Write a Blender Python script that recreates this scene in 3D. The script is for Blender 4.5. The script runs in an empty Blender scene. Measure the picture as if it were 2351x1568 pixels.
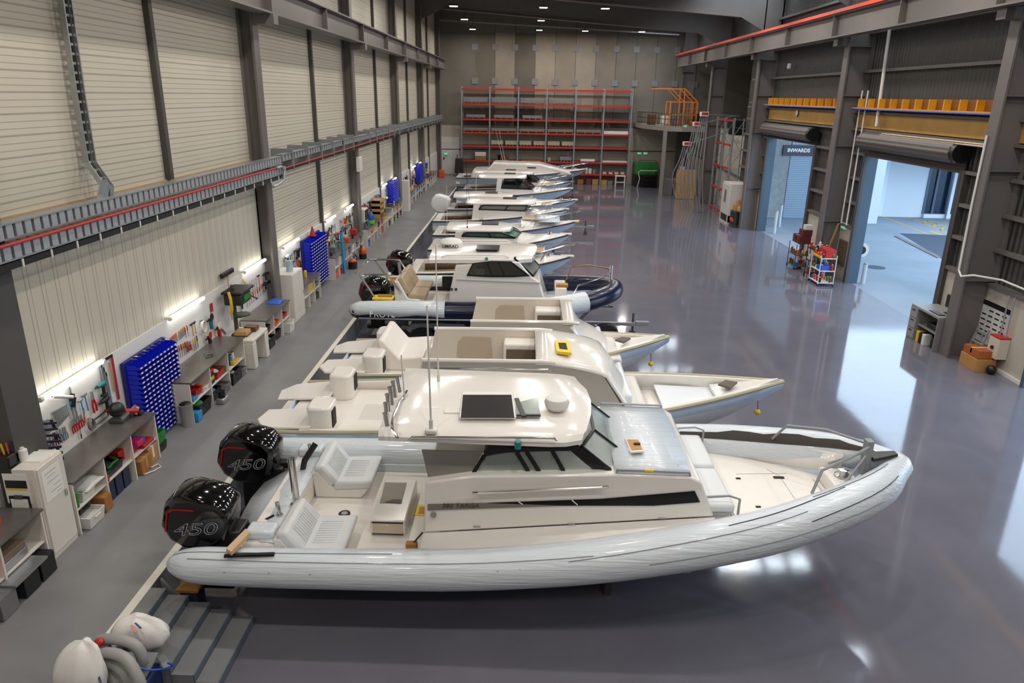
import bpy, math, random
from mathutils import Vector, Matrix
rnd = random.Random(7)
scene = bpy.context.scene
COL = scene.collection
R = math.radians

# ------------------------------------------------------------------ camera
H = 7.0
FPX, CX, CY = 1663.8, 1175.5, 784.0
YAW, PIT, ROL = -0.0146683, 0.327180, 0.0170783
_f = Vector((math.sin(YAW)*math.cos(PIT), math.cos(YAW)*math.cos(PIT), -math.sin(PIT)))
_r0 = Vector((math.cos(YAW), -math.sin(YAW), 0))
_u0 = _r0.cross(_f)
_r = _r0*math.cos(ROL) + _u0*math.sin(ROL)
_u = -_r0*math.sin(ROL) + _u0*math.cos(ROL)
cd = bpy.data.cameras.new('camera'); cam = bpy.data.objects.new('camera', cd); COL.objects.link(cam)
cd.sensor_width = 36.0; cd.lens = FPX/2351*36.0; cd.clip_start = .1; cd.clip_end = 400
m = Matrix((( _r.x, _u.x, -_f.x, 0), (_r.y, _u.y, -_f.y, 0), (_r.z, _u.z, -_f.z, H), (0, 0, 0, 1)))
cam.matrix_world = m
scene.camera = cam
def ray(x, y): return _r*((x-CX)/FPX) - _u*((y-CY)/FPX) + _f
def PZ(x, y, z): d = ray(x, y); t = (z-H)/d.z; return Vector((0, 0, H)) + d*t
def PX(x, y, v): d = ray(x, y); t = v/d.x; return Vector((0, 0, H)) + d*t
def PY(x, y, v): d = ray(x, y); t = v/d.y; return Vector((0, 0, H)) + d*t

# ------------------------------------------------------------------ colour, sky, lights
scene.view_settings.view_transform = 'Standard'; scene.view_settings.look = 'None'
scene.view_settings.gamma = 1.0; scene.view_settings.use_curve_mapping = False
scene.view_settings.exposure = -0.05
try:
    scene.cycles.use_denoising = True; scene.cycles.max_bounces = 8; scene.cycles.diffuse_bounces = 4
    scene.cycles.glossy_bounces = 4; scene.cycles.transmission_bounces = 6; scene.cycles.transparent_max_bounces = 8
    scene.cycles.caustics_reflective = False; scene.cycles.caustics_refractive = False; scene.cycles.sample_clamp_indirect = 6
except Exception: pass
w = bpy.data.worlds.new('sky'); scene.world = w; w.use_nodes = True
bg = w.node_tree.nodes['Background']; bg.inputs[0].default_value = (.58, .78, 1.0, 1); bg.inputs[1].default_value = 4.4

HB_POWER = 150.0          # each high-bay lamp, watts
SKY_EMIT = 14.0            # translucent roof sheets lit by the sky
TUBE_EMIT = 9.0
HB = []
for X in (-4.3, .8, 4.3):
    for Y in (-3, 4, 11, 17.5, 24.5, 32, 37.5, 45, 52.5, 60): HB.append((X, Y))
for Y in (-3, 4, 11, 16, 21.2, 26.8, 32.5, 38, 45, 52.5, 60): HB.append((9.6 if Y < 40 else 8.6, Y))

# ------------------------------------------------------------------ materials
def _srgb(c):
    return tuple((v/12.92 if v <= .04045 else ((v+.055)/1.055)**2.4) for v in c)
def hexc(h): return _srgb(tuple(int(h[i:i+2], 16)/255 for i in (0, 2, 4)))
MATS = {}
def mat(name, col, rough=.5, metal=0.0, coat=0.0, noise=0.0, nscale=4.0, bump=0.0, bscale=20.0, emit=0.0, trans=0.0, alpha=1.0, spec=.5):
    if name in MATS: return MATS[name]
    if isinstance(col, str): col = hexc(col)
    mt = bpy.data.materials.new(name); mt.use_nodes = True
    nt = mt.node_tree; b = nt.nodes['Principled BSDF']
    b.inputs['Base Color'].default_value = (*col, 1); b.inputs['Roughness'].default_value = rough
    b.inputs['Metallic'].default_value = metal; b.inputs['Coat Weight'].default_value = coat
    b.inputs['Coat Roughness'].default_value = .05; b.inputs['Specular IOR Level'].default_value = spec
    if emit: b.inputs['Emission Color'].default_value = (*col, 1); b.inputs['Emission Strength'].default_value = emit
    if trans: b.inputs['Transmission Weight'].default_value = trans
    if alpha < 1: b.inputs['Alpha'].default_value = alpha
    tc = nt.nodes.new('ShaderNodeTexCoord')
    if noise:
        n = nt.nodes.new('ShaderNodeTexNoise'); n.inputs['Scale'].default_value = nscale; n.inputs['Detail'].default_value = 5
        nt.links.new(tc.outputs['Object'], n.inputs['Vector'])
        r = nt.nodes.new('ShaderNodeMapRange'); r.inputs['From Min'].default_value = .25; r.inputs['From Max'].default_value = .75
        r.inputs['To Min'].default_value = 1-noise; r.inputs['To Max'].default_value = 1+noise
        nt.links.new(n.outputs['Fac'], r.inputs['Value'])
        mx = nt.nodes.new('ShaderNodeMix'); mx.data_type = 'RGBA'; mx.blend_type = 'MULTIPLY'; mx.inputs[0].default_value = 1
        mx.inputs[6].default_value = (*col, 1)
        cb = nt.nodes.new('ShaderNodeCombineColor')
        for i in range(3): nt.links.new(r.outputs[0], cb.inputs[i])
        nt.links.new(cb.outputs[0], mx.inputs[7]); nt.links.new(mx.outputs[2], b.inputs['Base Color'])
    if bump:
        n2 = nt.nodes.new('ShaderNodeTexNoise'); n2.inputs['Scale'].default_value = bscale; n2.inputs['Detail'].default_value = 4
        nt.links.new(tc.outputs['Object'], n2.inputs['Vector'])
        bp = nt.nodes.new('ShaderNodeBump'); bp.inputs['Strength'].default_value = bump; bp.inputs['Distance'].default_value = .02
        nt.links.new(n2.outputs['Fac'], bp.inputs['Height']); nt.links.new(bp.outputs[0], b.inputs['Normal'])
    MATS[name] = mt
    return mt
def mathn(nt, op, a, bv=None):
    n = nt.nodes.new('ShaderNodeMath'); n.operation = op
    if hasattr(a, 'name'): nt.links.new(a, n.inputs[0])
    else: n.inputs[0].default_value = a
    if bv is not None:
        if hasattr(bv, 'name'): nt.links.new(bv, n.inputs[1])
        else: n.inputs[1].default_value = bv
    return n.outputs[0]
def ribbed(name, col, axis, pitch, lines, rough=.5, dark=.55, lw=.06, noise=.05, bumpd=.02):
    """cladding: dark grooves repeated along an object axis; lines = offsets inside one pitch (0..1)"""
    mt = mat(name, col, rough, noise=noise, nscale=.35)
    nt = mt.node_tree; b = nt.nodes['Principled BSDF']
    tc = nt.nodes.new('ShaderNodeTexCoord'); sp = nt.nodes.new('ShaderNodeSeparateXYZ'); nt.links.new(tc.outputs['Object'], sp.inputs[0])
    t = mathn(nt, 'FRACT', mathn(nt, 'DIVIDE', sp.outputs[axis], pitch))
    g = None
    for L, wd in lines:
        q = mathn(nt, 'LESS_THAN', mathn(nt, 'ABSOLUTE', mathn(nt, 'SUBTRACT', t, L)), wd)
        g = q if g is None else mathn(nt, 'MAXIMUM', g, q)
    src = b.inputs['Base Color'].links[0].from_socket if b.inputs['Base Color'].links else None
    mx = nt.nodes.new('ShaderNodeMix'); mx.data_type = 'RGBA'; mx.blend_type = 'MULTIPLY'
    nt.links.new(g, mx.inputs[0])
    if src: nt.links.new(src, mx.inputs[6])
    else: mx.inputs[6].default_value = b.inputs['Base Color'].default_value
    mx.inputs[7].default_value = (dark, dark, dark, 1)
    nt.links.new(mx.outputs[2], b.inputs['Base Color'])
    bp = nt.nodes.new('ShaderNodeBump'); bp.invert = True; bp.inputs['Strength'].default_value = .6; bp.inputs['Distance'].default_value = bumpd
    nt.links.new(g, bp.inputs['Height']); nt.links.new(bp.outputs[0], b.inputs['Normal'])
    return mt
def corrugated(name, col, axis, pitch, depth=.03, rough=.55):
    mt = mat(name, col, rough, noise=.06, nscale=.5)
    nt = mt.node_tree; b = nt.nodes['Principled BSDF']
    tc = nt.nodes.new('ShaderNodeTexCoord'); sp = nt.nodes.new('ShaderNodeSeparateXYZ'); nt.links.new(tc.outputs['Object'], sp.inputs[0])
    s = mathn(nt, 'SINE', mathn(nt, 'MULTIPLY', sp.outputs[axis], 2*math.pi/pitch))
    bp = nt.nodes.new('ShaderNodeBump'); bp.inputs['Strength'].default_value = .8; bp.inputs['Distance'].default_value = depth
    nt.links.new(s, bp.inputs['Height']); nt.links.new(bp.outputs[0], b.inputs['Normal'])
    return mt

# ------------------------------------------------------------------ mesh collector
def wloc(o):
    v = Vector((0, 0, 0))
    while o is not None: v = v + o.location; o = o.parent
    return v
class MB:
    def __init__(s): s.v = []; s.f = []
    def add(s, vs, fs):
        o = len(s.v); s.v += [tuple(p) for p in vs]; s.f += [tuple(i+o for i in f) for f in fs]; return s
    def box(s, x0, x1, y0, y1, z0, z1):
        x0, x1 = min(x0, x1), max(x0, x1); y0, y1 = min(y0, y1), max(y0, y1); z0, z1 = min(z0, z1), max(z0, z1)
        return s.add([(x0,y0,z0),(x1,y0,z0),(x1,y1,z0),(x0,y1,z0),(x0,y0,z1),(x1,y0,z1),(x1,y1,z1),(x0,y1,z1)],
                     [(3,2,1,0),(4,5,6,7),(0,1,5,4),(1,2,6,5),(2,3,7,6),(3,0,4,7)])
    def cbox(s, c, d): return s.box(c[0]-d[0]/2, c[0]+d[0]/2, c[1]-d[1]/2, c[1]+d[1]/2, c[2]-d[2]/2, c[2]+d[2]/2)
    def obox(s, c, a, b, n):     # oriented box: centre, three full edge vectors
        c, a, b, n = map(Vector, (c, a, b, n)); o = c-(a+b+n)/2
        return s.add([o, o+a, o+a+b, o+b, o+n, o+a+n, o+a+b+n, o+b+n],
                     [(3,2,1,0),(4,5,6,7),(0,1,5,4),(1,2,6,5),(2,3,7,6),(3,0,4,7)])
    def bar(s, p, q, w, h=None, up=(0,0,1)):
        p, q = Vector(p), Vector(q); d = q-p; h = h or w
        u = Vector(up); sd = d.cross(u)
        if sd.length < 1e-6: sd = d.cross(Vector((1,0,0)))
        sd.normalize(); u = sd.cross(d).normalized()
        return s.obox((p+q)/2, d, sd*w, u*h)
    def ring(s, c, t, r, n, up=None, ry=None):
        t = Vector(t).normalized(); up = Vector(up) if up is not None else (Vector((0,0,1)) if abs(t.z) < .95 else Vector((1,0,0)))
        a = t.cross(up).normalized(); b = a.cross(t)
        ry = r if ry is None else ry
        return [Vector(c)+a*(r*math.cos(2*math.pi*i/n))+b*(ry*math.sin(2*math.pi*i/n)) for i in range(n)]
    def loft(s, rings, caps=(True, True), closed=True):
        n = len(rings[0]); vs = [p for r in rings for p in r]; fs = []
        for k in range(len(rings)-1):
            for i in range(n if closed else n-1):
                j = (i+1) % n
                fs.append((k*n+i, k*n+j, (k+1)*n+j, (k+1)*n+i))
        if closed and caps[0]: fs.append(tuple(reversed(range(n))))
        if closed and caps[1]: fs.append(tuple(range((len(rings)-1)*n, len(rings)*n)))
        return s.add(vs, fs)
    def cyl(s, p, q, r, r2=None, n=12, caps=(True, True)):
        p, q = Vector(p), Vector(q); r2 = r if r2 is None else r2
        return s.loft([s.ring(p, q-p, r, n), s.ring(q, q-p, r2, n)], caps)
    def tube(s, pts, r, n=8, rs=None, caps=(True, True)):
        pts = [Vector(p) for p in pts]; rings = []; up = None
        for i, p in enumerate(pts):
            t = (pts[min(i+1, len(pts)-1)]-pts[max(i-1, 0)]).normalized()
            if up is None: up = Vector((0,0,1)) if abs(t.z) < .9 else Vector((1,0,0))
            up = (up - t*up.dot(t))
            if up.length < 1e-4: up = Vector((1,0,0)) - t*t.x
            up.normalize()
            rings.append(s.ring(p, t, rs[i] if rs else r, n, up))
        return s.loft(rings, caps)
    def lathe(s, prof, c=(0,0,0), n=20, axis='z'):
        c = Vector(c); rings = []
        for r, h in prof:
            rg = []
            for i in range(n):
                a = 2*math.pi*i/n; x, y = max(r, 1e-4)*math.cos(a), max(r, 1e-4)*math.sin(a)
                rg.append(c+(Vector((x, y, h)) if axis == 'z' else Vector((h, x, y)) if axis == 'x' else Vector((x, h, y))))
            rings.append(rg)
        return s.loft(rings)
    def prism(s, pts, vec):
        pts = [Vector(p) for p in pts]; v = Vector(vec); n = len(pts)
        return s.add(pts+[p+v for p in pts], [tuple(reversed(range(n))), tuple(range(n, 2*n))]+[(i, (i+1) % n, n+(i+1) % n, n+i) for i in range(n)])
    def poly(s, pts): return s.add(pts, [tuple(range(len(pts)))])
    def grid(s, rows):            # open surface from rows of points
        return s.loft(rows, closed=False)
    def sphere(s, c, r, n=12, sq=(1,1,1)):
        c = Vector(c); rings = []
        for k in range(n//2+1):
            a = math.pi*k/(n//2); rr = max(math.sin(a), 1e-3)
            rings.append([c+Vector((r*sq[0]*rr*math.cos(2*math.pi*i/n), r*sq[1]*rr*math.sin(2*math.pi*i/n), r*sq[2]*math.cos(a))) for i in range(n)])
        return s.loft(rings)
    def shift(s, d):
        s.v = [(x-d[0], y-d[1], z-d[2]) for x, y, z in s.v]; return s
    def build(s, name, m, parent=None, smooth=True, bevel=0.0, solid=0.0, sharp=38, sub=0):
        import bmesh
        if parent is not None and not parent.get('_local'): s.shift(wloc(parent))
        me = bpy.data.meshes.new(name); me.from_pydata(s.v, [], s.f)
        bm = bmesh.new(); bm.from_mesh(me)
        bmesh.ops.recalc_face_normals(bm, faces=bm.faces); bm.to_mesh(me); bm.free()
        me.materials.append(m)
        if smooth:
            me.shade_smooth(); me.set_sharp_from_angle(angle=R(sharp))
        o = bpy.data.objects.new(name, me); COL.objects.link(o)
        if parent is not None: o.parent = parent
        if solid:
            md = o.modifiers.new('solid', 'SOLIDIFY'); md.thickness = solid; md.offset = 0
        if sub:
            md = o.modifiers.new('sub', 'SUBSURF'); md.levels = sub; md.render_levels = sub
        if bevel:
            md = o.modifiers.new('bevel', 'BEVEL'); md.width = bevel; md.segments = 2; md.limit_method = 'ANGLE'; md.angle_limit = R(30)
        return o
def B(*a): return MB().box(*a)
def tag(o, label, cat, group=None, kind=None):
    o['label'] = label; o['category'] = cat
    if group: o['group'] = group
    if kind: o['kind'] = kind
    return o
def thing(name, label, cat, loc=(0,0,0), group=None, rz=0.0, local=False):
    o = bpy.data.objects.new(name, None); COL.objects.link(o); o.location = loc; o.rotation_euler = (0, 0, rz)
    o.empty_display_size = .2
    if local: o['_local'] = 1
    return tag(o, label, cat, group)
def struct(name, mb, m, **k):
    o = mb.build(name, m, **k); o['kind'] = 'structure'; return o
def copy_thing(root, loc, rz=None, label=None, group=None):
    c = root.copy(); COL.objects.link(c); c.location = loc
    if rz is not None: c.rotation_euler = (0, 0, rz)
    if label: c['label'] = label
    if group: c['group'] = group
    for ch in root.children:
        d = ch.copy(); COL.objects.link(d); d.parent = c
        for g in ch.children:
            e = g.copy(); COL.objects.link(e); e.parent = d
    return c
def text_mesh(name, s, size, m, loc, xdir, ydir, parent=None, extrude=.002, align='CENTER', outline=0, bold=0):
    cu = bpy.data.curves.new(name, 'FONT'); cu.body = s; cu.size = size; cu.extrude = extrude; cu.align_x = align; cu.align_y = 'CENTER'; cu.offset = size*bold
    if outline: cu.fill_mode = 'NONE'; cu.extrude = 0; cu.bevel_depth = outline; cu.bevel_resolution = 0; cu.resolution_u = 4
    o0 = bpy.data.objects.new(name, cu); COL.objects.link(o0)
    bpy.context.view_layer.update()
    dg = bpy.context.evaluated_depsgraph_get(); me = bpy.data.meshes.new_from_object(o0.evaluated_get(dg))
    bpy.data.objects.remove(o0)
    x, y = Vector(xdir), Vector(ydir); z = x.normalized().cross(y.normalized())
    off = Vector(loc) - (wloc(parent) if (parent is not None and not parent.get('_local')) else Vector((0,0,0)))
    me.transform(Matrix(((x.x,y.x,z.x,off.x),(x.y,y.y,z.y,off.y),(x.z,y.z,z.z,off.z),(0,0,0,1))))
    me.materials.clear(); me.materials.append(m)
    o = bpy.data.objects.new(name, me); COL.objects.link(o)
    if parent is not None: o.parent = parent
    return o
# ================================================================== THE BUILDING
WZ = .55                       # raised walkway along the left wall
FAR = 63.5
M_floor = mat('floor_epoxy', '6a6872', .08, spec=.8, noise=.10, nscale=.9, bump=.02, bscale=3)
nt = M_floor.node_tree
_n = nt.nodes.new('ShaderNodeTexNoise'); _n.inputs['Scale'].default_value = .6; _n.inputs['Detail'].default_value = 6
_tc = nt.nodes.new('ShaderNodeTexCoord'); nt.links.new(_tc.outputs['Object'], _n.inputs['Vector'])
_mr = nt.nodes.new('ShaderNodeMapRange'); _mr.inputs['To Min'].default_value = .02; _mr.inputs['To Max'].default_value = .13
nt.links.new(_n.outputs['Fac'], _mr.inputs['Value']); nt.links.new(_mr.outputs[0], nt.nodes['Principled BSDF'].inputs['Roughness'])
M_walk = mat('walkway_paint', '7e7e80', .42, noise=.12, nscale=1.3)
M_white = mat('white_paint', 'dcdad6', .5, noise=.03)
M_line = mat('line_paint', 'dedacd', .5)
M_steel = mat('painted_steel', '6b6562', .45, noise=.05, nscale=2)
M_dsteel = mat('dark_steel', '4a4744', .5)
M_galv = mat('galvanised', 'a9adae', .38, metal=.75, noise=.1, nscale=9)
M_galvm = mat('galvanised_matt', '8e9293', .5, metal=.3)
M_clad = ribbed('cladding_horizontal', 'cfc8b6', 2, .30, [(.1, .045), (.42, .02), (.74, .02)], dark=.62)
M_cladv = ribbed('cladding_vertical', 'd0c9b8', 1, .34, [(.1, .03), (.38, .022)], dark=.6)
M_board = mat('white_board', 'e2e0dc', .35)
M_conc = mat('concrete', '767169', .8, noise=.16, nscale=.55, bump=.08, bscale=6)
M_concw = mat('concrete_white', 'b9b2a6', .75, noise=.07, nscale=.8)
M_dclad = corrugated('dark_cladding', '4b4845', 1, .22, .05)
M_ply = mat('plywood', 'b78d48', .6, noise=.14, nscale=1.6)
M_yel = mat('yellow_paint', 'd99a1c', .5)
M_red = mat('red_paint', 'b8261a', .45)
M_redor = mat('orange_red_paint', 'd2421f', .45)
M_black = mat('black_plastic', '131313', .4)
M_blackg = mat('black_gloss', '060607', .08, coat=.6)
M_roof = corrugated('roof_sheet', 'b5b3ae', 1, .25, .03)
M_asph = mat('yard_asphalt', '6f7f93', .7, noise=.12, nscale=.5, bump=.1, bscale=30)
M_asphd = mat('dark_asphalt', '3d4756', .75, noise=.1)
M_blue = mat('blue_bin_plastic', '1428c8', .35)
M_blgrey = mat('blue_grey_paint', '43586a', .4)
M_sky = mat('skylight_sheet', (.78, .90, 1.0), .5, emit=SKY_EMIT)
M_glass = mat('dark_glass', '16283a', .03, coat=.5)

struct('floor', B(-5.02, 13.3, -8, FAR, -.3, 0), M_floor, smooth=False)
struct('floor_walkway', B(-7.5, -5.02, -8, FAR, -.3, WZ), M_walk, smooth=False)
struct('trim_1', B(-5.12, -5.0, -8, 60.5, WZ, WZ+.012), M_line, smooth=False)
# left wall
struct('wall_left', B(-7.8, -7.4, -8, FAR, WZ, 14.2), M_clad, smooth=False)
struct('trim_2', B(-7.4, -7.34, 9.6, 19.9, 2.5, 4.85), M_cladv, smooth=False)
struct('trim_3', B(-7.4, -7.32, -8, 61.2, WZ, 2.52), M_board, smooth=False)
struct('trim_4', B(-7.4, -7.36, -8, 20.2, 4.85, 5.25), mat('timber_ledge', 'b39a7c', .7), smooth=False)
def hcol_left(n, y, z1=13.9):
    m = MB(); m.box(-7.06, -7.0, y-.2, y+.2, WZ, z1); m.box(-7.4, -7.06, y-.03, y+.03, WZ, z1); m.box(-7.4, -7.34, y-.2, y+.2, WZ, z1)
    struct('column_left_%d' % n, m, M_steel, smooth=False)
for n, y in enumerate((20.0, 30.9, 41.4, 51.3, 61.5)): hcol_left(n+2, y)
struct('column_left_1', B(-7.4, -7.0, 8.9, 9.55, WZ, 13.9), mat('grey_pillar', '4e4c4a', .6), smooth=False)
for n, (y, z0) in enumerate(((15.1, 5.25), (26.1, WZ), (36.9, WZ), (46.6, WZ), (56.2, WZ), (4.5, 5.25))):
    struct('column_left_%d' % (n+7), B(-7.4, -7.28, y-.07, y+.07, z0, 13.9), M_dsteel, smooth=False)
# crane beams (one continuous I-beam each side)
def ibeam(name, label, x, y0, y1, z0, z1, stops):
    t = thing(name, label, 'crane beam', (x, y0, z0))
    m = MB(); m.box(x-.22, x+.22, y0, y1, z0, z0+.05); m.box(x-.22, x+.22, y0, y1, z1-.05, z1); m.box(x-.025, x+.025, y0, y1, z0+.05, z1-.05)
    m.build('runway_girder', M_steel, t, smooth=False)
    for y in stops: B(x-.2, x+.2, y-.02, y+.02, z0+.05, z1-.05).build('stiffener', M_steel, t, smooth=False)
    return t
t = ibeam('crane_beam', 'long grey crane runway beam along the beige clad wall', -6.72, -6, 61.8, 8.86, 9.6, (3, 9.6, 14.8, 20, 25.4, 30.9, 36.2, 41.4, 46.4, 51.3, 56.4))
for y in (20, 30.9, 41.4, 51.3): B(-7.0, -6.45, y-.18, y+.18, 8.62, 8.86).build('support_bracket', M_steel, t, smooth=False)
t = ibeam('crane_beam', 'grey crane runway beam with red conductor bar above the roller doors', 11.9, -6, 61.9, 9.3, 10.15, (20.2, 25.3, 30.6, 36, 41.6, 46.8, 52, 57))
B(11.6, 11.68, -6, 61.9, 10.15, 10.27).build('conductor_bar', M_redor, t, smooth=False)
for y in (20.2, 30.6, 41.6, 52): B(11.9, 12.5, y-.2, y+.2, 9.02, 9.3).build('support_bracket', M_steel, t, smooth=False)

# back wall: precast panels with steel plates
m = MB()
struct('wall_back', B(-7.8, 19, FAR, FAR+.4, -.3, 14.6), M_conc, smooth=False)
struct('wall_back_lower', B(-7.4, 19, FAR-.04, FAR, 0, 4.55), M_concw, smooth=False)
jm = MB()
for k in range(-3, 8): jm.box(2.22+1.645*k-.012, 2.22+1.645*k+.012, FAR-.015, FAR+.01, 4.6, 12.6)
struct('trim_5', jm, mat('joint_dark', '3d3934', .9), smooth=False)  # dark joints between the precast panels
for k, c in ((-3, '7d7568'), (-2, 'a3998a'), (-1, '756e65'), (0, 'a89d8c'), (1, '9a9082'), (2, 'a2998c'), (3, '8d857a')):
    struct('wall_back_panel_%d' % (k+4), B(2.22+1.645*(k-1)+.014, 2.22+1.645*k-.014, FAR-.01, FAR, 4.6, 11.8), mat('concrete_'+c, tuple(v*.8 for v in hexc(c)), .8, noise=.14, nscale=.6), smooth=False)
for z in (8.1, 10.7):
    for k in range(-4, 8):
        tag(B(2.22+1.645*k-.24, 2.22+1.645*k+.24, FAR-.06, FAR-.012, z-.24, z+.24).build('connection_plate', mat('plate_grey', '7c8084', .6), smooth=False),
            'square steel plate bolted across a joint of the back concrete wall', 'plate', 'steel plates on the back wall')
struct('trim_6', MB().cyl((-7.3, FAR-.1, 2.6), (13, FAR-.1, 2.75), .035), mat('pipe_blue_grey', '44525e', .5))
# door in the far left corner
d = struct('door_1', B(-7.2, -5.7, FAR-.1, FAR-.045, WZ, 3.6), M_white, smooth=False)
B(-7.05, -6.95, FAR-.16, FAR-.1, 1.75, 1.95).build('handle', M_dsteel, d)
# roof
def rz_(x): return 14.1 - (x+7.4)*.075
m = MB()
strips = [(a, a+1.0) for a in (-2.7, 3.3, 10.0, 16.0, 21.4, 27.4, 33.5, 39.6, 45.7, 51.8, 57.6)]
XS0, XS1 = 8.9, 13.2
ys = [-8]+[v for st_ in strips for v in st_]+[FAR+.4]
def sheet(x0, x1, y0, y1, t_=.08): m.prism([(x0, y0, rz_(x0)), (x1, y0, rz_(x1)), (x1, y0, rz_(x1)+t_), (x0, y0, rz_(x0)+t_)], (0, y1-y0, 0))
sheet(-7.8, XS0, -8, FAR+.4); sheet(XS1, 19, -8, FAR+.4)
for i in range(0, len(ys), 2): sheet(XS0, XS1, ys[i], ys[i+1])
struct('ceiling', m, M_roof, smooth=False)
for n, (a, b2) in enumerate(strips):
    m = MB(); sheet(XS0, XS1, a, b2, .03); struct('window_%d' % (n+1), m, M_sky, smooth=False)
m = MB(); x = -6.9
while x < 18.5:
    m.box(x-.045, x+.045, -8, FAR, rz_(x)-.3, rz_(x)); x += 1.05
struct('beam_purlins', m, M_dsteel, smooth=False)
for n, y in enumerate((-1, 9.2, 19.6, 30.8, 41.5, 51.6)):
    m = MB()
    m.prism([(-7.4, y-.02, 11.5), (-5.6, y-.02, 12.3), (11, y-.02, 11.1), (13.3, y-.02, 9.9), (13.3, y-.02, rz_(13.3)-.3), (-7.4, y-.02, rz_(-7.4)-.3)], (0, .04, 0))
    m.prism([(-5.6, y-.18, 12.25), (11, y-.18, 11.05), (11, y-.18, 11.11), (-5.6, y-.18, 12.31)], (0, .36, 0))
    struct('beam_rafter_%d' % (n+1), m, M_steel, smooth=False)
struct('beam_eave', MB().bar((-7.3, 62.9, 12.6), (12, 62.9, 11.8), .08, .1), M_galv, smooth=False)
# high-bay lamps
M_lamp = mat('lamp_lens', (1, .9, .78), .4, emit=8)
hb0 = {}
for X, Y in HB:
    z = 11.75
    if X not in hb0:
        t = hb0[X] = thing('high_bay_lamp', 'small square warm high-bay lamp hanging under the roof', 'ceiling lamp', (X, Y, z), 'high-bay lamps under the roof', local=True)
        MB().box(-.24, .24, -.2, .2, 0, .1).build('housing', M_dsteel, t, smooth=False)
        MB().box(-.22, .22, -.18, .18, -.02, 0).build('lens', M_lamp, t, smooth=False)
        MB().cyl((0, 0, .1), (0, 0, rz_(X)-z-.01), .015, n=6).build('suspension_wire', M_dsteel, t)
    else: copy_thing(hb0[X], (X, Y, z))
    ld = bpy.data.lights.new('high_bay_light', 'AREA'); ld.energy = HB_POWER; ld.color = (1, .945, .87); ld.size = .4
    lo = bpy.data.objects.new('high_bay_light', ld); COL.objects.link(lo); lo.location = (X, Y, z-.08)

# right wall ------------------------------------------------------
XW = 13.15
doors = ((34.1, 41.0), (22.4, 29.0), (10.6, 17.75))
m = MB(); y = -8.0
segs = []
for a, b2 in sorted(doors): segs.append((y, a)); y = b2
segs.append((y, 46.0))
for a, b2 in segs: m.box(XW+.1, XW+.4, a, b2, 2.1, 5.06)
m.box(XW+.1, XW+.4, -8, 46, 5.06, 14)
m.box(XW+.1, XW+.4, 46, FAR, 10.5, 14)
struct('wall_right', m, M_dclad, smooth=False)
m = MB()
for a, b2 in segs: m.box(XW, XW+.4, a, b2, 0, 2.15)
struct('wall_right_lower', m, M_concw, smooth=False)
for n, (a, b2) in enumerate(doors):
    struct('trim_%d' % (7+n), B(XW-.12, XW+.42, b2-.02, b2+.1, 0, 5.1), M_blgrey, smooth=False)
    struct('trim_%d' % (10+n), B(XW-.12, XW+.42, a-.14, a+.02, 0, 5.1), M_dsteel, smooth=False)
# girts and posts on the cladding
bays = ((18.0, 30.2), (31.0, 41.2))
m = MB()
for z in (6.85, 8.1, 9.5, 11, 12.4):
    m.box(XW-.12, XW+.1, -8, 45, z-.05, z+.05)
for z in (5.95, 6.6): m.box(XW-.2, XW+.1, -8, 45, z-.04, z+.04)
for a, b2 in segs:
    for z in (2.2, 3.15, 4.1, 5.05): m.box(XW-.1, XW+.1, a+.1, b2-.1, z-.05, z+.05)
struct('beam_girts', m, M_steel, smooth=False)
struct('trim_13', B(XW-.08, XW+.1, -8, 30.2, 6.02, 6.55).box(XW-.08, XW+.1, 31, 41.3, 6.02, 6.6), M_ply, smooth=False)
def hcol_right(n, y):
    m = MB(); m.box(12.3, 12.36, y-.22, y+.22, 0, 13.2); m.box(12.36, XW+.1, y-.03, y+.03, 0, 13.2); m.box(XW+.04, XW+.1, y-.22, y+.22, 0, 13.2)
    for z in (2.3, 5.3, 7.2, 9.0): m.box(12.36, XW+.04, y-.2, y+.2, z-.015, z+.015)
    struct('column_right_%d' % n, m, M_steel, smooth=False)
for n, y in enumerate((20.2, 30.4, 41.7, 52.0, 61.8)): hcol_right(n+1, y)
# annex block beyond the last door: pale concrete lower wall, open deck above
struct('wall_right_annex', B(13.5, 19, 46.2, FAR-.05, 0, 4.75), M_concw, smooth=False)
struct('wall_right_return', B(XW+.4, 19, 46.12, 46.2, 4.75, 14), M_dclad, smooth=False)
struct('wall_right_far', B(18.8, 19, 45, FAR, 4.75, 14), M_dclad, smooth=False)
struct('wall_front', B(-7.8, 19, -8.4, -8, -.3, 14.6), M_concw, smooth=False)
# yellow slatted tray over each door bay: boxed compartments behind a blue rail
for y0, y1, lab in ((21.0, 30.1, 'yellow divided cable tray above the wide roller door'), (31.1, 41.3, 'yellow divided cable tray above the sign door')):
    t = thing('cable_tray', lab, 'cable tray', (XW-.2, y0, 6.75))
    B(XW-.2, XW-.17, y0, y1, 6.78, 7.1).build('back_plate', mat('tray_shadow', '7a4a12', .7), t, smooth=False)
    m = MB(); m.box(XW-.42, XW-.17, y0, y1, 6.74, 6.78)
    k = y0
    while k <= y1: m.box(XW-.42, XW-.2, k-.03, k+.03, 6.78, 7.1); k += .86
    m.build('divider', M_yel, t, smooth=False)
    MB().cyl((XW-.44, y0, 6.72), (XW-.44, y1, 6.72), .03, n=8).build('blue_pipe', mat('blue_pipe', '2a55b8', .4), t)
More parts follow.
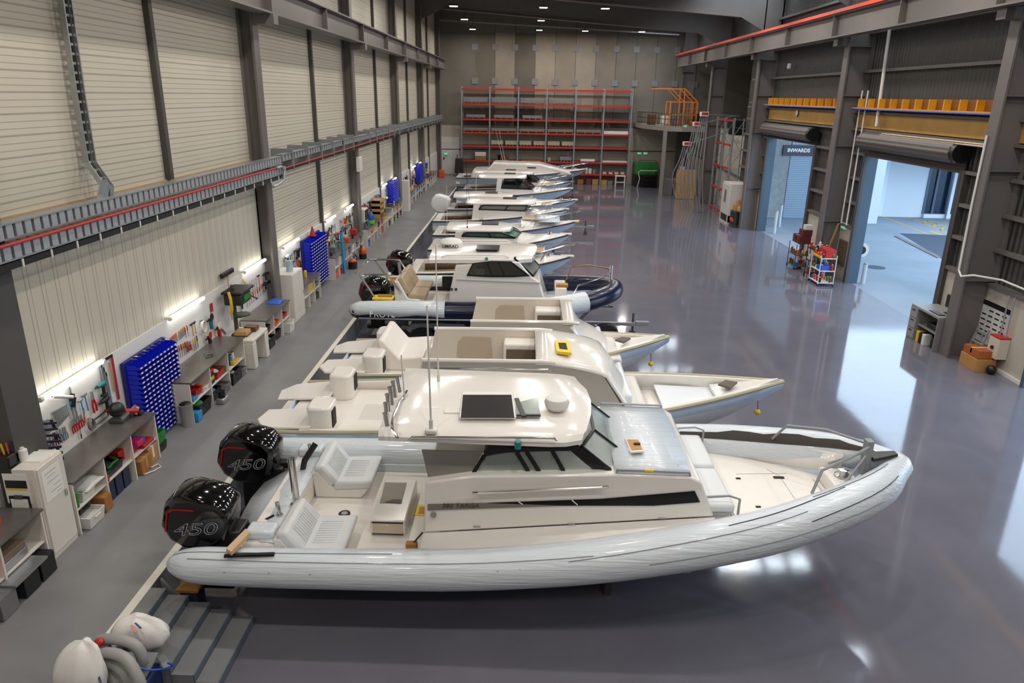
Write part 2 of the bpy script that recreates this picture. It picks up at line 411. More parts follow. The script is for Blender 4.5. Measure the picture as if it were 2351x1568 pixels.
# roller doors
def roller(n, a, b2, z, lab, zb):
    t = thing('roller_door', lab, 'roller door', (XW-.25, (a+b2)/2, 0))
    r = .3; rb = MB()
    prof = []
    for i in range(25): prof.append(None)
    ring = []
    for i in range(48):
        q = 2*math.pi*i/48; rr = r*(1+.035*(1 if i % 4 < 2 else -1)); ring.append((rr*math.cos(q), rr*math.sin(q)))
    rb.loft([[Vector((XW-.3+u, a+.1, z+v)) for u, v in ring], [Vector((XW-.3+u, b2-.1, z+v)) for u, v in ring]])
    rb.build('curtain_roll', mat('roller_brown', '5d5652', .45), t)
    c = MB()
    zz = z-.1
    c.box(XW-.04, XW-.02, a, b2, zb, zz)
    while zz > zb+.06:
        c.box(XW-.065, XW-.04, a, b2, zz-.07, zz-.02); zz -= .095
    c.box(XW-.1, XW+.02, a, b2, zb, zb+.06); c.build('curtain', mat('curtain_brown', '4a4441', .5), t, smooth=False)
    MB().cyl((XW-.3, a-.12, z), (XW-.3, a+.12, z), .29, n=20).build('end_plate', M_black, t)
    MB().cyl((XW-.3, b2-.02, z), (XW-.3, b2+.12, z), .2, n=16).build('motor', M_black, t)
    for yy in (a+.03, b2-.1): B(XW-.12, XW-.02, yy, yy+.07, 0, 5.0).build('guide_rail', M_dsteel, t, smooth=False)
roller(1, 34.1, 41.0, 5.55, 'rolled up brown shutter of the doorway facing the sign', 5.1)
roller(2, 22.4, 29.0, 5.6, 'rolled up brown shutter of the wide doorway onto the yard', 5.0)
# ================================================================== OUTSIDE
struct('ground_yard', B(XW+.15, 70, -25, 90, -.3, -.015), mat('yard_concrete', '838f9b', .75, noise=.14, nscale=.4, bump=.1, bscale=12), smooth=False)
struct('wall_annex_outside', B(13.5, 16.15, 45.9, 46.1, 0, 9).box(18.9, 20, 45.9, 46.1, 0, 9).box(16.15, 18.9, 45.9, 46.1, 4.75, 9), mat('outside_concrete', '8f9494', .8, noise=.15), smooth=False)
t = thing('roller_door', 'closed pale blue roller shutter under the dark name board outside', 'roller door', (17.5, 45.9, 0))
B(16.15, 18.9, 45.86, 45.9, 0, 4.75).build('curtain', ribbed('shutter_blue', '94a9bb', 2, .11, [(.5, .2)], dark=.6), t, smooth=False)
t = thing('sign_board', 'dark board with white capital letters above the outside shutter', 'sign', (17.5, 45.82, 4.5))
pa, pb = PY(1797, 357, 45.8), PY(1866, 341, 45.8)
B(pa.x, 18.9, 45.8, 45.86, pa.z, pa.z+.62).build('board', mat('sign_brown', '3f363b', .5), t, smooth=False)
text_mesh('lettering', 'INWARDS', .3, mat('sign_white', 'f0f0f0', .5), (PY(1833, 351, 45.78).x, 45.78, pa.z+.31), (1, 0, 0), (0, 0, 1), t, bold=.035)
M_bwall = mat('white_render', 'cfd6dc', .7)
struct('wall_neighbour_building', B(20.5, 45, 44.3, 60, 3.7, 6.7).box(20.5, 21.3, 44.3, 60, 0, 3.7).box(21.3, 25.5, 47.2, 60, 0, 3.7).box(25.5, 45, 47.2, 47.5, 3.2, 3.7).box(25.5, 45, 47.0, 47.5, 0, .25).box(25.5, 45, 53, 60, 0, 3.7), M_bwall, smooth=False)
struct('window_20', B(25.5, 33.5, 47.25, 47.3, .25, 3.2), M_glass, smooth=False)
m = MB()
for xx in (25.5, PY(2142, 470, 47.2).x, 31.0, 33.5): m.box(xx-.07, xx+.07, 47.15, 47.3, .25, 3.2)
xx = PY(2180, 470, 46.9).x; struct('column_neighbour', B(xx-.09, xx+.09, 46.8, 46.98, 0, 3.7), M_bwall, smooth=False)
struct('window_frame_20', m, M_blgrey, smooth=False)
struct('door_2', B(21.6, 22.9, 47.16, 47.2, .05, 3.5), mat('white_door', 'd9e4ee', .6), smooth=False)
# painted yard markings
M_mark = mat('yellow_marking', 'c9a14a', .7)
m = MB()
def stripe(a, b2, wd=.14):
    a, b2 = PZ(*a, 0), PZ(*b2, 0); m.bar((a.x, a.y, -.012), (b2.x, b2.y, -.012), wd, .006)
stripe((2020, 494), (2131, 538)); stripe((2087, 499), (2171, 532)); stripe((2128, 506), (2120, 512)); stripe((2150, 513), (2143, 520)); stripe((2168, 521), (2160, 528)); stripe((2128, 507), (2175, 521)); stripe((2075, 500), (2180, 512))
stripe((2135, 530), (2165, 540), .3)
struct('ground_marking', m, M_mark, smooth=False)
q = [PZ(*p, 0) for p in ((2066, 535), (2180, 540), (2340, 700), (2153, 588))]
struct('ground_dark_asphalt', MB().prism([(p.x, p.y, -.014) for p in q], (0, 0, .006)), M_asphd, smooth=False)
q = [PZ(*p, 0) for p in ((2052, 542), (2060, 541), (2160, 590), (2152, 592))]
struct('ground_kerb', MB().prism([(p.x, p.y, -.014) for p in q], (0, 0, .03)), M_conc, smooth=False)
p = PZ(2010, 613, 0)
struct('ground_manhole', MB().cyl((p.x, p.y, -.014), (p.x, p.y, -.008), .42, n=20), M_asphd)
for px, py, h, lab in ((1980, 650, .78, 'pale steel bollard in the yard behind the wide doorway'), (1777, 535, 1.2, 'left pale bollard before the outside shutter'), (1788, 520, 1.25, 'right pale bollard before the outside shutter')):
    p = PZ(px, py, 0)
    if p.x < XW+.5: p.x = XW+.6
    t = thing('bollard', lab, 'bollard', (p.x, p.y, 0))
    MB().cyl((p.x, p.y, -.02), (p.x, p.y, h), .09, n=14).build('post', mat('bollard_grey', 'b8c2c8', .45), t)
    MB().lathe([(.09, h), (.095, h+.02), (.05, h+.06), (0, h+.065)], (p.x, p.y, 0), 14).build('cap', M_galvm, t)
# hose reel hanging at the wide doorway jamb
p = PX(1975, 573, 13.95)
t = thing('hose_reel', 'round white hose reel hanging on the doorway jamb', 'hose reel', (p.x, p.y, p.z))
MB().lathe([(.12, -.14), (.3, -.14), (.3, -.11), (.14, -.1), (.14, .1), (.3, .11), (.3, .14), (.12, .14)], p, 20, 'y').build('drum', mat('reel_white', 'd6d4cf', .5), t)
MB().cyl(p+Vector((0, -.16, 0)), p+Vector((0, -.13, 0)), .17, n=16).build('hub', M_black, t)
MB().bar(p+Vector((-.32, .1, .1)), p+Vector((0, 0, .1)), .05).build('bracket', M_black, t)
MB().tube([p+Vector((-.1, -.1, -.25)), p+Vector((-.14, -.15, -.9)), p+Vector((-.2, -.1, -1.6)), p+Vector((-.35, 0, -1.95))], .02, 6).build('hose', mat('hose_grey', '9aa5ab', .5), t)
# ================================================================== BACK RACK
M_rack_up = mat('rack_upright', '8d9597', .45, metal=.2)
M_rack_red = mat('rack_beam_red', 'c0271c', .4)
ux = [-5.35, -3.05, -.72, 1.6, 3.95, 6.25, 8.5]
yf, yb = 62.0, 63.1
t = thing('pallet_rack', 'tall six-bay pallet rack with red beams against the back wall', 'pallet rack', (1.6, 62.5, 0))
for x in ux:
    m = MB()
    for yy in (yf, yb): m.box(x-.05, x+.05, yy-.05, yy+.05, 0, 7.65)
    for k in range(10): m.bar((x, yf if k % 2 else yb, .3+k*.7), (x, yb if k % 2 else yf, 1.0+k*.7), .03)
    m.build('upright', M_rack_up, t, smooth=False)
LV = [7.45, 6.28, 5.1, 4.05, 2.98, 1.8]
for z in LV:
    for k in range(6):
        for yy in (yf-.05, yb+.05): B(ux[k]+.05, ux[k+1]-.05, yy-.03, yy+.03, z-.065, z+.065).build('beam', M_rack_red, t, smooth=False)
        if z < 7: B(ux[k]+.06, ux[k+1]-.06, yf, yb, z+.03, z+.05).build('decking', mat('deck_wire', '6d665e', .6), t, smooth=False)
for k in (3, 4, 5):
    B(ux[k]+.05, ux[k+1]-.05, yf-.08, yf-.02, .78, .92).build('beam', M_rack_red, t, smooth=False)
    B(ux[k]+.06, ux[k+1]-.06, yf, yb, .86, .9).build('decking', mat('deck_wire', '6d665e', .6), t, smooth=False)
# loads on the rack
M_crate_g = mat('crate_grey', '7b7e82', .6, noise=.06); M_crate_c = mat('crate_cream', 'a8a48e', .65, noise=.08)
M_pal = mat('pallet_wood', '8a6a3c', .8, noise=.2)
ordn = ('first', 'second', 'third', 'fourth', 'fifth', 'sixth')
shelf_names = {6.28: 'top shelf', 5.1: 'second shelf from the top', 4.05: 'third shelf from the top', 2.98: 'fourth shelf from the top', 1.8: 'fifth shelf from the top'}
def load(x0, x1, z, h, mtl, lab, group, pal=True, y0=yf+.08, y1=yb-.1):
    t = thing('crate', lab, 'crate', ((x0+x1)/2, yf+.5, z+.05), group)
    zb = z+.05
    if pal:
        m = MB()
        m.box(x0+.05, x1-.05, y0, y1, zb+.09, zb+.12)
        for k in range(4): xx = x0+.08+(x1-x0-.2)*k/3; m.box(xx, xx+.08, y0, y1, zb, zb+.09)
        m.build('pallet', M_pal, t, smooth=False); zb += .12
    B(x0, x1, y0, y1, zb, zb+h).build('crate_body', mtl, t, smooth=False, bevel=.02)
    return t
for k in range(4): load(ux[k]+.15, ux[k+1]-.15, 6.28, .36, M_crate_g, 'long grey crate, %s from the left on the top rack shelf' % ordn[k], 'crates on the top rack shelf')
for k in range(3): load(ux[k]+.35, ux[k+1]-.35, 5.1, .2, M_crate_g, 'low grey crate, %s from the left on the second rack shelf down' % ordn[k], 'crates on the second rack shelf')
for k in range(5): load(ux[k]+.1, ux[k+1]-.1, 4.05, .22, mat('crate_slate', '77746f', .6), 'flat slate grey load, %s from the left on the third rack shelf' % ordn[k], 'flat loads on the third rack shelf')
load(ux[5]+.1, ux[6]-.15, 4.05, .25, M_white, 'white board bundle at the right end of the third rack shelf', None, False)
for k in range(6):
    x0 = ux[1]+.12+k*1.17; load(x0, x0+1.0, 2.98, .32, M_crate_c, 'cream square box, %s from the left on the fourth rack shelf' % ordn[k], 'cream boxes on the fourth rack shelf')
load(ux[0]+1.1, ux[0]+2.0, 1.8, .3, M_pal, 'brown box under a white block on the left rack bay', None, False)
o = tag(B(ux[0]+1.08, ux[0]+2.0, yf+.1, yb-.1, 2.16, 2.5).build('foam_block', M_white, bevel=.04), 'white foam block lying on a brown box at the left rack bay', 'block')
for k in range(3): tag(B(ux[1]+.6, ux[1]+1.6, yf+.1, yb-.15, 1.86+k*.15, 1.94+k*.15).box(ux[1]+.7, ux[1]+.9, yf+.1, yb-.15, 1.85+k*.15, 1.94+k*.15).build('timber_board', M_pal, smooth=False), 'brown timber board, %s of the stack of three on the rack' % ('lowest', 'middle', 'topmost')[k], 'board', 'stacked boards on the rack')
tag(B(ux[2]+.35, ux[3]-.4, yf+.1, yb-.15, 1.85, 1.93).build('timber_board', M_pal, smooth=False), 'long single timber board lying in the third rack bay', 'board')
load(ux[3]+.2, ux[3]+.45, 1.8, .3, M_crate_c, 'small upright cream carton in the fourth rack bay', None, False)
load(ux[3]+1.2, ux[4]-.15, 1.8, .3, M_crate_g, 'square grey crate on a pallet in the fourth rack bay', None)
tag(B(ux[4]+.55, ux[4]+1.8, yf+.1, yb-.15, 1.85, 2.08).build('white_moulding', M_white, bevel=.08), 'low white moulding lying in the fifth rack bay', 'moulding')
tag(B(ux[5]+.1, ux[6]-.1, yf+.05, yb-.15, 1.85, 1.97).build('white_sheet', M_white, smooth=False), 'long white panel lying across the right rack bay', 'panel')
# low shelf and floor of the right rack bays
for k, (x, z, c, h, wdt, lab) in enumerate(((5.1, .9, 'c9c9c4', .5, .22, 'tall pale canister on the low rack shelf'), (5.4, .9, 'e4e3de', .42, .25, 'white drum on the low rack shelf'), (5.75, .9, '8d8f8a', .35, .2, 'grey tin on the low rack shelf'), (6.6, .9, 'd8d4c8', .14, .3, 'cream tray, first on the low right rack shelf'), (7.1, .9, 'd8d4c8', .14, .3, 'cream tray, second on the low right rack shelf'), (7.6, .9, 'd8d4c8', .14, .3, 'cream tray, third on the low right rack shelf'), (8.1, .9, 'd8d4c8', .14, .3, 'cream tray, fourth on the low right rack shelf'),
    (4.6, 0, '9b6a35', .42, .5, 'brown carton on the floor under the low rack shelf'), (5.3, 0, '6e3a33', .5, .45, 'dark red box on the floor under the rack'), (5.85, 0, 'b88746', .45, .5, 'yellow brown carton on the floor beside the dark red box'), (6.6, 0, 'b98f55', .4, .5, 'tan carton on the floor in the right rack bay'), (7.1, 0, '7f7c74', .35, .4, 'grey box on the floor beside the white stool'))):
    if wdt < .28: tag(MB().cyl((x, yf+.4, z), (x, yf+.4, z+h), wdt/2+.02, n=14).build('canister', mat('tin_'+c, c, .5)), lab, 'canister')
    else: tag(B(x-wdt/2, x+wdt/2, yf+.1, yf+.7, z, z+h).build('box', mat('box_'+c, c, .7), bevel=.01), lab, 'box')
t = thing('step_stool', 'open white wooden step stool before the rack', 'stool', (7.85, 61.4, 0))
B(7.4, 8.25, 61.2, 61.6, .8, .88).build('seat', M_white, t, smooth=False)
for xx in (7.43, 8.16): B(xx, xx+.07, 61.2, 61.6, 0, .8).build('leg', M_white, t, smooth=False)
B(7.5, 8.16, 61.25, 61.55, .3, .36).build('shelf', M_white, t, smooth=False)
# ================================================================== BOATS
M_gel = mat('gelcoat', 'e6e2dc', .16, coat=.35, noise=.015)
M_gelm = mat('gelcoat_matt', 'e4dfd8', .45, noise=.02)
M_hullb = mat('hull_film_blue', 'b3c4d6', .35, noise=.05, bump=.05, bscale=8)
M_grey = mat('grey_gelcoat', 'b2ada7', .4)
M_strake = mat('rub_strake', '1b1c20', .4)
M_tint = mat('tinted_glass', '0d0f10', .03, coat=.5, alpha=.72)
M_green = mat('green_glass', '2f7a63', .04, coat=.5, alpha=.6)
M_clear = mat('clear_glass', 'b9c6c4', .03, coat=.5, alpha=.35)
M_chrome = mat('stainless', 'd8d8d6', .14, metal=1.0)
M_cush = mat('cushion_vinyl', 'd3d6d8', .5)
M_tan = mat('tan_vinyl', 'b9a58a', .55)
M_navy = mat('navy_tube', '0c1230', .28, coat=.2)
M_tyre = mat('tyre', '17171a', .8)
M_wood = mat('bare_wood', 'a9752f', .6, noise=.15)
M_tape = mat('yellow_tape', 'e5c715', .5)
M_dark = mat('dark_recess', '2b2723', .8)
M_redl = mat('red_line', 'a01512', .4)
M_cols = mat('silver_line', '9fa3a8', .35, metal=.3)
# wrapped protective film: pale blue, long creases, small printed blue ticks
M_film = mat('protective_film', 'd3dbe2', .2, coat=.25)
nt = M_film.node_tree; b = nt.nodes['Principled BSDF']
tc = nt.nodes.new('ShaderNodeTexCoord'); mp = nt.nodes.new('ShaderNodeMapping'); mp.inputs['Scale'].default_value = (.5, 9, 9)
nt.links.new(tc.outputs['Object'], mp.inputs[0])
n = nt.nodes.new('ShaderNodeTexNoise'); n.inputs['Scale'].default_value = 2.2; n.inputs['Detail'].default_value = 6; n.inputs['Distortion'].default_value = .6
nt.links.new(mp.outputs[0], n.inputs['Vector'])
bp = nt.nodes.new('ShaderNodeBump'); bp.inputs['Strength'].default_value = .55; bp.inputs['Distance'].default_value = .03
nt.links.new(n.outputs['Fac'], bp.inputs['Height']); nt.links.new(bp.outputs[0], b.inputs['Normal'])
vo = nt.nodes.new('ShaderNodeTexVoronoi'); vo.inputs['Scale'].default_value = 4.2; vo.inputs['Randomness'].default_value = .35
mp2 = nt.nodes.new('ShaderNodeMapping'); mp2.inputs['Scale'].default_value = (.8, 1, 1.6); nt.links.new(tc.outputs['Object'], mp2.inputs[0]); nt.links.new(mp2.outputs[0], vo.inputs['Vector'])
lt = mathn(nt, 'LESS_THAN', vo.outputs['Distance'], .055)
mx = nt.nodes.new('ShaderNodeMix'); mx.data_type = 'RGBA'; nt.links.new(lt, mx.inputs[0])
mx.inputs[6].default_value = (*hexc('d3dbe2'), 1); mx.inputs[7].default_value = (*hexc('7fa9bd'), 1)
nt.links.new(mx.outputs[2], b.inputs['Base Color'])

def mirror(pts, yc): return [Vector((p[0], 2*yc-p[1], p[2])) for p in pts]
def pxs(pts, Y): return [PY(x, y, Y) for x, y in pts]
def slab(mb, pts, dy): return mb.prism(pts, (0, dy, 0))
def rail(pts, r, name, parent, m=None, n=7): return MB().tube(pts, r, n).build(name, m or M_chrome, parent)
def rr(x0, x1, y0, y1, rad, n=4):
    out = []
    for cx, cy, a in ((x1-rad, y1-rad, 0), (x0+rad, y1-rad, 90), (x0+rad, y0+rad, 180), (x1-rad, y0+rad, 270)):
        for k in range(n+1): q = R(a+90*k/n); out.append((cx+rad*math.cos(q), cy+rad*math.sin(q)))
    return out
def rbox(mb, x0, x1, y0, y1, z0, z1, rad=.06):
    p = rr(x0, x1, y0, y1, min(rad, (x1-x0)/2.1, (y1-y0)/2.1)); return mb.prism([(x, y, z0) for x, y in p], (0, 0, z1-z0))

def hull_sections(x0, x1, hb, zs, zb, keel=.45, n=14, full=.45, chine=.62, rake=.9):
    """stations of a planing hull: (x, half beam, sheer z, chine half beam, chine z, keel z)"""
    out = []
    for k in range(n+1):
        u = k/n; x = x0+(x1-x0)*u
        b2 = hb*(.93+.07*min(1, u/.3)) if u < full else hb*max(.012, (1-((u-full)/(1-full))**2.15))
        z = zs+(zb-zs)*(u**1.5)
        cb = b2*(.92 if u < full else .92-.42*((u-full)/(1-full)))
        v = max(0, (u-.52)/.48)
        kz = keel+(zb-.12-keel)*(v**1.7); cz = min(z-.1, keel+.28+(zb-.25-keel-.28)*(max(0, (u-.4)/.6)**2))
        cz = max(cz, kz+.01)
        out.append((x-(rake*0), b2, z, cb, cz, kz))
    return out
def hull_mesh(st, yc):
    m = MB(); rings = []
    for x, b2, z, cb, cz, kz in st:
        rings.append([Vector((x, yc-b2, z)), Vector((x, yc-(b2+cb)/2-.0, (z+cz)/2)), Vector((x, yc-cb, cz)), Vector((x, yc, kz)), Vector((x, yc+cb, cz)), Vector((x, yc+(b2+cb)/2, (z+cz)/2)), Vector((x, yc+b2, z))])
    m.grid(rings); m.poly(rings[0]); return m
def strake(st, yc, side, r=.03, dz=-.02):
    return MB().tube([(x, yc+side*(b2+.012), z+dz) for x, b2, z, cb, cz, kz in st], r, 6)
def deck_mesh(st, yc, xa, crown=.06, inset=.0, dz=0.0):
    m = MB(); rows = []
    for x, b2, z, *_ in st:
        if x < xa-1e-6: continue
        bb = max(.01, b2-inset)
        rows.append([Vector((x, yc+bb*s, z+dz+crown*(1-s*s)*min(1, bb/.4))) for s in (-1, -.66, -.33, 0, .33, .66, 1)])
    return m.grid(rows)
def at_st(st, x):
    for a, b2 in zip(st, st[1:]):
        if a[0] <= x <= b2[0]:
            t = (x-a[0])/(b2[0]-a[0]); return tuple(a[i]+(b2[i]-a[i])*t for i in range(6))
    return st[-1] if x > st[-1][0] else st[0]
def gunwale(st, yc, xa, xb, w_in, parent, depth, m=None):
    """side decks with an inner wall dropping to the cockpit"""
    for s in (-1, 1):
        mb = MB(); rows = []
        xs = [xa]+[q[0] for q in st if xa < q[0] < xb]+[xb]
        for x in xs:
            q = at_st(st, x)
            rows.append([Vector((x, yc+s*q[1], q[2]-.04)), Vector((x, yc+s*q[1], q[2])), Vector((x, yc+s*(q[1]-w_in), q[2]+.01)), Vector((x, yc+s*(q[1]-w_in), min(q[2]-.05, max(depth, q[4]+.02))))])
        mb.grid(rows); mb.build('side_deck', m or M_gel, parent, solid=.02)
def antenna(p, h, lean, parent, m=None, r=.012, name='antenna'):
    p = Vector(p); a = MB().cyl(p, p+Vector((lean[0]*h, lean[1]*h, h)), r, r*.5, 6)
    a.cyl(p+Vector((0, 0, -.04)), p+Vector((lean[0]*.12, lean[1]*.12, .12)), r*2.2, n=8)
    return a.build(name, m or M_white, parent)
def outboard(parent, x, y, z, s=1.0, cowl=None, style=None, tilt=0):
    """engine hung on the transom at x; cowl top at about z+.62"""
    cowl = cowl or M_blackg
    def P(u, v, t): return Vector((x-u*s, y+v*s, z+t*s))
    prof = [  # (aft, z) outline of the cowl side
        (-.02, .10), (-.04, .36), (.12, .52), (.52, .63), (.72, .60), (.88, .42), (.96, .12), (.86, -.12), (.66, -.26), (.30, -.30), (.06, -.12)]
    rings = []
    for v, k in ((-.31, .80), (-.27, .93), (-.15, 1.0), (.15, 1.0), (.27, .93), (.31, .80)):
        rings.append([P(.46+(a-.46)*k, v, .14+(t-.14)*k) for a, t in prof])
    o = MB().loft(rings).build('outboard_engine', cowl, parent, bevel=.02, sharp=50)
    m = MB()
    m.box(x-.62*s, x-.22*s, y-.13*s, y+.13*s, z-.95*s, z-.2*s)
    m.box(x-.75*s, x-.1*s, y-.09*s, y+.09*s, z-1.05*s, z-.93*s)
    m.build('engine_leg', M_black, o, bevel=.03)
    MB().box(x-.24*s, x+.12*s, y-.18*s, y+.18*s, z-.45*s, z-.02*s).build('engine_bracket', M_black, o, bevel=.03)
    if style:
        line = [P(.85, -.318, .06), P(.79, -.318, .36), P(.70, -.318, .41), P(.42, -.318, .40)]
        sm = MB()
        for a, c in zip(line, line[1:]): sm.bar(a, c, .012, .022*s)
        sm.build('red_stripe', M_redl, o, smooth=False)
        if style != 'plain': text_mesh('model_number', style, .27*s, M_cols, P(.42, -.322, .1), (1.5, 0, .1), (.35, 0, 1), o, outline=.006)
    return o
def cradle(x0, x1, yc, zk, lab, hb=1.0):
    t = thing('boat_cradle', lab, 'cradle', ((x0+x1)/2, yc, 0))
    for x in (x0, x1):
        B(x-.12, x+.12, yc-.25, yc+.25, 0, zk).build('keel_block', M_wood, t, smooth=False)
        for s in (-1, 1):
            B(x-.05, x+.05, yc+s*hb-.05, yc+s*hb+.05, 0, zk+.1).build('side_post', M_dsteel, t, smooth=False)
        B(x-.06, x+.06, yc-hb, yc+hb, .02, .12).build('cross_beam', M_dsteel, t, smooth=False)
    B((x0+x1)/2-.01+x0-(x0+x1)/2, x1, yc-.06, yc+.06, .02, .14).build('spine_beam', M_dsteel, t, smooth=False)
    return t
def wheel(parent, c, r=.33, w=.22):
    o = MB().lathe([(r*.55, -w/2), (r*.95, -w/2), (r, -w*.35), (r, w*.35), (r*.95, w/2), (r*.55, w/2)], c, 24, 'y').build('tyre', M_tyre, parent)
    MB().lathe([(r*.56, -w*.4), (r*.5, -w*.42), (r*.42, -w*.2), (r*.14, -w*.3), (.001, -w*.3)], c, 18, 'y').build('wheel_rim', M_galv, o)
def trailer(x0, x1, yc, zk, lab, axles, hb=.95, tongue=None, winch=True):
    t = thing('boat_trailer', lab, 'boat trailer', ((x0+x1)/2, yc, 0))
    xt = tongue or x1+.8
    for s in (-1, 1):
        MB().bar((x0, yc+s*hb*.7, .42), (x1-1.2, yc+s*hb*.7, .42), .08, .1).bar((x1-1.2, yc+s*hb*.7, .42), (x1, yc, .42), .08, .1).build('side_rail', M_galv, t, smooth=False)
    MB().bar((x1-.5, yc, .42), (xt, yc, .42), .09, .1).build('drawbar', M_galv, t, smooth=False)
    for x in (x0+.3, (x0+x1)/2-.5, x1-1.4):
        MB().bar((x, yc-hb*.7, .46), (x, yc+hb*.7, .46), .07, .07).build('cross_member', M_galv, t, smooth=False)
        B(x-.08, x+.08, yc-.15, yc+.15, .47, zk).build('keel_pad', M_black, t, smooth=False)
    for x in axles:
        for s in (-1, 1): wheel(t, (x, yc+s*(hb+.08), .29), .29, .2)
        B(x-.04, x+.04, yc-hb, yc+hb, .29, .37).build('axle', M_galv, t, smooth=False)
    for s in (-1, 1):
        xs = [a for a in axles]
        m = MB(); a0, a1 = min(xs)-.42, max(xs)+.42
        m.tube([(a0, yc+s*(hb+.08), .45), (a0+.15, yc+s*(hb+.08), .62), ((a0+a1)/2, yc+s*(hb+.08), .64), (a1-.15, yc+s*(hb+.08), .62), (a1, yc+s*(hb+.08), .45)], .08, 6)
        m.build('mudguard', M_galvm, t)
    MB().cyl((xt-.35, yc+.1, .06), (xt-.35, yc+.1, .75), .035, n=8).cyl((xt-.35, yc+.04, .1), (xt-.35, yc+.16, .1), .1, n=12).build('jockey_wheel', M_dsteel, t)
    MB().bar((xt-.3, yc, .45), (xt+.12, yc, .45), .12, .14).build('coupling', M_galvm, t, smooth=False, bevel=.02)
    if winch:
        MB().bar((x1-.2, yc, .45), (x1+.35, yc, 1.1), .07, .07).build('winch_post', M_galv, t, smooth=False)
        MB().cyl((x1+.35, yc-.1, 1.12), (x1+.35, yc+.1, 1.12), .09, n=12).build('winch_drum', M_dsteel, t)
    return t

# ---------------------------------------------------------------- 1: the near inflatable-collared cabin boat under film
Y1 = 9.75
b1 = thing('cabin_boat', 'nearest cabin boat with film-wrapped side tubes and two black outboards', 'boat', (0, Y1, 0))
cradle(-2.6, 1.35, Y1, .42, 'dark cradle with timber keel blocks under the nearest film-wrapped boat', .7)
TP = [(-4.66,1.60,1.0,.05),(-4.60,1.61,1.0,.13),(-4.45,1.62,1.0,.2),(-4.15,1.64,1.0,.245),(-3,1.65,1.0,.26),(-1,1.64,1.03,.275),(.3,1.63,1.13,.285),(1.3,1.6,1.25,.295),(2.4,1.52,1.42,.30),(3.3,1.34,1.53,.30),(4,1.10,1.62,.30),(4.7,.80,1.72,.29),(5.15,.52,1.79,.26),(5.45,.25,1.86,.2)]
path = [(x, Y1-o, z) for x, o, z, r in TP]+[(5.70, Y1, 1.90)]+[(x, Y1+o, z) for x, o, z, r in reversed(TP)]
rads = [r for *_, r in TP]+[.13]+[r for *_, r in reversed(TP)]
def smooth_path(p, q, k=3):
    P2, Q2 = [], []
    n = len(p)
    for i in range(n-1):
        p0, p1, p2, p3 = (Vector(p[max(i-1, 0)]), Vector(p[i]), Vector(p[i+1]), Vector(p[min(i+2, n-1)]))
        for j in range(k):
            t = j/k; P2.append(.5*((2*p1)+(p2-p0)*t+(2*p0-5*p1+4*p2-p3)*t*t+(3*p1-p0-3*p2+p3)*t**3)); Q2.append(q[i]+(q[i+1]-q[i])*t)
    P2.append(Vector(p[-1])); Q2.append(q[-1]); return P2, Q2
pp, qq = smooth_path(path, rads)
MB().tube(pp, 1, 20, qq).build('side_tube', M_film, b1)
st = [(-4.0, 1.5, .95, 1.3, .72, .42), (-1, 1.55, .98, 1.35, .74, .42), (1, 1.5, 1.15, 1.3, .82, .44), (2.4, 1.42, 1.35, 1.1, 1.0, .5), (3.5, 1.15, 1.5, .8, 1.15, .75), (4.5, .75, 1.65, .45, 1.38, 1.1), (5.3, .3, 1.8, .16, 1.62, 1.5), (5.6, .03, 1.88, .02, 1.8, 1.75)]
def fold(i0, i1, a0, a1, name, m_, wdt=.012, lift=.004):
    """a crease lying on the tube surface, a in degrees above the horizontal outwards"""
    pts = []
    for i in range(i0, i1+1):
        u = (i-i0)/max(1, i1-i0); a = R(a0+(a1-a0)*u); p = Vector(pp[i]); d = (Vector(pp[min(i+1, len(pp)-1)])-Vector(pp[max(i-1, 0)])).normalized(); n_ = d.cross(Vector((0, 0, 1))).normalized()
        pts.append(p+(n_*math.cos(a)+Vector((0, 0, 1))*math.sin(a))*(qq[i]+lift))
    MB().tube(pts, wdt, 5).build(name, m_, b1)
M_fold = mat('film_fold', '6b7278', .5)
ni = [i for i, p in enumerate(pp) if p[1] < Y1]
fold(25, 32, 75, 95, 'film_fold', M_strake, .006); fold(19, 29, 40, 62, 'film_fold', M_fold, .005); fold(29, 37, 35, 50, 'film_fold', M_strake, .006); fold(8, 20, 55, 48, 'film_fold', M_fold, .004); fold(30, 38, 100, 105, 'film_fold', M_fold, .005); fold(22, 34, 10, 14, 'film_fold', M_fold, .004); fold(4, 14, 78, 82, 'film_fold', M_fold, .004)
hull_mesh(st, Y1).build('hull', M_hullb, b1)
B(-3.55, -.9, Y1-1.45, Y1+1.45, .73, .8).build('cockpit_sole', M_gelm, b1, smooth=False)
# film over the inside of the tubes down to the deck
for s in (-1, 1):
    m = MB(); m.grid([[Vector((x, Y1+s*o, z-.02)), Vector((x, Y1+s*(o-.28), min(z, 1.05)-.08)), Vector((x, Y1+s*(o-.30), .78))] for x, o, z, r in TP[3:9]])
    m.build('tube_skirt', M_film, b1, solid=.01)
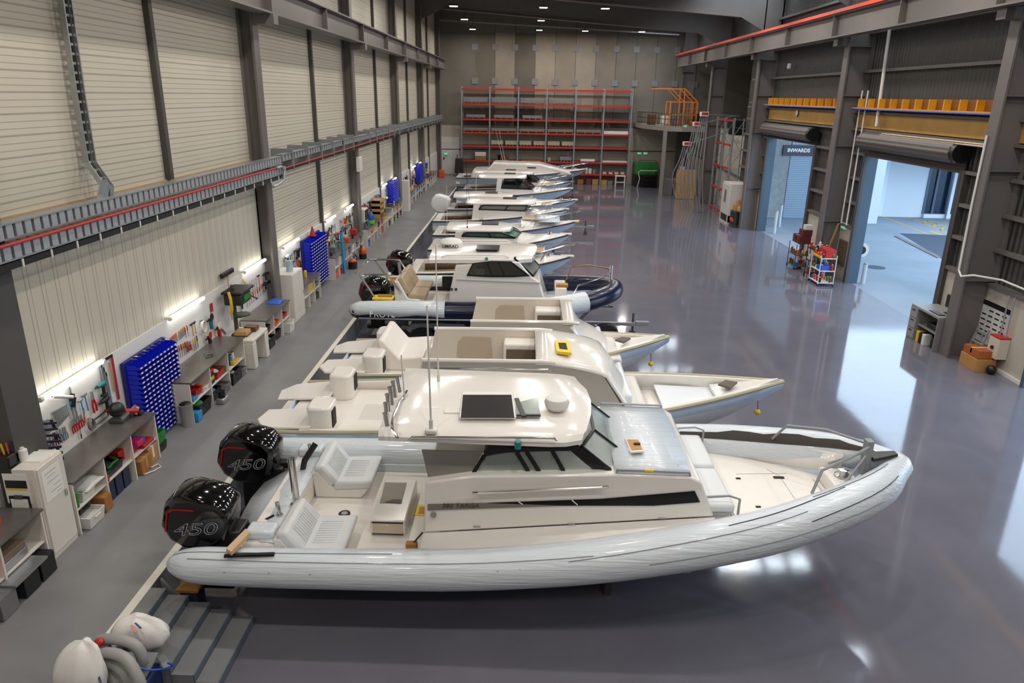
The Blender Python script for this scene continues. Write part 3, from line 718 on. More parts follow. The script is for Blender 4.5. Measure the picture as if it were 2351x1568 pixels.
# side decks, cabin trunk
YN, YF = 8.62, 2*Y1-8.62
low = pxs([(972, 1224), (1640, 1187), (1612, 1108), (1588, 1096), (1413, 1089), (1085, 1093), (977, 1108)], YN)
slab(MB(), low, YF-YN).build('cabin_trunk', M_gel, b1, bevel=.03)
for s in (0, 1):
    q = [low[0], low[1], low[1]+Vector((0, 0, -.2)), low[0]+Vector((1.2, 0, -.42)), low[0]+Vector((0, 0, -.45))]
    if s == 0: slab(MB(), q, -.42).build('side_deck', M_gel, b1, smooth=False)
    else: slab(MB(), mirror(q, Y1), .42).build('side_deck', M_gel, b1, smooth=False)
e = .012
for s in (0, 1):
    def sd(pts, dy=-e):
        v = pxs(pts, YN-.002)
        return slab(MB(), v if s == 0 else mirror(v, Y1), dy if s == 0 else -dy)
    sd([(982, 1157), (1120, 1154), (1300, 1160), (982, 1171)]).build('grey_band', mat('band_grey', '77726d', .4), b1, smooth=False)
    sd([(1120, 1154), (1380, 1145), (1595, 1127), (1607, 1152), (1500, 1160), (1300, 1160)]).build('side_window', mat('stripe_black', '08080b', .25, spec=.25), b1, smooth=False)
text_mesh('lettering', '380 TARGA', .10, mat('letter_grey', '4d4845', .4), PY(1058, 1161.5, YN-.02), (1, 0, .03), (.15, 0, 1), b1)
for pa, pb in (((1190, 1152), (1200, 1158)), ((1313, 1148), (1326, 1159))): MB().bar(PY(*pa, YN-.02), PY(*pb, YN-.02), .012, .012).build('window_divider', M_gel, b1, smooth=False)
for s in (-1, 1):
    a, c = PY(1098, 1131, YN-.05), PY(1383, 1118, YN-.05)
    if s == 1: a, c = mirror([a, c], Y1)
    MB().tube([a+Vector((-.07, -s*-.05, .03)), a, c, c+Vector((.07, -s*-.05, .04))], .018, 7).build('grab_rail', M_chrome, b1)
MB().cyl(PY(995, 1182, YN-.03), PY(995, 1182, YN), .04, n=14).build('filler_cap', M_chrome, b1)
for q in ((1095, 1209), (1312, 1203), (1520, 1190)): MB().cbox(PY(*q, YN-.006), (.1, .012, .025)).build('vent', M_cols, b1, bevel=.005)
# superstructure: window band, pillars, screen
YW = 8.76; YWF = 2*Y1-YW
def frame(pts, inner_pts, name, m, Y, th=.03):
    """flat frame (outline with holes shown by panes laid in) as side panel both sides"""
    for s in (0, 1):
        v = pxs(pts, Y); v = v if s == 0 else mirror(v, Y1)
        dy = th if s == 0 else -th
        slab(MB(), v, dy).build(name, m, b1, smooth=False)
outer = [(1083, 1092), (1112, 1041), (1165, 1031), (1330, 1028), (1412, 1088), (1380, 1093), (1230, 1095)]
panes = [[(1097, 1086), (1118, 1044), (1184, 1038), (1213, 1089)], [(1222, 1089), (1190, 1038), (1207, 1037), (1240, 1089)], [(1246, 1089), (1211, 1036), (1266, 1034), (1295, 1087)], [(1300, 1087), (1270, 1034), (1302, 1034), (1376, 1085)]]
for s in (0, 1):
    fix = (lambda v: v) if s == 0 else (lambda v: mirror(v, Y1))
    o = fix(pxs(outer, YW)); m = MB()
    o_pts = o
    # bars of the frame
    for a, c in zip(o, o[1:]+o[:1]): m.bar(a, c, .05, .07, up=(0, 1, 0))
    for i in range(3):
        a, c = fix(pxs([panes[i][2], panes[i][3]], YW)); a2, c2 = fix(pxs([panes[i+1][1], panes[i+1][0]], YW))
        m.bar((a+a2)/2, (c+c2)/2, .05, .06, up=(0, 1, 0))
    m.prism(fix(pxs([(1302, 1028), (1330, 1028), (1412, 1088), (1374, 1090)], YW)), (0, .03 if s == 0 else -.03, 0))
    wf_ = m.build('window_frame', M_black, b1, smooth=False)
    for p in panes: slab(MB(), fix(pxs(p, YW)), .012 if s == 0 else -.012).build('window_pane', M_clear, wf_, smooth=False)
    q = fix(pxs([(985, 1106), (968, 1033), (1112, 1038), (1083, 1094)], YW)); slab(MB(), q, .02 if s == 0 else -.02).build('side_screen', mat('grey_film', '8f8b86', .25, alpha=.8, bump=.2, bscale=4), b1, smooth=False)
    a = fix(pxs([(1112, 1040), (1083, 1094)], YW-.01)); MB().bar(a[0], a[1], .05, .05).build('pillar', M_gel, b1, smooth=False)
# windscreen, three panes leaning back from the coachroof to the roof
WS = [PY(1411, 1087, YW), PY(1336, 1026, YW)]
wb, wt = WS; wbf, wtf = mirror(WS, Y1)
cb_, ct_ = (wb+wbf)/2+Vector((.32, 0, .02)), (wt+wtf)/2+Vector((.28, 0, .03))
for name, q in (('windscreen_pane', [wb, (wb+cb_)/2+Vector((.08, 0, 0)), (wt+ct_)/2+Vector((.06, 0, 0)), wt]), ('windscreen_pane', [(wb+cb_)/2+Vector((.08, 0, 0)), (wbf+cb_)/2+Vector((.08, 0, 0)), (wtf+ct_)/2+Vector((.06, 0, 0)), (wt+ct_)/2+Vector((.06, 0, 0))]), ('windscreen_pane', [(wbf+cb_)/2+Vector((.08, 0, 0)), wbf, wtf, (wtf+ct_)/2+Vector((.06, 0, 0))])):
    m = MB()
    for a, c in zip(q, q[1:]+q[:1]): m.bar(a, c, .04, .04)
    MB().poly(q).build(name, M_clear, m.build('windscreen_frame', M_black, b1, smooth=False), smooth=False, solid=.012)
# interior: dash and seats
B(.35, 1.15, YN+.2, YF-.2, 1.9, 2.18).build('dashboard', M_grey, b1, bevel=.03)
for y in (9.2, 10.3): B(-.5, 0, y-.28, y+.28, 1.35, 2.3).build('helm_seat', mat('charcoal_vinyl', '2c2a29', .6), b1, bevel=.06)
MB().lathe([(.14, -.02), (.17, 0), (.14, .02)], (.45, 9.15, 2.32), 18, 'x').build('steering_wheel', M_black, b1)
# roof
def RP(x, y): return PZ(x, y, 2.72)
zr = 2.60
rl = [PY(868, 1012, 8.52).x, PY(1338, 1030, 8.52).x]
xa, xf = rl
rows = []
for k in range(13):
    u = k/12; x = xa+(xf-xa)*u
    hw = 1.22 if u < .85 else 1.22-.12*((u-.85)/.15)**2
    zz = [PY(868+470*u, 1012+18*u, 8.52).z]*1
    base = zz[0]; top = .17 if .08 < u < .93 else .1
    x_c = x+(.22 if u > .9 else .0)
    prof = [(-1, 0), (-1.0, .06), (-.93, .12), (-.8, top), (-.4, top+.05), (0, top+.06), (.4, top+.05), (.8, top), (.93, .12), (1.0, .06), (1, 0), (.5, -.02), (0, -.02), (-.5, -.02)]
    rows.append([Vector((x+.20*u*(1-abs(a)**2)-(.05*(1-abs(a)) if u < .05 else 0), Y1+a*hw, base+h)) for a, h in prof])
MB().loft(rows).build('hard_top', M_gel, b1, sharp=30)
def roofz(px, py, z0=2.9): return PZ(px, py, z0)
def patch(pts, z, h, name, m, parent=b1, **k): return MB().prism([PZ(x, y, z) for x, y in pts], (0, 0, h)).build(name, m, parent, **k)
ZT = 2.885
sr = patch([(1054, 963), (1060, 904), (1177, 904), (1185, 963)], ZT, .035, 'sunroof_frame', M_white, bevel=.01)
patch([(1058, 959), (1063, 907), (1174, 907), (1181, 959)], ZT+.035, .006, 'sunroof_glass', mat('sunroof_dark', '3b3a3b', .12, coat=.3), sr, smooth=False)
patch([(1183, 958), (1184, 912), (1235, 912), (1241, 958)], ZT, .008, 'roof_hatch_opening', mat('pale_glass', '9fa8a2', .1), smooth=False)
MB().bar(PZ(1186, 915, ZT+.02), PZ(1203, 956, ZT+.02), .06, .02).bar(PZ(1186, 953, ZT+.02), PZ(1241, 953, ZT+.02), .04, .02).build('hatch_bars', M_black, b1, smooth=False)
patch([(1020, 950), (1024, 914), (1058, 914), (1056, 950)], ZT-.005, .02, 'hatch_track', M_gel, smooth=False)
patch([(955, 940), (958, 918), (1012, 918), (1010, 940)], ZT-.01, .025, 'roof_step', M_gel, smooth=False)
p = PZ(1278, 938, 2.9)
MB().lathe([(.0, 0), (.12, 0), (.12, .03), (.16, .04), (.175, .1), (.15, .16), (.06, .19), (0, .195)], p, 24).build('satellite_dome', M_white, b1)
p = PY(1189, 1029, 8.5); MB().cyl(p, p+Vector((0, 0, .1)), .045, n=14).build('side_lamp', mat('teal_lens', '1d7f84', .2), b1)
p0, p1 = PY(945, 1004, 8.50), PY(1270, 1006, 8.50)
for s in (0, 1):
    a, c = (p0, p1) if s == 0 else mirror([p0, p1], Y1)
    MB().tube([a+Vector((-.03, 0, -.03)), a, c, c+Vector((.05, 0, -.03))], .018, 7).build('roof_rail', M_chrome, b1)
# rod holders on the aft roof edge
bx = [PZ(x, y, 3.0) for x, y in ((919, 900), (908, 912), (901, 929), (893, 944), (889, 960), (890, 978))]
hold = [(913, 868), (903, 878), (896, 891), (890, 907), (886, 927), (885, 950)]
for q, h in zip(bx, hold):
    tp = PY(h[0], h[1], q.y+.02)
    MB().cyl(q, tp, .03, n=10).cyl(tp, tp+(tp-q).normalized()*.02, .036, n=10).build('rod_holder', M_chrome, b1)
rail([bx[0]+Vector((.08, .1, -.02))]+[q+Vector((.06, 0, -.05)) for q in bx]+[bx[-1]+Vector((.15, -.12, -.12))], .018, 'rod_rail', b1)
for base, top, r in (((990, 985), (980, 701), .014), ((930, 925), (921, 815), .013), ((1007, 884), (1000, 560), .012)):
    q = PZ(*base, 2.85); tp = PY(top[0], top[1], q.y)
    MB().cyl(q, tp, r, r*.7, 8).cyl(q, q+(tp-q)*.08, r*2, n=8).build('antenna', mat('antenna_pale', 'cfccc4', .4), b1)
    B(q.x-.08, q.x+.08, q.y-.06, q.y+.06, q.z-.06, q.z+.01).build('antenna_base', M_white, b1, bevel=.02)
# foredeck film, hatch and rails
zf = PY(1413, 1089, YN).z; zf2 = PY(1588, 1096, YN).z
fp = [low[4]+Vector((.0, .02, .015)), low[3]+Vector((0, .02, .015)), mirror([low[3]], Y1)[0]+Vector((0, -.02, .015)), mirror([low[4]], Y1)[0]+Vector((0, -.02, .015))]
mid = lambda a, c, t, h: a+(c-a)*t+Vector((0, 0, h))
MB().grid([[mid(fp[0], fp[3], t, .09*math.sin(math.pi*t)) for t in (0, .15, .3, .5, .7, .85, 1)], [mid(fp[1], fp[2], t, .09*math.sin(math.pi*t)) for t in (0, .15, .3, .5, .7, .85, 1)]]).build('foredeck_cover', M_film, b1, solid=.015)
zh = (zf+zf2)/2+.11
q = [PZ(x, y, zh) for x, y in ((1434, 1010), (1467, 1011), (1480, 1040), (1447, 1042))]
dh = MB().prism(q, (0, 0, .03)).build('deck_hatch', M_white, b1, bevel=.012)
c0 = sum(q, Vector())/4; MB().prism([c0+(v-c0)*.78+Vector((0, 0, .031)) for v in q], (0, 0, .004)).build('hatch_cork_pad', mat('cork', 'b98a4f', .7), dh, smooth=False)
MB().cbox(c0+Vector((.03, .0, .05)), (.09, .04, .02)).build('hatch_latch', M_black, dh)
for y in (YN+.03, YF-.03):
    a = Vector((low[4].x+.02, y, zf+.06)); c = Vector((low[3].x-.02, y, zf2+.06))
    rail([a+Vector((0, 0, -.05)), a, c, c+Vector((0, 0, -.05))], .017, 'foredeck_rail', b1, M_cols)
MB().cyl(mid(low[4], low[3], .38, .06)+Vector((0, .03, 0)), mid(low[4], low[3], .50, .06)+Vector((0, .03, 0)), .021, n=8).build('yellow_tag', M_tape, b1)
# bow seat with side rails, bow well
zs_ = low[1].z
B(2.42, 2.92, 8.72, 2*Y1-8.72, zs_-.35, zs_+.02).build('bow_seat_base', M_gel, b1, bevel=.03)
for a, c in ((8.66, 9.72), (9.78, 10.84)): B(2.40, 2.95, a, c, zs_+.02, zs_+.17).build('bow_seat_cushion', M_cush, b1, bevel=.05)
for s, y in ((-1, 8.66), (1, 10.84)): rail([(2.3, y-.02*s, zs_+.25), (2.85, y-.02*s, zs_+.3), (3.0, y-.02*s, zs_+.25), (3.0, y-.02*s, zs_-.1)], .018, 'seat_rail', b1, M_cols)
m = MB(); rows = []
for x, hw, z in ((2.45, 1.32, 1.2), (3.05, 1.2, 1.2)): rows.append([Vector((x, Y1-hw, z)), Vector((x, Y1+hw, z))])
m.grid(rows).build('bow_well_floor', M_gelm, b1, smooth=False, solid=.02)
w = [(3.05, 1.14), (3.6, .98), (4.2, .72), (4.75, .42), (4.95, .25)]
MB().prism([Vector((x, Y1-o, 1.40)) for x, o in w]+[Vector((x, Y1+o, 1.40)) for x, o in reversed(w)], (0, 0, .05)).build('bow_deck', M_gelm, b1, bevel=.01)
B(3.03, 3.06, Y1-1.1, Y1+1.1, 1.2, 1.42).build('bow_deck_riser', M_grey, b1, smooth=False)  # shade of the aft-facing riser put into its colour, greyer than the deck
for s in (-1, 1):
    m = MB(); m.grid([[Vector((x, Y1+s*o, 1.4)), Vector((x, Y1+s*(o+.06), z))] for (x, o), z in zip(w, (1.62, 1.7, 1.78, 1.85, 1.88))]); m.build('bow_coaming', M_gel, b1, solid=.02)
def tube_strip(idx, lo, hi, name, m_, lift=.006):
    rows = []
    for j, i in enumerate(idx):
        u = j/(len(idx)-1); p = Vector(pp[i]); d = (Vector(pp[min(i+1, len(pp)-1)])-Vector(pp[max(i-1, 0)])).normalized(); n_ = d.cross(Vector((0, 0, 1))).normalized()
        w_ = math.sin(math.pi*min(1, max(0, u)))**.5; md = (lo+hi)/2
        rows.append([p+(n_*math.cos(R(a))+Vector((0, 0, 1))*math.sin(R(a)))*(qq[i]+lift) for a in (md-(hi-lo)/2*w_*(.8+.3*math.sin(j*1.9)), md, md+(hi-lo)/2*w_)])
    MB().grid(rows).build(name, m_, b1, sharp=80)
fi = [i for i, p in enumerate(pp) if p[1] > Y1 and 2.3 < p[0] < 5.45]
tube_strip(fi, 112, 150, 'torn_film_gap', mat('torn_gap', '352d27', .7))
ni2 = [i for i, p in enumerate(pp) if p[1] < Y1 and 3.1 < p[0] < 3.7]
tube_strip(ni2, 44, 58, 'torn_film_gap', M_grey)
for a, c in (((1690, 1088), (1805, 1087)), ((1790, 1093), (1832, 1156)), ((1866, 1100), (1893, 1133)), ((1790, 1093), (1760, 1077))):
    MB().bar(PZ(*a, 1.452), PZ(*c, 1.452), .008, .004).build('deck_seam', M_cols, b1, smooth=False)
MB().cbox(PZ(1788, 1096, 1.46), (.16, .05, .015)).build('deck_hinge', M_dark, b1, smooth=False)
for q in ((1695, 1098), (1741, 1163)): MB().cbox(PZ(*q, 1.46), (.07, .03, .012)).build('deck_catch', M_dark, b1, smooth=False)
MB().prism([Vector((4.62, Y1-.32, 1.45)), Vector((5.05, Y1-.2, 1.45)), Vector((5.05, Y1+.2, 1.45)), Vector((4.62, Y1+.32, 1.45))], (0, 0, .22)).build('anchor_locker', M_gel, b1, bevel=.03)
p = Vector((4.85, Y1, 1.67)); MB().lathe([(.11, 0), (.12, .03), (.07, .05), (.06, .1), (.08, .12), (0, .13)], p, 18).build('windlass', M_chrome, b1)
# bow post with rails
p = Vector((5.15, Y1, 1.8)); B(p.x-.05, p.x+.05, p.y-.07, p.y+.07, 1.7, 2.28).build('bow_post', M_galvm, b1, bevel=.01)
for s in (-1, 1):
    rail([(5.12, Y1+s*.08, 2.2), (4.7, Y1+s*.45, 2.22), (4.2, Y1+s*.72, 2.15), (4.05, Y1+s*.85, 1.85)], .022, 'bow_rail', b1, M_galvm)
    rail([(5.12, Y1+s*.05, 2.05), (4.75, Y1+s*.3, 1.72)], .018, 'rail_brace', b1, M_galvm)
MB().prism([Vector((5.2, Y1-.12, 1.98)), Vector((5.58, Y1-.06, 2.04)), Vector((5.58, Y1+.06, 2.04)), Vector((5.2, Y1+.12, 1.98))], (0, 0, .05)).build('bow_roller', M_black, b1, bevel=.01)
# cockpit: seats, box, posts
def lounge(yc, parent):
    x0, z0, w2 = -3.28, .8, .46
    V = lambda x, z: Vector((x0+x, yc-w2, z0+z))
    MB().prism([V(0, 0), V(.74, 0), V(.86, .17), V(.34, .13), V(.06, .46), V(-.04, .46)], (0, 2*w2, 0)).build('seat_box', M_gel, parent, bevel=.02)
    sc = MB().prism([V(.28, .12), V(.88, .16), V(.93, .31), V(.30, .28)], (0, 2*w2, 0)).build('seat_cushion', M_cush, parent, bevel=.045)
    MB().prism([V(.22, .18), V(.38, .26), V(.14, .58), V(-.02, .53)], (0, 2*w2, 0)).build('back_cushion', M_cush, parent, bevel=.045)
    m = MB()
    for k in range(10):
        y = yc-.26+k*.058; m.bar((x0+.43, y, z0+.292), (x0+.75, y, z0+.302), .005, .006); m.bar((x0+.36, y, z0+.30), (x0+.19, y, z0+.525), .005, .006)
    m.build('cushion_stitching', mat('stitch_grey', 'c6c9cc', .6), sc, smooth=False)
lounge(8.82, b1); lounge(10.68, b1)
px_, py_ = (848, 1205), (925, 1232)
bx0, bx1 = -2.18, -1.66; by0, by1 = 9.2, 10.42
m = MB(); m.box(bx0, bx1, by0, by1, .8, 1.06); m.build('galley_box', M_gel, b1, bevel=.02)
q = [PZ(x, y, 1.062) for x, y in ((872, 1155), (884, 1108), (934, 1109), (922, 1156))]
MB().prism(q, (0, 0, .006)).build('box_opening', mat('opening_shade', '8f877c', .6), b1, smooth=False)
MB().prism([PZ(x, y, 1.07) for x, y in ((884, 1153), (902, 1147), (922, 1147), (920, 1156))], (0, 0, .004)).build('box_wiring', M_black, b1, smooth=False)
B(bx0+.04, bx1-.04, by0-.012, by0, .84, 1.02).build('locker_door', mat('locker_cream', 'c9bda9', .4), b1, smooth=False)
for z in (.835, 1.025): B(bx0+.03, bx1-.03, by0-.016, by0, z-.008, z+.008).build('door_edge', M_dark, b1, smooth=False)
B(bx0+.24, bx1-.24, by0-.02, by0, .98, 1.01).build('door_latch', M_chrome, b1)
for s, ext in ((-1, .0), (1, 0)):
    pass
B(-1.62, -1.4, 9.75, 10.05, .8, .812).build('yellow_tape', M_tape, b1, smooth=False)
B(-1.56, -1.46, 9.8, 9.98, .812, .82).build('tape_window', mat('cork', 'b98a4f', .7), b1, smooth=False)
p = PZ(791, 1180, .8); MB().cyl(p, p+Vector((0, 0, .015)), .09, n=18).build('drain_plate', M_dark, b1)
MB().cyl(p+Vector((0, 0, .015)), p+Vector((0, 0, .02)), .05, n=14).build('drain_lid', M_cols, b1)
# transom: engine well, film apron, posts
B(-3.75, -3.3, Y1-1.4, Y1+1.4, .8, 1.2).build('transom_box', M_gel, b1, bevel=.04)
B(-4.05, -3.7, Y1-1.3, Y1+1.3, .75, .98).build('engine_well', M_gel, b1, bevel=.03)
MB().grid([[Vector((-4.12, Y1-.5, 1.0)), Vector((-4.14, Y1, 1.03)), Vector((-4.12, Y1+.55, 1.0))], [Vector((-3.78, Y1-.85, 1.12)), Vector((-3.78, Y1, 1.17)), Vector((-3.78, Y1+.8, 1.12))], [Vector((-3.5, Y1-1.38, 1.22)), Vector((-3.5, Y1, 1.23)), Vector((-3.5, Y1+1.38, 1.22))], [Vector((-3.29, Y1-1.4, 1.215)), Vector((-3.29, Y1, 1.22)), Vector((-3.29, Y1+1.4, 1.215))]]).build('transom_cover', M_film, b1, solid=.012)
for s in (-1, 1): B(-3.72, -3.32, Y1+s*1.2-.14, Y1+s*1.2+.14, 1.2, 1.34).build('corner_locker', M_film, b1, bevel=.04)
for px, py, tx, ty, r in ((681, 1158, 668, 1052, .055), (642, 1183, 636, 1153, .03), (714, 1044, 710, 1020, .03)):
    q = PZ(px, py, 1.23); tp = PY(tx, ty, q.y)
    MB().cyl(q, tp, r, n=14).build('tow_post', M_chrome, b1)
    MB().cyl(q, q+Vector((0, 0, .02)), r*1.6, n=14).build('post_flange', M_chrome, b1)
MB().prism([PZ(x, y, 1.32) for x, y in ((520, 1268), (565, 1222), (575, 1230), (532, 1276))], (0, 0, .06)).build('wood_fairing', mat('pale_ply', 'cbb08a', .6), b1, smooth=False)
MB().bar(PZ(515, 1276, 1.27), PZ(630, 1272, 1.27), .05, .03).build('tube_strap', M_black, b1, smooth=False)
outboard(b1, -4.0, 8.83, 1.18, 1.0, style='450'); outboard(b1, -3.98, 10.67, 1.18, 1.0, style='450')
MB().tube([(-4.0, 10.67, 1.1), (-3.75, 10.55, 1.2), (-3.55, 10.4, 1.05), (-3.45, 10.35, 1.4), (-3.3, 10.5, 1.62)], .05, 8).build('rigging_hose', M_black, b1)
MB().tube([(-4.0, 8.83, 1.0), (-3.7, 8.9, 1.12), (-3.5, 9.0, 1.2)], .05, 8).build('rigging_hose', M_black, b1)
# loose timber pads at the side-deck ends
for (q, lab) in (((945, 1252), 'small brown timber pad at the near side-deck end of the nearest boat'), ((978, 1064), 'small brown timber pad at the far side of the nearest boat cockpit')):
    c = PZ(*q, .86); MB().cbox(c, (.16, .1, .1)).build('timber_pad', M_wood, b1, bevel=.01)
    MB().bar(c+Vector((.02, 0, .03)), c+Vector((.16, .03, .2)), .02, .02).build('pad_stay', M_dsteel, b1, smooth=False)
# ---------------------------------------------------------------- 2 and 3: unfinished roofless mouldings
M_raw = mat('raw_edge', 'b3ad8f', .5)
M_foil = mat('deck_film', 'e2e8ee', .25, coat=.2, bump=.2, bscale=7)
def shell_boat(name, lab, yc, xs, xb, hb, zs, zb, lipz, hw, aft, fwd, low, crease):
    """aft, fwd: image points of the near lip ends; low: front foot of the near side; crease: where hood turns down"""
    t = thing(name, lab, 'boat', ((xs+xb)/2, yc, 0))
    st = hull_sections(xs, xb, hb, zs, zb, keel=.42, n=18, full=.42)
    hull_mesh(st, yc).build('hull', M_hullb, t, solid=.02)
    for s in (-1, 1): MB().tube([(x, yc+s*(b2-.01), z) for x, b2, z, *_ in st], .035, 6).build('raw_gunwale_edge', M_raw, t)
    sole = zs-.12
    # cockpit floor to just ahead of the cabin foot
    xl, zl = None, None
    yn = yc-hw
    A, F, L, K = PY(*aft, yn), PY(*fwd, yn), PY(*low, yn), PY(*crease, yn)
    zl = (A.z+F.z)/2
    m = MB(); m.grid([[Vector((x, yc-at_st(st, x)[1]+.06, sole)), Vector((x, yc+at_st(st, x)[1]-.06, sole))] for x in (xs+.55, -2, 0, L.x+.1)]); m.build('cockpit_sole', M_gelm, t, solid=.02, smooth=False)
    gunwale(st, yc, xs+.5, xb-.25, .12, t, sole, M_gel)
    MB().box(-3.1, -2.6, yc-.35, yc+.35, sole+.01, sole+.016).build('sole_hatch', M_gel, t, bevel=.004)
    # cabin shell: near wall outside, far wall inside, hood forward
    y1, y2 = yc-hw, yc+hw
    wall = [Vector((A.x-.28, y1, sole)), Vector((A.x, y1, zl)), Vector((F.x, y1, zl)), Vector((K.x-.03, y1, K.z-.03)), Vector((L.x-.06, y1, L.z)), Vector((L.x+.05, y1, sole+.25)), Vector((L.x+.1, y1, sole))]
    MB().prism(wall, (0, .06, 0)).build('cabin_side', M_grey, t, bevel=.02)
    wf = [Vector((p.x, y2, p.z)) for p in wall]
    MB().prism(wf, (0, -.06, 0)).build('cabin_side', mat('liner_cream', 'd8cfc2', .45), t, bevel=.02)
    for y in (y1+.03, y2-.03): MB().tube([(A.x-.02, y, zl-.02), (F.x, y, zl), (F.x+.25, y, zl-.02)], .04, 8).build('top_lip', M_gel, t)
    # recessed window panel inside the far wall
    ip = rr(A.x+.42, A.x+1.12, 0, 1, .1)
    q = [(A.x+.45, zl-.28), (A.x+.56, zl-.16), (A.x+1.12, zl-.16), (A.x+1.15, zl-.6), (A.x+1.05, zl-.66), (A.x+.5, zl-.66), (A.x+.43, zl-.58)]
    MB().prism([Vector((x, y2-.075, z)) for x, z in q], (0, .012, 0)).build('window_recess', mat('recess_beige', 'bcae9b', .45), t, bevel=.01)
    xb2 = A.x+1.28
    MB().prism([Vector((xb2, y1+.06, sole)), Vector((xb2+.12, y1+.06, zl-.55)), Vector((xb2+.12, y2-.06, zl-.55)), Vector((xb2, y2-.06, sole))], (.05, 0, 0)).build('bulkhead', M_gelm, t, bevel=.02)
    B(xb2+.1, F.x-.02, y2-.5, y2-.06, sole+.3, zl-.16).build('console', M_gelm, t, bevel=.04)
    B(xb2+.16, F.x-.1, y1+.5, y2-.52, sole+.2, zl-.56).build('locker', M_foil, t, bevel=.06)
    B(xb2+.16, F.x-.08, y2-.52, y2-.495, zl-.48, zl-.26).build('dash_opening', mat('opening_brown', '6b5a48', .7), t, bevel=.02)
    rows = []
    prof = [(F.x-.1, zl-.01), (F.x+.12, zl+.0)]+[(F.x+(K.x-F.x)*u, zl+(K.z-zl)*u+.03*math.sin(math.pi*u)) for u in (.25, .5, .75, .92)]+[(K.x+.03, K.z-.03), (K.x+.1, K.z-.14)]+[(K.x+.1+(L.x-K.x-.08)*u, K.z-.14+(L.z-K.z+.14)*u) for u in (.4, .75, 1.0)]+[(L.x+.06, sole+.3)]
    for k, (x, z) in enumerate(prof):
        u = k/(len(prof)-1)
        rows.append([Vector((x+.16*(1-a*a)*u, yc+a*(hw+.005), z+.08*(1-abs(a)**2.5)*(1-.6*u)-(.05 if abs(a) > .99 else 0))) for a in (-1, -.96, -.8, -.4, 0, .4, .8, .96, 1)])
    MB().grid(rows).build('hood', M_gel, t, solid=.03, sharp=50)
    x2 = L.x
    B(x2-.05, x2+.42, y1+.05, y2-.05, sole, sole+.55).build('bow_seat', M_gel, t, bevel=.05)
    B(x2-.02, x2+.1, y1+.08, y2-.08, sole+.5, zl-.62).build('seat_back', M_foil, t, bevel=.05)
    # bow well
    rows = []
    for x in [x2+.4+(xb-.5-x2-.4)*k/8 for k in range(9)]:
        q = at_st(st, x); w2 = max(.02, q[1]-.14); rows.append([Vector((x, yc-w2, q[2]-.28)), Vector((x, yc, q[2]-.27)), Vector((x, yc+w2, q[2]-.28))])
    MB().grid(rows).build('bow_floor', M_gelm, t, solid=.02)
    xr = x2+.75; q = at_st(st, xr)
    L2 = (xb-xr)
    if L2 > 2.2:
        for a in range(1):
            zz = q[2]-.20
            fr = [Vector((xr, yc-.62, zz)), Vector((xr+1.15, yc-.34, zz+.07)), Vector((xr+1.1, yc+.45, zz+.07)), Vector((xr, yc+.7, zz))]
            MB().prism(fr, (0, 0, .05)).build('hatch_lid', M_foil, t, bevel=.02)
    xd = xb-.95; q = at_st(st, xd); zz = q[2]-.06
    MB().prism([Vector((xd-.35, yc-q[1]*.9, zz-.15)), Vector((xb-.1, yc, zb+.0)), Vector((xd-.35, yc+q[1]*.9, zz-.15))], (0, 0, .07)).build('foredeck', M_gel, t, bevel=.01)
    zz = at_st(st, xd-.1)[2]
    MB().prism([Vector((xd-.28, yc, zz-.0)), Vector((xd-.1, yc-.17, zz-.0)), Vector((xd+.08, yc, zz+.05)), Vector((xd-.1, yc+.17, zz+.02))], (0, 0, .035)).build('anchor_hatch_opening', mat('hatch_brown', '5f554a', .7), t, smooth=False)
    # transom pods
    for s in (-1, 1):
        rbox(MB(), xs+.62, xs+1.08, yc+s*(hb-.5)-.3, yc+s*(hb-.5)+.3, sole, zs+.42, .14).build('transom_pod', M_gel, t, bevel=.04)
        B(xs+.98, xs+1.1, yc+s*(hb-.42)-.12, yc+s*(hb-.42)+.12, sole+.12, zs+.34).build('pod_opening', M_dark, t, bevel=.02)
        MB().prism([Vector((xs-.35, yc+s*.25, zs-.05)), Vector((xs+.7, yc+s*.25, zs+.02)), Vector((xs+.7, yc+s*(hb-.15), zs+.02)), Vector((xs-.2, yc+s*(hb-.25), zs-.05)), Vector((xs-.42, yc+s*(hb-.6), zs-.05))], (0, 0, .06)).build('swim_platform', M_gel, t, bevel=.025)
    MB().prism([Vector((xs+.05, yc-hb+.15, zs-.05)), Vector((xs+.05, yc-hb+.15, .62)), Vector((xs+.75, yc-hb+.15, .62)), Vector((xs+.75, yc-hb+.15, zs-.05))], (0, 2*hb-.3, 0)).build('transom_well', M_gel, t, bevel=.04)
    return t, st, sole, zl, A, F, L
b2, st2, sole2, zl2, A2, F2, L2_ = shell_boat('boat_moulding', 'long white roofless boat moulding with yellow-taped hatch behind the nearest boat', 12.95, -4.5, 5.0, 1.3, 1.2, 1.92, 2.5, .95, (971, 825), (1243, 832), (1440, 938), (1389, 858))
cradle(-2.8, 1.8, 12.95, .40, 'dark cradle under the long white moulding behind the nearest boat', 1.0)
q = [PZ(x, y, zl2+.06) for x, y in ((1273, 787), (1305, 788), (1312, 816), (1278, 812))]
MB().prism(q, (0, 0, .05)).build('tape_surround', M_tape, b2, smooth=False)
c0 = sum(q, Vector())/4; MB().prism([c0+(v-c0)*.55+Vector((0, 0, .051)) for v in q], (0, 0, .004)).build('hood_opening', M_dark, b2, smooth=False)
b3, st3, sole3, zl3, A3, F3, L3_ = shell_boat('boat_moulding', 'shorter white roofless boat moulding with moulded stern seat, beside the navy-tubed boat', 15.75, -4.1, 3.35, 1.3, 1.2, 1.85, 2.45, .95, (1082, 735), (1303, 742), (1385, 815), (1324, 773))
cradle(-2.6, 1.2, 15.75, .40, 'dark cradle under the shorter white moulding with stern seat', 1.0)
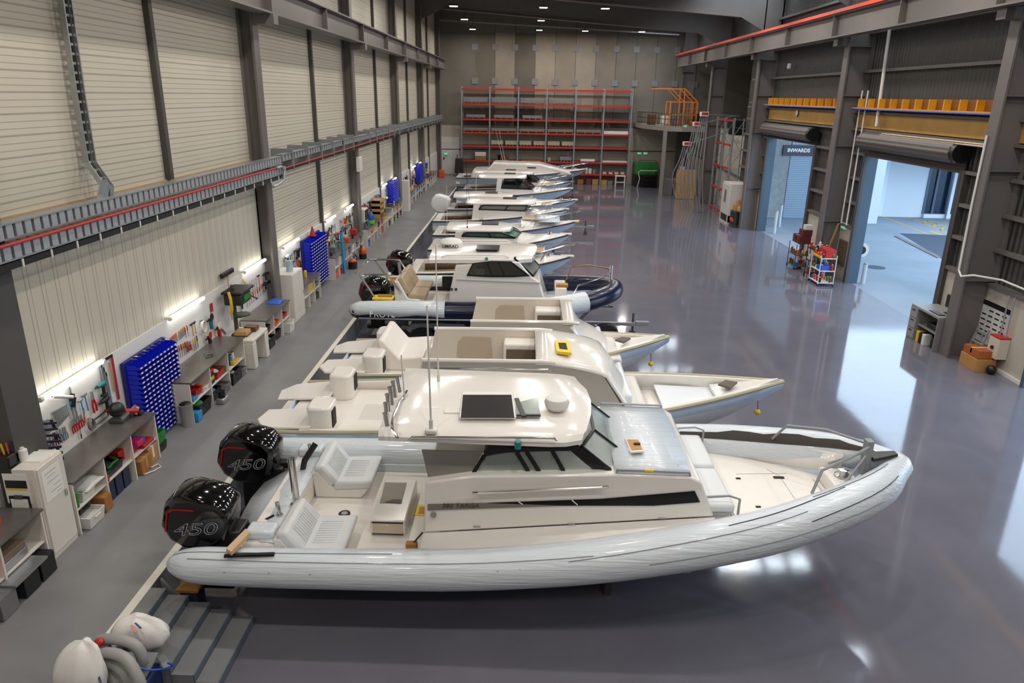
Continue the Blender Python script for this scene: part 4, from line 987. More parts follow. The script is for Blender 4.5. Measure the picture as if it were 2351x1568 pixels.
V = lambda x, z: Vector((x, 15.2, z))
z0 = sole3
MB().prism([V(-3.1, z0), V(-2.25, z0), V(-2.2, z0+.36), V(-2.75, z0+.3), V(-3.1, z0+.72), V(-3.22, z0+.72)], (0, 1.5, 0)).build('stern_seat', M_gelm, b3, bevel=.04)
B(-2.05, -1.72, 15.1, 15.75, z0, z0+.62).build('side_locker', M_gelm, b3, bevel=.03)
MB().bar((-2.07, 15.08, z0), (-2.07, 15.08, z0+.62), .02, .02).build('locker_edge', M_strake, b3, smooth=False)
p = Vector((2.05, 16.2, at_st(st3, 2.05)[2]-.2)); MB().sphere(p, .1, 12, (1, 1, .7)).build('yellow_plug', M_tape, b3)
p = Vector((1.75, 16.4, at_st(st3, 1.75)[2]-.2)); MB().cyl(p, p+Vector((0, 0, .03)), .07, n=12).build('deck_fitting', M_dsteel, b3)
for st_, yc, x, par in ((st2, 12.95, 4.55, b2), (st3, 15.75, 2.95, b3)):
    a = at_st(st_, x); MB().tube([(x, yc, a[5]+.1), (x+.03, yc-.02, a[5]-.25)], .008, 5).build('bow_cord', M_dsteel, par); MB().sphere((x+.03, yc-.02, a[5]-.3), .06, 10).build('bow_tag', M_tape, par)
for x, y0 in ((-3.55, 12.2), (-3.3, 13.6)): pass

# ---------------------------------------------------------------- 4: navy inflatable-collared cabin boat on a trailer
Y4 = 21.3
b4 = thing('cabin_boat', 'cabin boat with navy blue inflatable tubes and stainless stern arch on a trailer', 'boat', (0, Y4, 0))
T4 = [(-4.95,1.5,1.12,.05),(-4.88,1.5,1.12,.15),(-4.65,1.51,1.12,.24),(-3.5,1.53,1.13,.28),(-1.5,1.53,1.15,.29),(0,1.5,1.22,.29),(1,1.35,1.3,.29),(1.8,1.05,1.38,.29),(2.3,.75,1.45,.28),(2.62,.42,1.5,.27)]
path = [(x, Y4-o, z) for x, o, z, r in T4]+[(2.75, Y4, 1.53)]+[(x, Y4+o, z) for x, o, z, r in reversed(T4)]
rad4 = [r for *_, r in T4]+[.27]+[r for *_, r in reversed(T4)]
pp, qq = smooth_path(path, rad4)
MB().tube(pp, 1, 18, qq).build('side_tube', M_navy, b4)
h = len(pp)//2
def sleeve(i0, i1, name='film_sleeve'):
    MB().tube(pp[i0:i1], 1, 18, [r+.018 for r in qq[i0:i1]], caps=(False, False)).build(name, M_film, b4)
ia = [i for i, p in enumerate(pp) if p[1] < Y4 and .55 < p[0] < 1.85]; sleeve(ia[0], ia[-1]+1)
# ragged film over the top of the stern tubes
for s in (-1, 1):
    rows = []
    for x, o, z, r in ((-4.9, 1.5, 1.12, .17), (-4.65, 1.51, 1.12, .25), (-4.2, 1.52, 1.12, .28), (-3.5, 1.53, 1.13, .295), (-3.0, 1.53, 1.13, .3), (-2.6, 1.53, 1.14, .3), (-2.2, 1.53, 1.14, .3)):
        lo = -5+rnd.uniform(-14, 12)
        rows.append([Vector((x, Y4+s*(o+(r+.012)*math.cos(R(a))), z+(r+.012)*math.sin(R(a)))) for a in (lo, 25, 50, 75, 100, 125, 150, 175)])
    MB().grid(rows).build('film_cover', M_film, b4, solid=.008)
text_mesh('lettering', 'PROTE', .24, M_white, (-3.95, Y4-1.53-.285, 1.1), (1, 0, 0), (0, .3, 1), b4, .004)
for s in (-1,): MB().tube([(x, Y4-o-r*.82, z-.17) for x, o, z, r in T4[2:7]], .025, 6).build('tube_stripe', M_cols, b4)
st4 = [(-4.3, 1.35, 1.0, 1.2, .78, .5), (-1, 1.4, 1.02, 1.2, .8, .5), (.6, 1.3, 1.12, 1.05, .9, .56), (1.6, .95, 1.25, .7, 1.05, .8), (2.3, .5, 1.36, .3, 1.25, 1.05), (2.65, .05, 1.4, .03, 1.36, 1.3)]
hull_mesh(st4, Y4).build('hull', M_hullb, b4)
B(-3.9, 1.2, Y4-1.35, Y4+1.35, .95, 1.02).build('cockpit_sole', M_gelm, b4, smooth=False)
y1, y2 = 20.1, 2*Y4-20.1
side = pxs([(1027, 690), (1033, 668), (1046, 608), (1170, 600), (1192, 600), (1222, 636), (1240, 648), (1262, 690)], y1)
side[0].z = 1.0; side[-1].z = 1.05
MB().prism(side, (0, y2-y1, 0)).build('cabin_trunk', M_gel, b4, bevel=.05)
MB().bar(PY(1048, 642, y1-.01), PY(1245, 650, y1-.01), .02, .02).build('moulded_line', M_grey, b4, smooth=False)
for s in (0, 1):
    fx = (lambda v: v) if s == 0 else (lambda v: mirror(v, Y4))
    dy = -.02 if s == 0 else .02
    MB().prism(fx(pxs([(1071, 633), (1085, 604), (1130, 599), (1174, 600), (1217, 633), (1180, 636), (1120, 636)], y1-.004)), (0, dy, 0)).build('window_frame', M_black, b4, smooth=False)
    for p in ([(1076, 630), (1088, 606), (1116, 602), (1128, 632)], [(1132, 632), (1120, 602), (1142, 601), (1156, 632)], [(1160, 632), (1146, 601), (1170, 602), (1205, 631)]):
        MB().prism(fx(pxs(p, y1-.026)), (0, dy*.3, 0)).build('window_pane', mat('smoked_glass', '1a1917', .05, coat=.5), b4, smooth=False)
a, c = PY(1222, 634, y1), PY(1180, 594, y1); af, cf = mirror([a, c], Y4)
for q in ([a+Vector((.02, .05, 0)), (a+af)/2+Vector((.22, 0, .02)), (c+cf)/2+Vector((.22, 0, .02)), c+Vector((.02, .05, 0))], [(a+af)/2+Vector((.22, 0, .02)), af+Vector((.02, -.05, 0)), cf+Vector((.02, -.05, 0)), (c+cf)/2+Vector((.22, 0, .02))]):
    MB().poly(q).build('windscreen_pane', mat('screen_grey', '8b9088', .06, coat=.4), b4, smooth=False, solid=.02)
    m = MB()
    for u, v in zip(q, q[1:]+q[:1]): m.bar(u, v, .05, .05)
    m.build('windscreen_frame', M_black, b4, smooth=False)
rows = []
xa, xf = PY(985, 605, 20.05).x, PY(1222, 590, 20.05).x
for k in range(11):
    u = k/10; x = xa+(xf-xa)*u; hw = 1.2-(.2*((u-.7)/.3)**2 if u > .7 else 0); z = 2.47+.04*u
    rows.append([Vector((x+.15*u*(1-a*a), Y4+a*hw, z+h)) for a, h in ((-1, 0), (-1, .1), (-.88, .17), (-.45, .23), (0, .25), (.45, .23), (.88, .17), (1, .1), (1, 0), (.4, -.02), (-.4, -.02))])
MB().loft(rows).build('hard_top', M_gel, b4, sharp=35)
for s in (-1, 1): MB().tube([(xa+.35, Y4+s*1.14, 2.64), (xa+.5, Y4+s*1.14, 2.69), (xf-.8, Y4+s*1.14, 2.72), (xf-.65, Y4+s*1.14, 2.66)], .02, 6).build('roof_rail', M_gel, b4)
p = PZ(1036, 570, 2.66)
MB().lathe([(0, 0), (.28, 0), (.33, .05), (.345, .12), (.34, .2), (.27, .27), (.1, .31), (0, .315)], p, 28).build('radar_dome', M_white, b4)
MB().lathe([(.2, -.03), (.3, -.03), (.3, .01), (.2, .01)], p, 20).build('radar_base', M_grey, b4)
text_mesh('lettering', 'SIMRAD', .13, M_black, p+Vector((0, -.35, .12)), (1.1, 0, 0), (0, .05, 1), b4, .004, bold=.008)
MB().prism([PZ(x, y, 2.77) for x, y in ((1092, 574), (1096, 563), (1148, 564), (1146, 575))], (0, 0, .02)).build('roof_window', mat('solar_dark', '2a2a2e', .25), b4, smooth=False)
p = PY(1117, 594, 20.02); MB().cyl(p, p+Vector((0, -.03, 0)), .05, n=12).build('green_lamp', mat('green_lens', '2f9f6d', .3), b4)
for q in ((1037, 664), (1047, 664)): p = PY(*q, y1-.01); MB().cyl(p, p+Vector((0, -.02, 0)), .04, n=10).build('side_fitting', M_dsteel, b4)
# stern: bench, arch, engine
V = lambda x, z: Vector((x, 20.35, z))
MB().prism([V(-3.75, 1.02), V(-3.0, 1.02), V(-3.0, 1.32), V(-3.35, 1.34), V(-3.62, 1.85), V(-3.75, 1.85)], (0, 1.9, 0)).build('stern_bench', M_gel, b4, bevel=.03)
for y in (20.4, 21.3):
    MB().prism([Vector((-3.35, y, 1.32)), Vector((-2.85, y, 1.32)), Vector((-2.82, y, 1.46)), Vector((-3.38, y, 1.48))], (0, .86, 0)).build('seat_cushion', M_tan, b4, bevel=.04)
    MB().prism([Vector((-3.42, y, 1.44)), Vector((-3.28, y, 1.48)), Vector((-3.52, y, 1.98)), Vector((-3.66, y, 1.92))], (0, .86, 0)).build('back_cushion', M_tan, b4, bevel=.04)
arch = [(-3.55, 20.35, 1.5), (-3.9, 20.3, 2.05), (-4.6, 20.25, 2.05), (-4.85, 20.4, 2.06), (-4.85, 22.2, 2.06), (-4.6, 22.35, 2.05), (-3.9, 22.3, 2.05), (-3.55, 22.25, 1.5)]
rail(arch, .032, 'stern_arch', b4)
rail([(-4.7, 20.27, 2.03), (-4.2, 20.2, 1.25)], .028, 'arch_brace', b4); rail([(-4.7, 22.33, 2.03), (-4.2, 22.4, 1.25)], .028, 'arch_brace', b4)
MB().cyl((-3.7, 21.3, 1.5), (-3.75, 21.3, 2.2), .05, n=12).build('tow_post', M_chrome, b4)
for y in (20.25, 22.35):
    B(-4.35, -3.75, y-.2, y+.2, 1.36, 1.42).build('yellow_pad', M_tape, b4, bevel=.02)
    MB().cyl((-4.2, y, 1.44), (-3.8, y, 1.44), .05, n=8).build('orange_roll', M_wood, b4)
outboard(b4, -4.05, 21.3, 1.15, .98, style='plain')
text_mesh('lettering', 'MERCURY', .1, M_cols, (-4.5, 21.3-.32, 1.42), (1, 0, .05), (.1, 0, 1), b4, .003)
B(-2.6, -2.25, 22.5, 22.6, 1.1, 1.5).build('dark_locker', M_black, b4, bevel=.03)
MB().sphere((-1.95, 21.6, 1.15), .22, 12, (1, 1, .6)).build('dark_bag', mat('dark_red_cloth', '531c1a', .8), b4)
# bow: seat, rails
B(.95, 1.3, 20.9, 21.9, 1.05, 1.62).build('bow_seat', M_gel, b4, bevel=.04)
B(.98, 1.33, 20.95, 21.2, 1.62, 1.7).build('wood_pad', M_wood, b4, smooth=False)
rail([(1.35, 22.2, 1.55), (1.5, 22.3, 1.95), (2.0, 22.1, 2.05), (2.55, 21.5, 2.1), (2.6, 21.3, 2.1)], .025, 'bow_rail', b4, mat('bronze_rail', 'a88a6a', .3, metal=.7))
rail([(2.6, 21.3, 2.0), (2.2, 20.9, 1.9), (1.6, 20.5, 1.8), (1.45, 20.3, 1.6)], .025, 'bow_rail', b4)
MB().cyl((2.62, 21.3, 1.7), (2.62, 21.3, 2.25), .05, n=10).build('bow_post', M_chrome, b4)
trailer(-3.6, 1.9, Y4, .52, 'galvanised tandem trailer under the navy-tubed boat', (-2.9, -2.0), 1.15, tongue=3.75)
t4 = [o for o in bpy.data.objects if o.get('label', '').startswith('galvanised tandem trailer')][0]
wheel(t4, (2.45, 20.2, .38), .38, .24)
MB().bar((2.45, 20.2, .38), (2.2, 21.1, .42), .06, .06).build('spare_bracket', M_galv, t4, smooth=False)
MB().tube([(2.5, 21.2, 1.35), (2.6, 21.25, 1.0), (2.75, 21.3, .95), (2.25, 21.25, .95)], .012, 5).build('winch_strap', M_black, t4)

# ---------------------------------------------------------------- 5-12: the row of white cabin boats
def white_boat(lab, yc, xs, xb, hb, zs, zb, cab=None, roof=None, glass=None, rails=True, tape=None, engine=None, trunk=True, tongue=None, wrap=False, spr=True, screen=True, ants=(), hull_m=None):
    t = thing('cabin_boat', lab, 'boat', ((xs+xb)/2, yc, 0))
    st = hull_sections(xs, xb, hb, zs, zb, keel=.62, n=16, full=.45)
    hull_mesh(st, yc).build('hull', hull_m or M_hullb, t)
    for s in (-1, 1): strake(st, yc, s).build('rub_rail', M_strake, t)
    xc0, xc1 = cab
    sole = zs-.45
    m = MB(); m.grid([[Vector((x, yc-at_st(st, x)[1]+.05, sole)), Vector((x, yc+at_st(st, x)[1]-.05, sole))] for x in (xs+.1, (xs+xc0)/2, xc0, xc0+.3)]); m.build('cockpit_sole', mat('sole_tan', 'a58d70', .6), t, smooth=False, solid=.02)
    gunwale(st, yc, xs, xc0+.4, .22, t, sole)
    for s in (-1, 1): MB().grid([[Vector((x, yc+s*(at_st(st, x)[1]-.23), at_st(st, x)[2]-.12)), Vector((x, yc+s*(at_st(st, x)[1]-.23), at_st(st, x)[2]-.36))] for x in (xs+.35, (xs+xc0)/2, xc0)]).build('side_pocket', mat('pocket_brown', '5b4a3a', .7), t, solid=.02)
    B(xs, xs+.32, yc-hb*.9, yc+hb*.9, sole, zs+.02).build('transom', M_gel, t, bevel=.03)
    deck_mesh(st, yc, xc0+.3, .10).build('foredeck', M_gel, t, sharp=60)
    if trunk:
        zc = at_st(st, xc1)[2]
        zw = zc+.26
        rows = []
        xe = min(xb-1.1, xc1+2.0)
        for k in range(9):
            u = k/8; x = xc1-.15+(xe-xc1+.15)*u; q = at_st(st, x); w2 = max(.05, (q[1]-.28)*(1-.25*u)); z = q[2]; h = (zw-z)*(1-u**2.2)+.03
            rows.append([Vector((x, yc+a*w2, z-.02+max(0, h)*(1-abs(a)**4)+.02)) for a in (-1, -.92, -.7, -.35, 0, .35, .7, .92, 1)])
        MB().grid(rows).build('coach_roof', M_gel, t, sharp=60)
    else: zw = at_st(st, xc1)[2]+.1
    if roof:
        r0, r1, zr, hw = roof
        # cabin sides with windows
        zb_ = zs-.05
        y1, y2 = yc-hb+.2, yc+hb-.2
        for s, y, dy in ((0, y1, .05), (1, y2, -.05)):
            MB().prism([Vector((xc0, y, zb_)), Vector((xc0+.12, y, zr)), Vector((xc0+.42, y, zr)), Vector((xc0+.34, y, zw+.02)), Vector((xc1, y, zw-.03)), Vector((xc1+.1, y, zb_))], (0, dy, 0)).build('cabin_side', M_gel, t, bevel=.015)
            MB().prism([Vector((xc0+.36, y+dy*.3, zw+.03)), Vector((xc0+.55, y+dy*.3, zr-.04)), Vector((r1-.35, y+dy*.3, zr-.02)), Vector((xc1-.02, y+dy*.3, zw+.0))], (0, dy*.3, 0)).build('window_pane', glass or M_tint, t, smooth=False)
            m = MB()
            for a, c in (((xc0+.36, zw+.03), (xc0+.55, zr-.03)), ((xc0+.55, zr-.03), (r1-.35, zr-.01)), ((r1-.35, zr-.01), (xc1, zw)), ((xc1, zw), (xc0+.36, zw+.03)), (((xc0+r1)/2+.25, zr-.02), ((xc0+xc1)/2+.3, zw))):
                m.bar((a[0], y, a[1]), (c[0], y, c[1]), .05, .05, up=(0, 1, 0))
            m.build('window_frame', M_black, t, smooth=False)
        if screen:
            a, c = Vector((xc1, y1+.02, zw)), Vector((r1-.33, y1+.02, zr-.02)); af, cf = mirror([a, c], yc)
            am, cm = (a+af)/2+Vector((.22, 0, .02)), (c+cf)/2+Vector((.2, 0, .02))
            for q in ([a, am, cm, c], [am, af, cf, cm]):
                m = MB()
                for u, v in zip(q, q[1:]+q[:1]): m.bar(u, v, .045, .045)
                MB().poly(q).build('windscreen_pane', glass or M_tint, m.build('windscreen_frame', M_black, t, smooth=False), smooth=False, solid=.015)
        rows = []
        for k in range(11):
            u = k/10; x = r0+(r1-r0)*u; w2 = hw*(1-.28*max(0, (u-.75)/.25)**2-.12*max(0, (.1-u)/.1)); z = zr-.02
            rows.append([Vector((x+.1*u*(1-a*a), yc+a*w2, z+h)) for a, h in ((-1, 0), (-1, .06), (-.85, .12), (-.4, .17), (0, .18), (.4, .17), (.85, .12), (1, .06), (1, 0), (.4, -.01), (-.4, -.01))])
        MB().loft(rows).build('hard_top', M_gel, t, sharp=35)
        B((r0+r1)/2+.1, (r0+r1)/2+.75, yc-.3, yc+.3, zr+.15, zr+.19).build('roof_hatch', M_black, t, bevel=.02)
        B(xc0+.5, xc1-.4, yc-.7, yc+.7, zs-.1, zs+.25).build('cabin_seats', M_tan, t, bevel=.05)
    if rails:
        for s in (-1,):
            pts = []
            q0 = xb-2.3
            for k in range(7):
                x = q0+(xb+.12-q0)*k/6; q = at_st(st, min(x, xb-.06)); pts.append((x, yc-max(q[1]*.82, .12), q[2]+(.08 if k == 0 else .28+.16*k/6)))
            pts.append((xb+.2, yc, zb+.46)); pts += [(p[0], 2*yc-p[1], p[2]) for p in reversed(pts[:-1])]
            rail(pts, .024, 'bow_rail', t)
        for x in (xb-.9, xb-1.7):
            for s in (-1, 1):
                q = at_st(st, x); rail([(x-.15, yc+s*q[1]*.8, q[2]), (x+.05, yc+s*q[1]*.82, q[2]+.38)], .018, 'rail_stanchion', t)
    if spr:
        B(xb-.35, xb+.12, yc-.07, yc+.07, zb-.03, zb+.05).build('bowsprit', M_gel, t, bevel=.02)
        MB().cyl((xb-.75, yc, zb), (xb-.75, yc, zb+.1), .09, n=12).build('windlass', M_chrome, t)
    if tape:
        x0, x1 = tape; z = at_st(st, x0)[2]+.36
        q = at_st(st, x0)
        dh = B(x0, x1, yc-.28, yc+.28, z-.02, z+.05).build('deck_hatch', M_white, t, bevel=.01)
        B(x0+.03, x1-.03, yc-.25, yc+.25, z+.05, z+.058).build('hatch_cover_sheet', mat('cork', 'b98a4f', .7), dh, smooth=False)
    if engine: outboard(t, xs+.05, yc, zs-.05, engine[0], cowl=engine[1], style=engine[2])
    for p, h, lean in ants: antenna((p[0], yc+p[1], p[2]), h, lean, t, M_strake if lean[0] < 0 else M_white)
    tl = lab.split(' with')[0].split(' on ')[0]
    trailer(xs+.6, xb-.9, yc, .62, 'trailer under the ' + ' '.join(lab.split()[:12]), ((xs+xb)/2-1.4, (xs+xb)/2-.6), hb*.72, tongue=tongue or xb-.55, winch=False)
    return t, st
M_wrapw = mat('white_shrink_wrap', 'e3e5e4', .45, bump=.25, bscale=5)
w5, s5 = white_boat('white cabin boat with brown hatch and black outboard behind the navy-tubed boat', 24.55, -3.9, 1.6, 1.22, 1.35, 1.8, cab=(-1.6, -.2), roof=None, tape=(.1, .7), engine=(.95, M_blackg, 'plain'))
w6, s6 = white_boat('white cabin boat with green glass and round-nosed roof', 28.5, -3.7, 1.75, 1.22, 1.35, 1.85, cab=(-2.75, -.35), roof=(-3.0, -.55, 2.05, .95), glass=M_green, rails=False, ants=(((-2.2, -.75, 2.1), 2.6, (-.01, 0)), ((-3.1, .4, 1.4), 2.2, (.0, 0))))
w7, s7 = white_boat('white cabin boat with yellow-tipped bow and pale film over its deck', 31.6, -3.9, 2.2, 1.25, 1.35, 1.85, cab=(-1.4, .0), roof=None, tape=(-.1, .65), glass=M_clear)
w8, s8 = white_boat('white hardtop boat with cut-out side window and bow anchor', 34.9, -4.3, 2.0, 1.3, 1.4, 1.9, cab=(-2.5, .0), roof=(-2.75, .45, 2.2, 1.1), glass=mat('grey_wrap_glass', '8f8c83', .3, alpha=.8), tape=(.75, 1.3), ants=(((-2.6, -.6, 2.2), 1.9, (-.1, 0)), ((-2.3, -.9, 2.2), 1.4, (.02, 0))))
w9, s9 = white_boat('white boat with long smooth foredeck and plastic-wrapped outboard', 38.6, -4.0, 2.65, 1.3, 1.4, 1.85, cab=(-2.7, -.4), roof=(-3.7, -.7, 1.98, 1.05), glass=M_green, rails=False, engine=(1.08, M_wrapw, None), tongue=3.6)
w10, s10 = white_boat('white cabin boat with dark side windows and tall cabin before the last two boats', 43.6, -4.0, 2.7, 1.35, 1.4, 1.85, cab=(-1.75, .35), roof=(-2.7, 0.0, 2.48, 1.15), tape=(1.1, 1.7))
w11, s11 = white_boat('white cabin boat with dark windscreen second from the rack', 47.2, -3.9, 2.9, 1.35, 1.4, 1.85, cab=(-1.6, .7), roof=(-3.2, .45, 2.35, 1.15))
w12, s12 = white_boat('largest white cabin boat last in the row before the rack', 53.0, -4.9, 4.3, 1.55, 1.5, 2.1, cab=(-2.2, 1.6), roof=None, hull_m=mat('hull_grey_blue', '9aa7b5', .35))
# raised white deck house of the last boat and cloth on its side deck
MB().prism([Vector((-3.9, 52.0, 1.4)), Vector((-3.7, 52.0, 2.05)), Vector((-2.6, 52.0, 2.1)), Vector((-2.3, 52.0, 2.55)), Vector((1.0, 52.0, 2.5)), Vector((3.0, 52.0, 2.05)), Vector((3.3, 52.0, 1.75))], (0, 2.0, 0)).build('deck_house', M_gel, w12, bevel=.12)
B(-2.1, -1.1, 51.93, 52.0, 2.0, 2.1).build('yellow_strip', M_tape, w12, smooth=False)
for x0, x1 in ((.1, .7),): B(x0, x1, 51.96, 52.02, 2.2, 2.27).build('dark_slot', M_black, w12, smooth=False)
antenna((-1.6, 52.6, 2.5), 2.2, (-.25, 0), w12); antenna((-1.45, 52.6, 2.5), 2.2, (-.22, 0), w12)
MB().cyl((2.12, 31.6, 1.85), (2.38, 31.6, 1.87), .06, n=8).build('yellow_bow_tape', M_tape, w7)
# covers, white moulding tops on boats with no hardtop
MB().grid([[Vector((x, 31.6+a*.8, 1.93+.16*(1-a*a))) for a in (-1, -.5, 0, .5, 1)] for x in (.5, 1.0, 1.5)]).build('deck_film', M_film, w7, solid=.01)
# ================================================================== WORKSHOP ALONG THE LEFT WALL
BX = -7.3                       # face of the tool board
M_lam = mat('white_laminate', 'd9d4cc', .45, noise=.02)
M_top = mat('steel_worktop', '77726f', .3, metal=.55, noise=.14, nscale=2.5)
M_card = mat('cardboard', '9c6b35', .75, noise=.1)
PAL = {'black': '17181a', 'grey': '6f7072', 'red': 'b0201c', 'orange': 'd0551a', 'green': '1f7a2e', 'blue': '2356b5', 'cyan': '2a8fc4', 'yellow': 'dcb41e', 'white': 'd9d7d2', 'tan': 'b08a58', 'magenta': 'c01c62', 'brown': '6a4526', 'teal': '1d7272', 'navy': '1c2440', 'wood': 'b98f52', 'silver': 'a5a8ab'}
def C(n): return mat('plastic_'+n, PAL[n], .45) if n != 'silver' else mat('tool_steel', PAL[n], .35, metal=.7)
CUB = ('first', 'second', 'third', 'fourth', 'fifth', 'sixth')
def workbench(lab, y0, y1, n, xf=-6.65, zt=1.45, shelf=.95, doors=()):
    t = thing('workbench', lab, 'workbench', (xf, (y0+y1)/2, WZ))
    xb = BX+.02
    B(xb, xf+.03, y0-.02, y1+.02, zt-.03, zt).build('worktop', M_top, t, smooth=False)
    ys = [y0+(y1-y0)*k/n for k in range(n+1)]
    for k, y in enumerate(ys): B(xb, xf, y-.016, y+.016, WZ, zt-.03).build('side_panel' if k in (0, n) else 'divider', M_lam, t, smooth=False)
    for a, c in zip(ys, ys[1:]): B(xb, xf-.02, a+.016, c-.016, shelf-.02, shelf).build('shelf', M_lam, t, smooth=False)
    B(xb, xb+.015, y0, y1, WZ, zt-.03).build('back_panel', M_lam, t, smooth=False)
    return ys
def carton(y, z, w2, h, d, lab, m, name='carton', xf=-6.7, cat='box', tapem=None):
    t = thing(name, lab, cat, (xf-d/2, y, z))
    o = MB(); o.box(xf-d, xf, y-w2/2, y+w2/2, z, z+h-.006); o.build('carton_body', m, t, bevel=.006)
    B(xf-d+.004, xf-.004, y-w2/2+.004, y-.003, z+h-.006, z+h).box(xf-d+.004, xf-.004, y+.003, y+w2/2-.004, z+h-.006, z+h).build('lid_flaps', m, t, smooth=False)
    if tapem: B(xf-d, xf+.002, y-.03, y+.03, z+h*.3, z+h+.002).build('tape', tapem, t, smooth=False)
    return t
def tub(y, z, w2, h, d, lab, m, xf=-6.68, fill=None):
    t = thing('storage_tub', lab, 'tub', (xf-d/2, y, z))
    k = .86; xc = xf-d/2
    bot = [Vector((xc+sx*d/2*k, y+sy*w2/2*k, z)) for sx, sy in ((-1, -1), (1, -1), (1, 1), (-1, 1))]
    top = [Vector((xc+sx*d/2, y+sy*w2/2, z+h)) for sx, sy in ((-1, -1), (1, -1), (1, 1), (-1, 1))]
    inn = [xv+(Vector((xc, y, z+h))-xv)*.1 for xv in top]; inb = [v+Vector((0, 0, -h*.35)) for v in inn]
    MB().loft([bot, top, inn, inb], caps=(True, True)).build('tub_shell', m, t, smooth=False)
    if fill: MB().sphere((xc, y, z+h*.7), min(w2, d)*.36, 10, (1, 1, .55)).build('tub_contents', fill, t)
    B(xf-.004, xf+.012, y-w2*.18, y+w2*.18, z+h*.7, z+h*.8).build('tub_handle', m, t, smooth=False)
    return t
def can(y, z, r, h, lab, m, name='spray_can', xf=-6.8, cap=None, cat='can'):
    t = thing(name, lab, cat, (xf, y, z))
    MB().lathe([(r, 0), (r, h*.82), (r*.6, h*.9), (r*.6, h*.92)], (xf, y, z), 12).build('can_body', m, t)
    MB().lathe([(r*.55, h*.92), (r*.5, h), (0, h)], (xf, y, z), 10).build('can_cap', cap or M_black, t)
    return t
def rag(x, y, z, w2, d, h, lab, m, name='cloth_rag', cat='cloth', parent=None, seed=1):
    q = random.Random(seed); rows = []
    for i in range(9):
        rows.append([Vector((x+(i/8-.5)*d, y+(j/8-.5)*w2, z+h*(math.sin(math.pi*i/8)*math.sin(math.pi*j/8))**.6*(.6+.4*q.random())+.005)) for j in range(9)])
    return tag(MB().grid(rows).build(name, m, None, solid=.01, sharp=80), lab, cat)

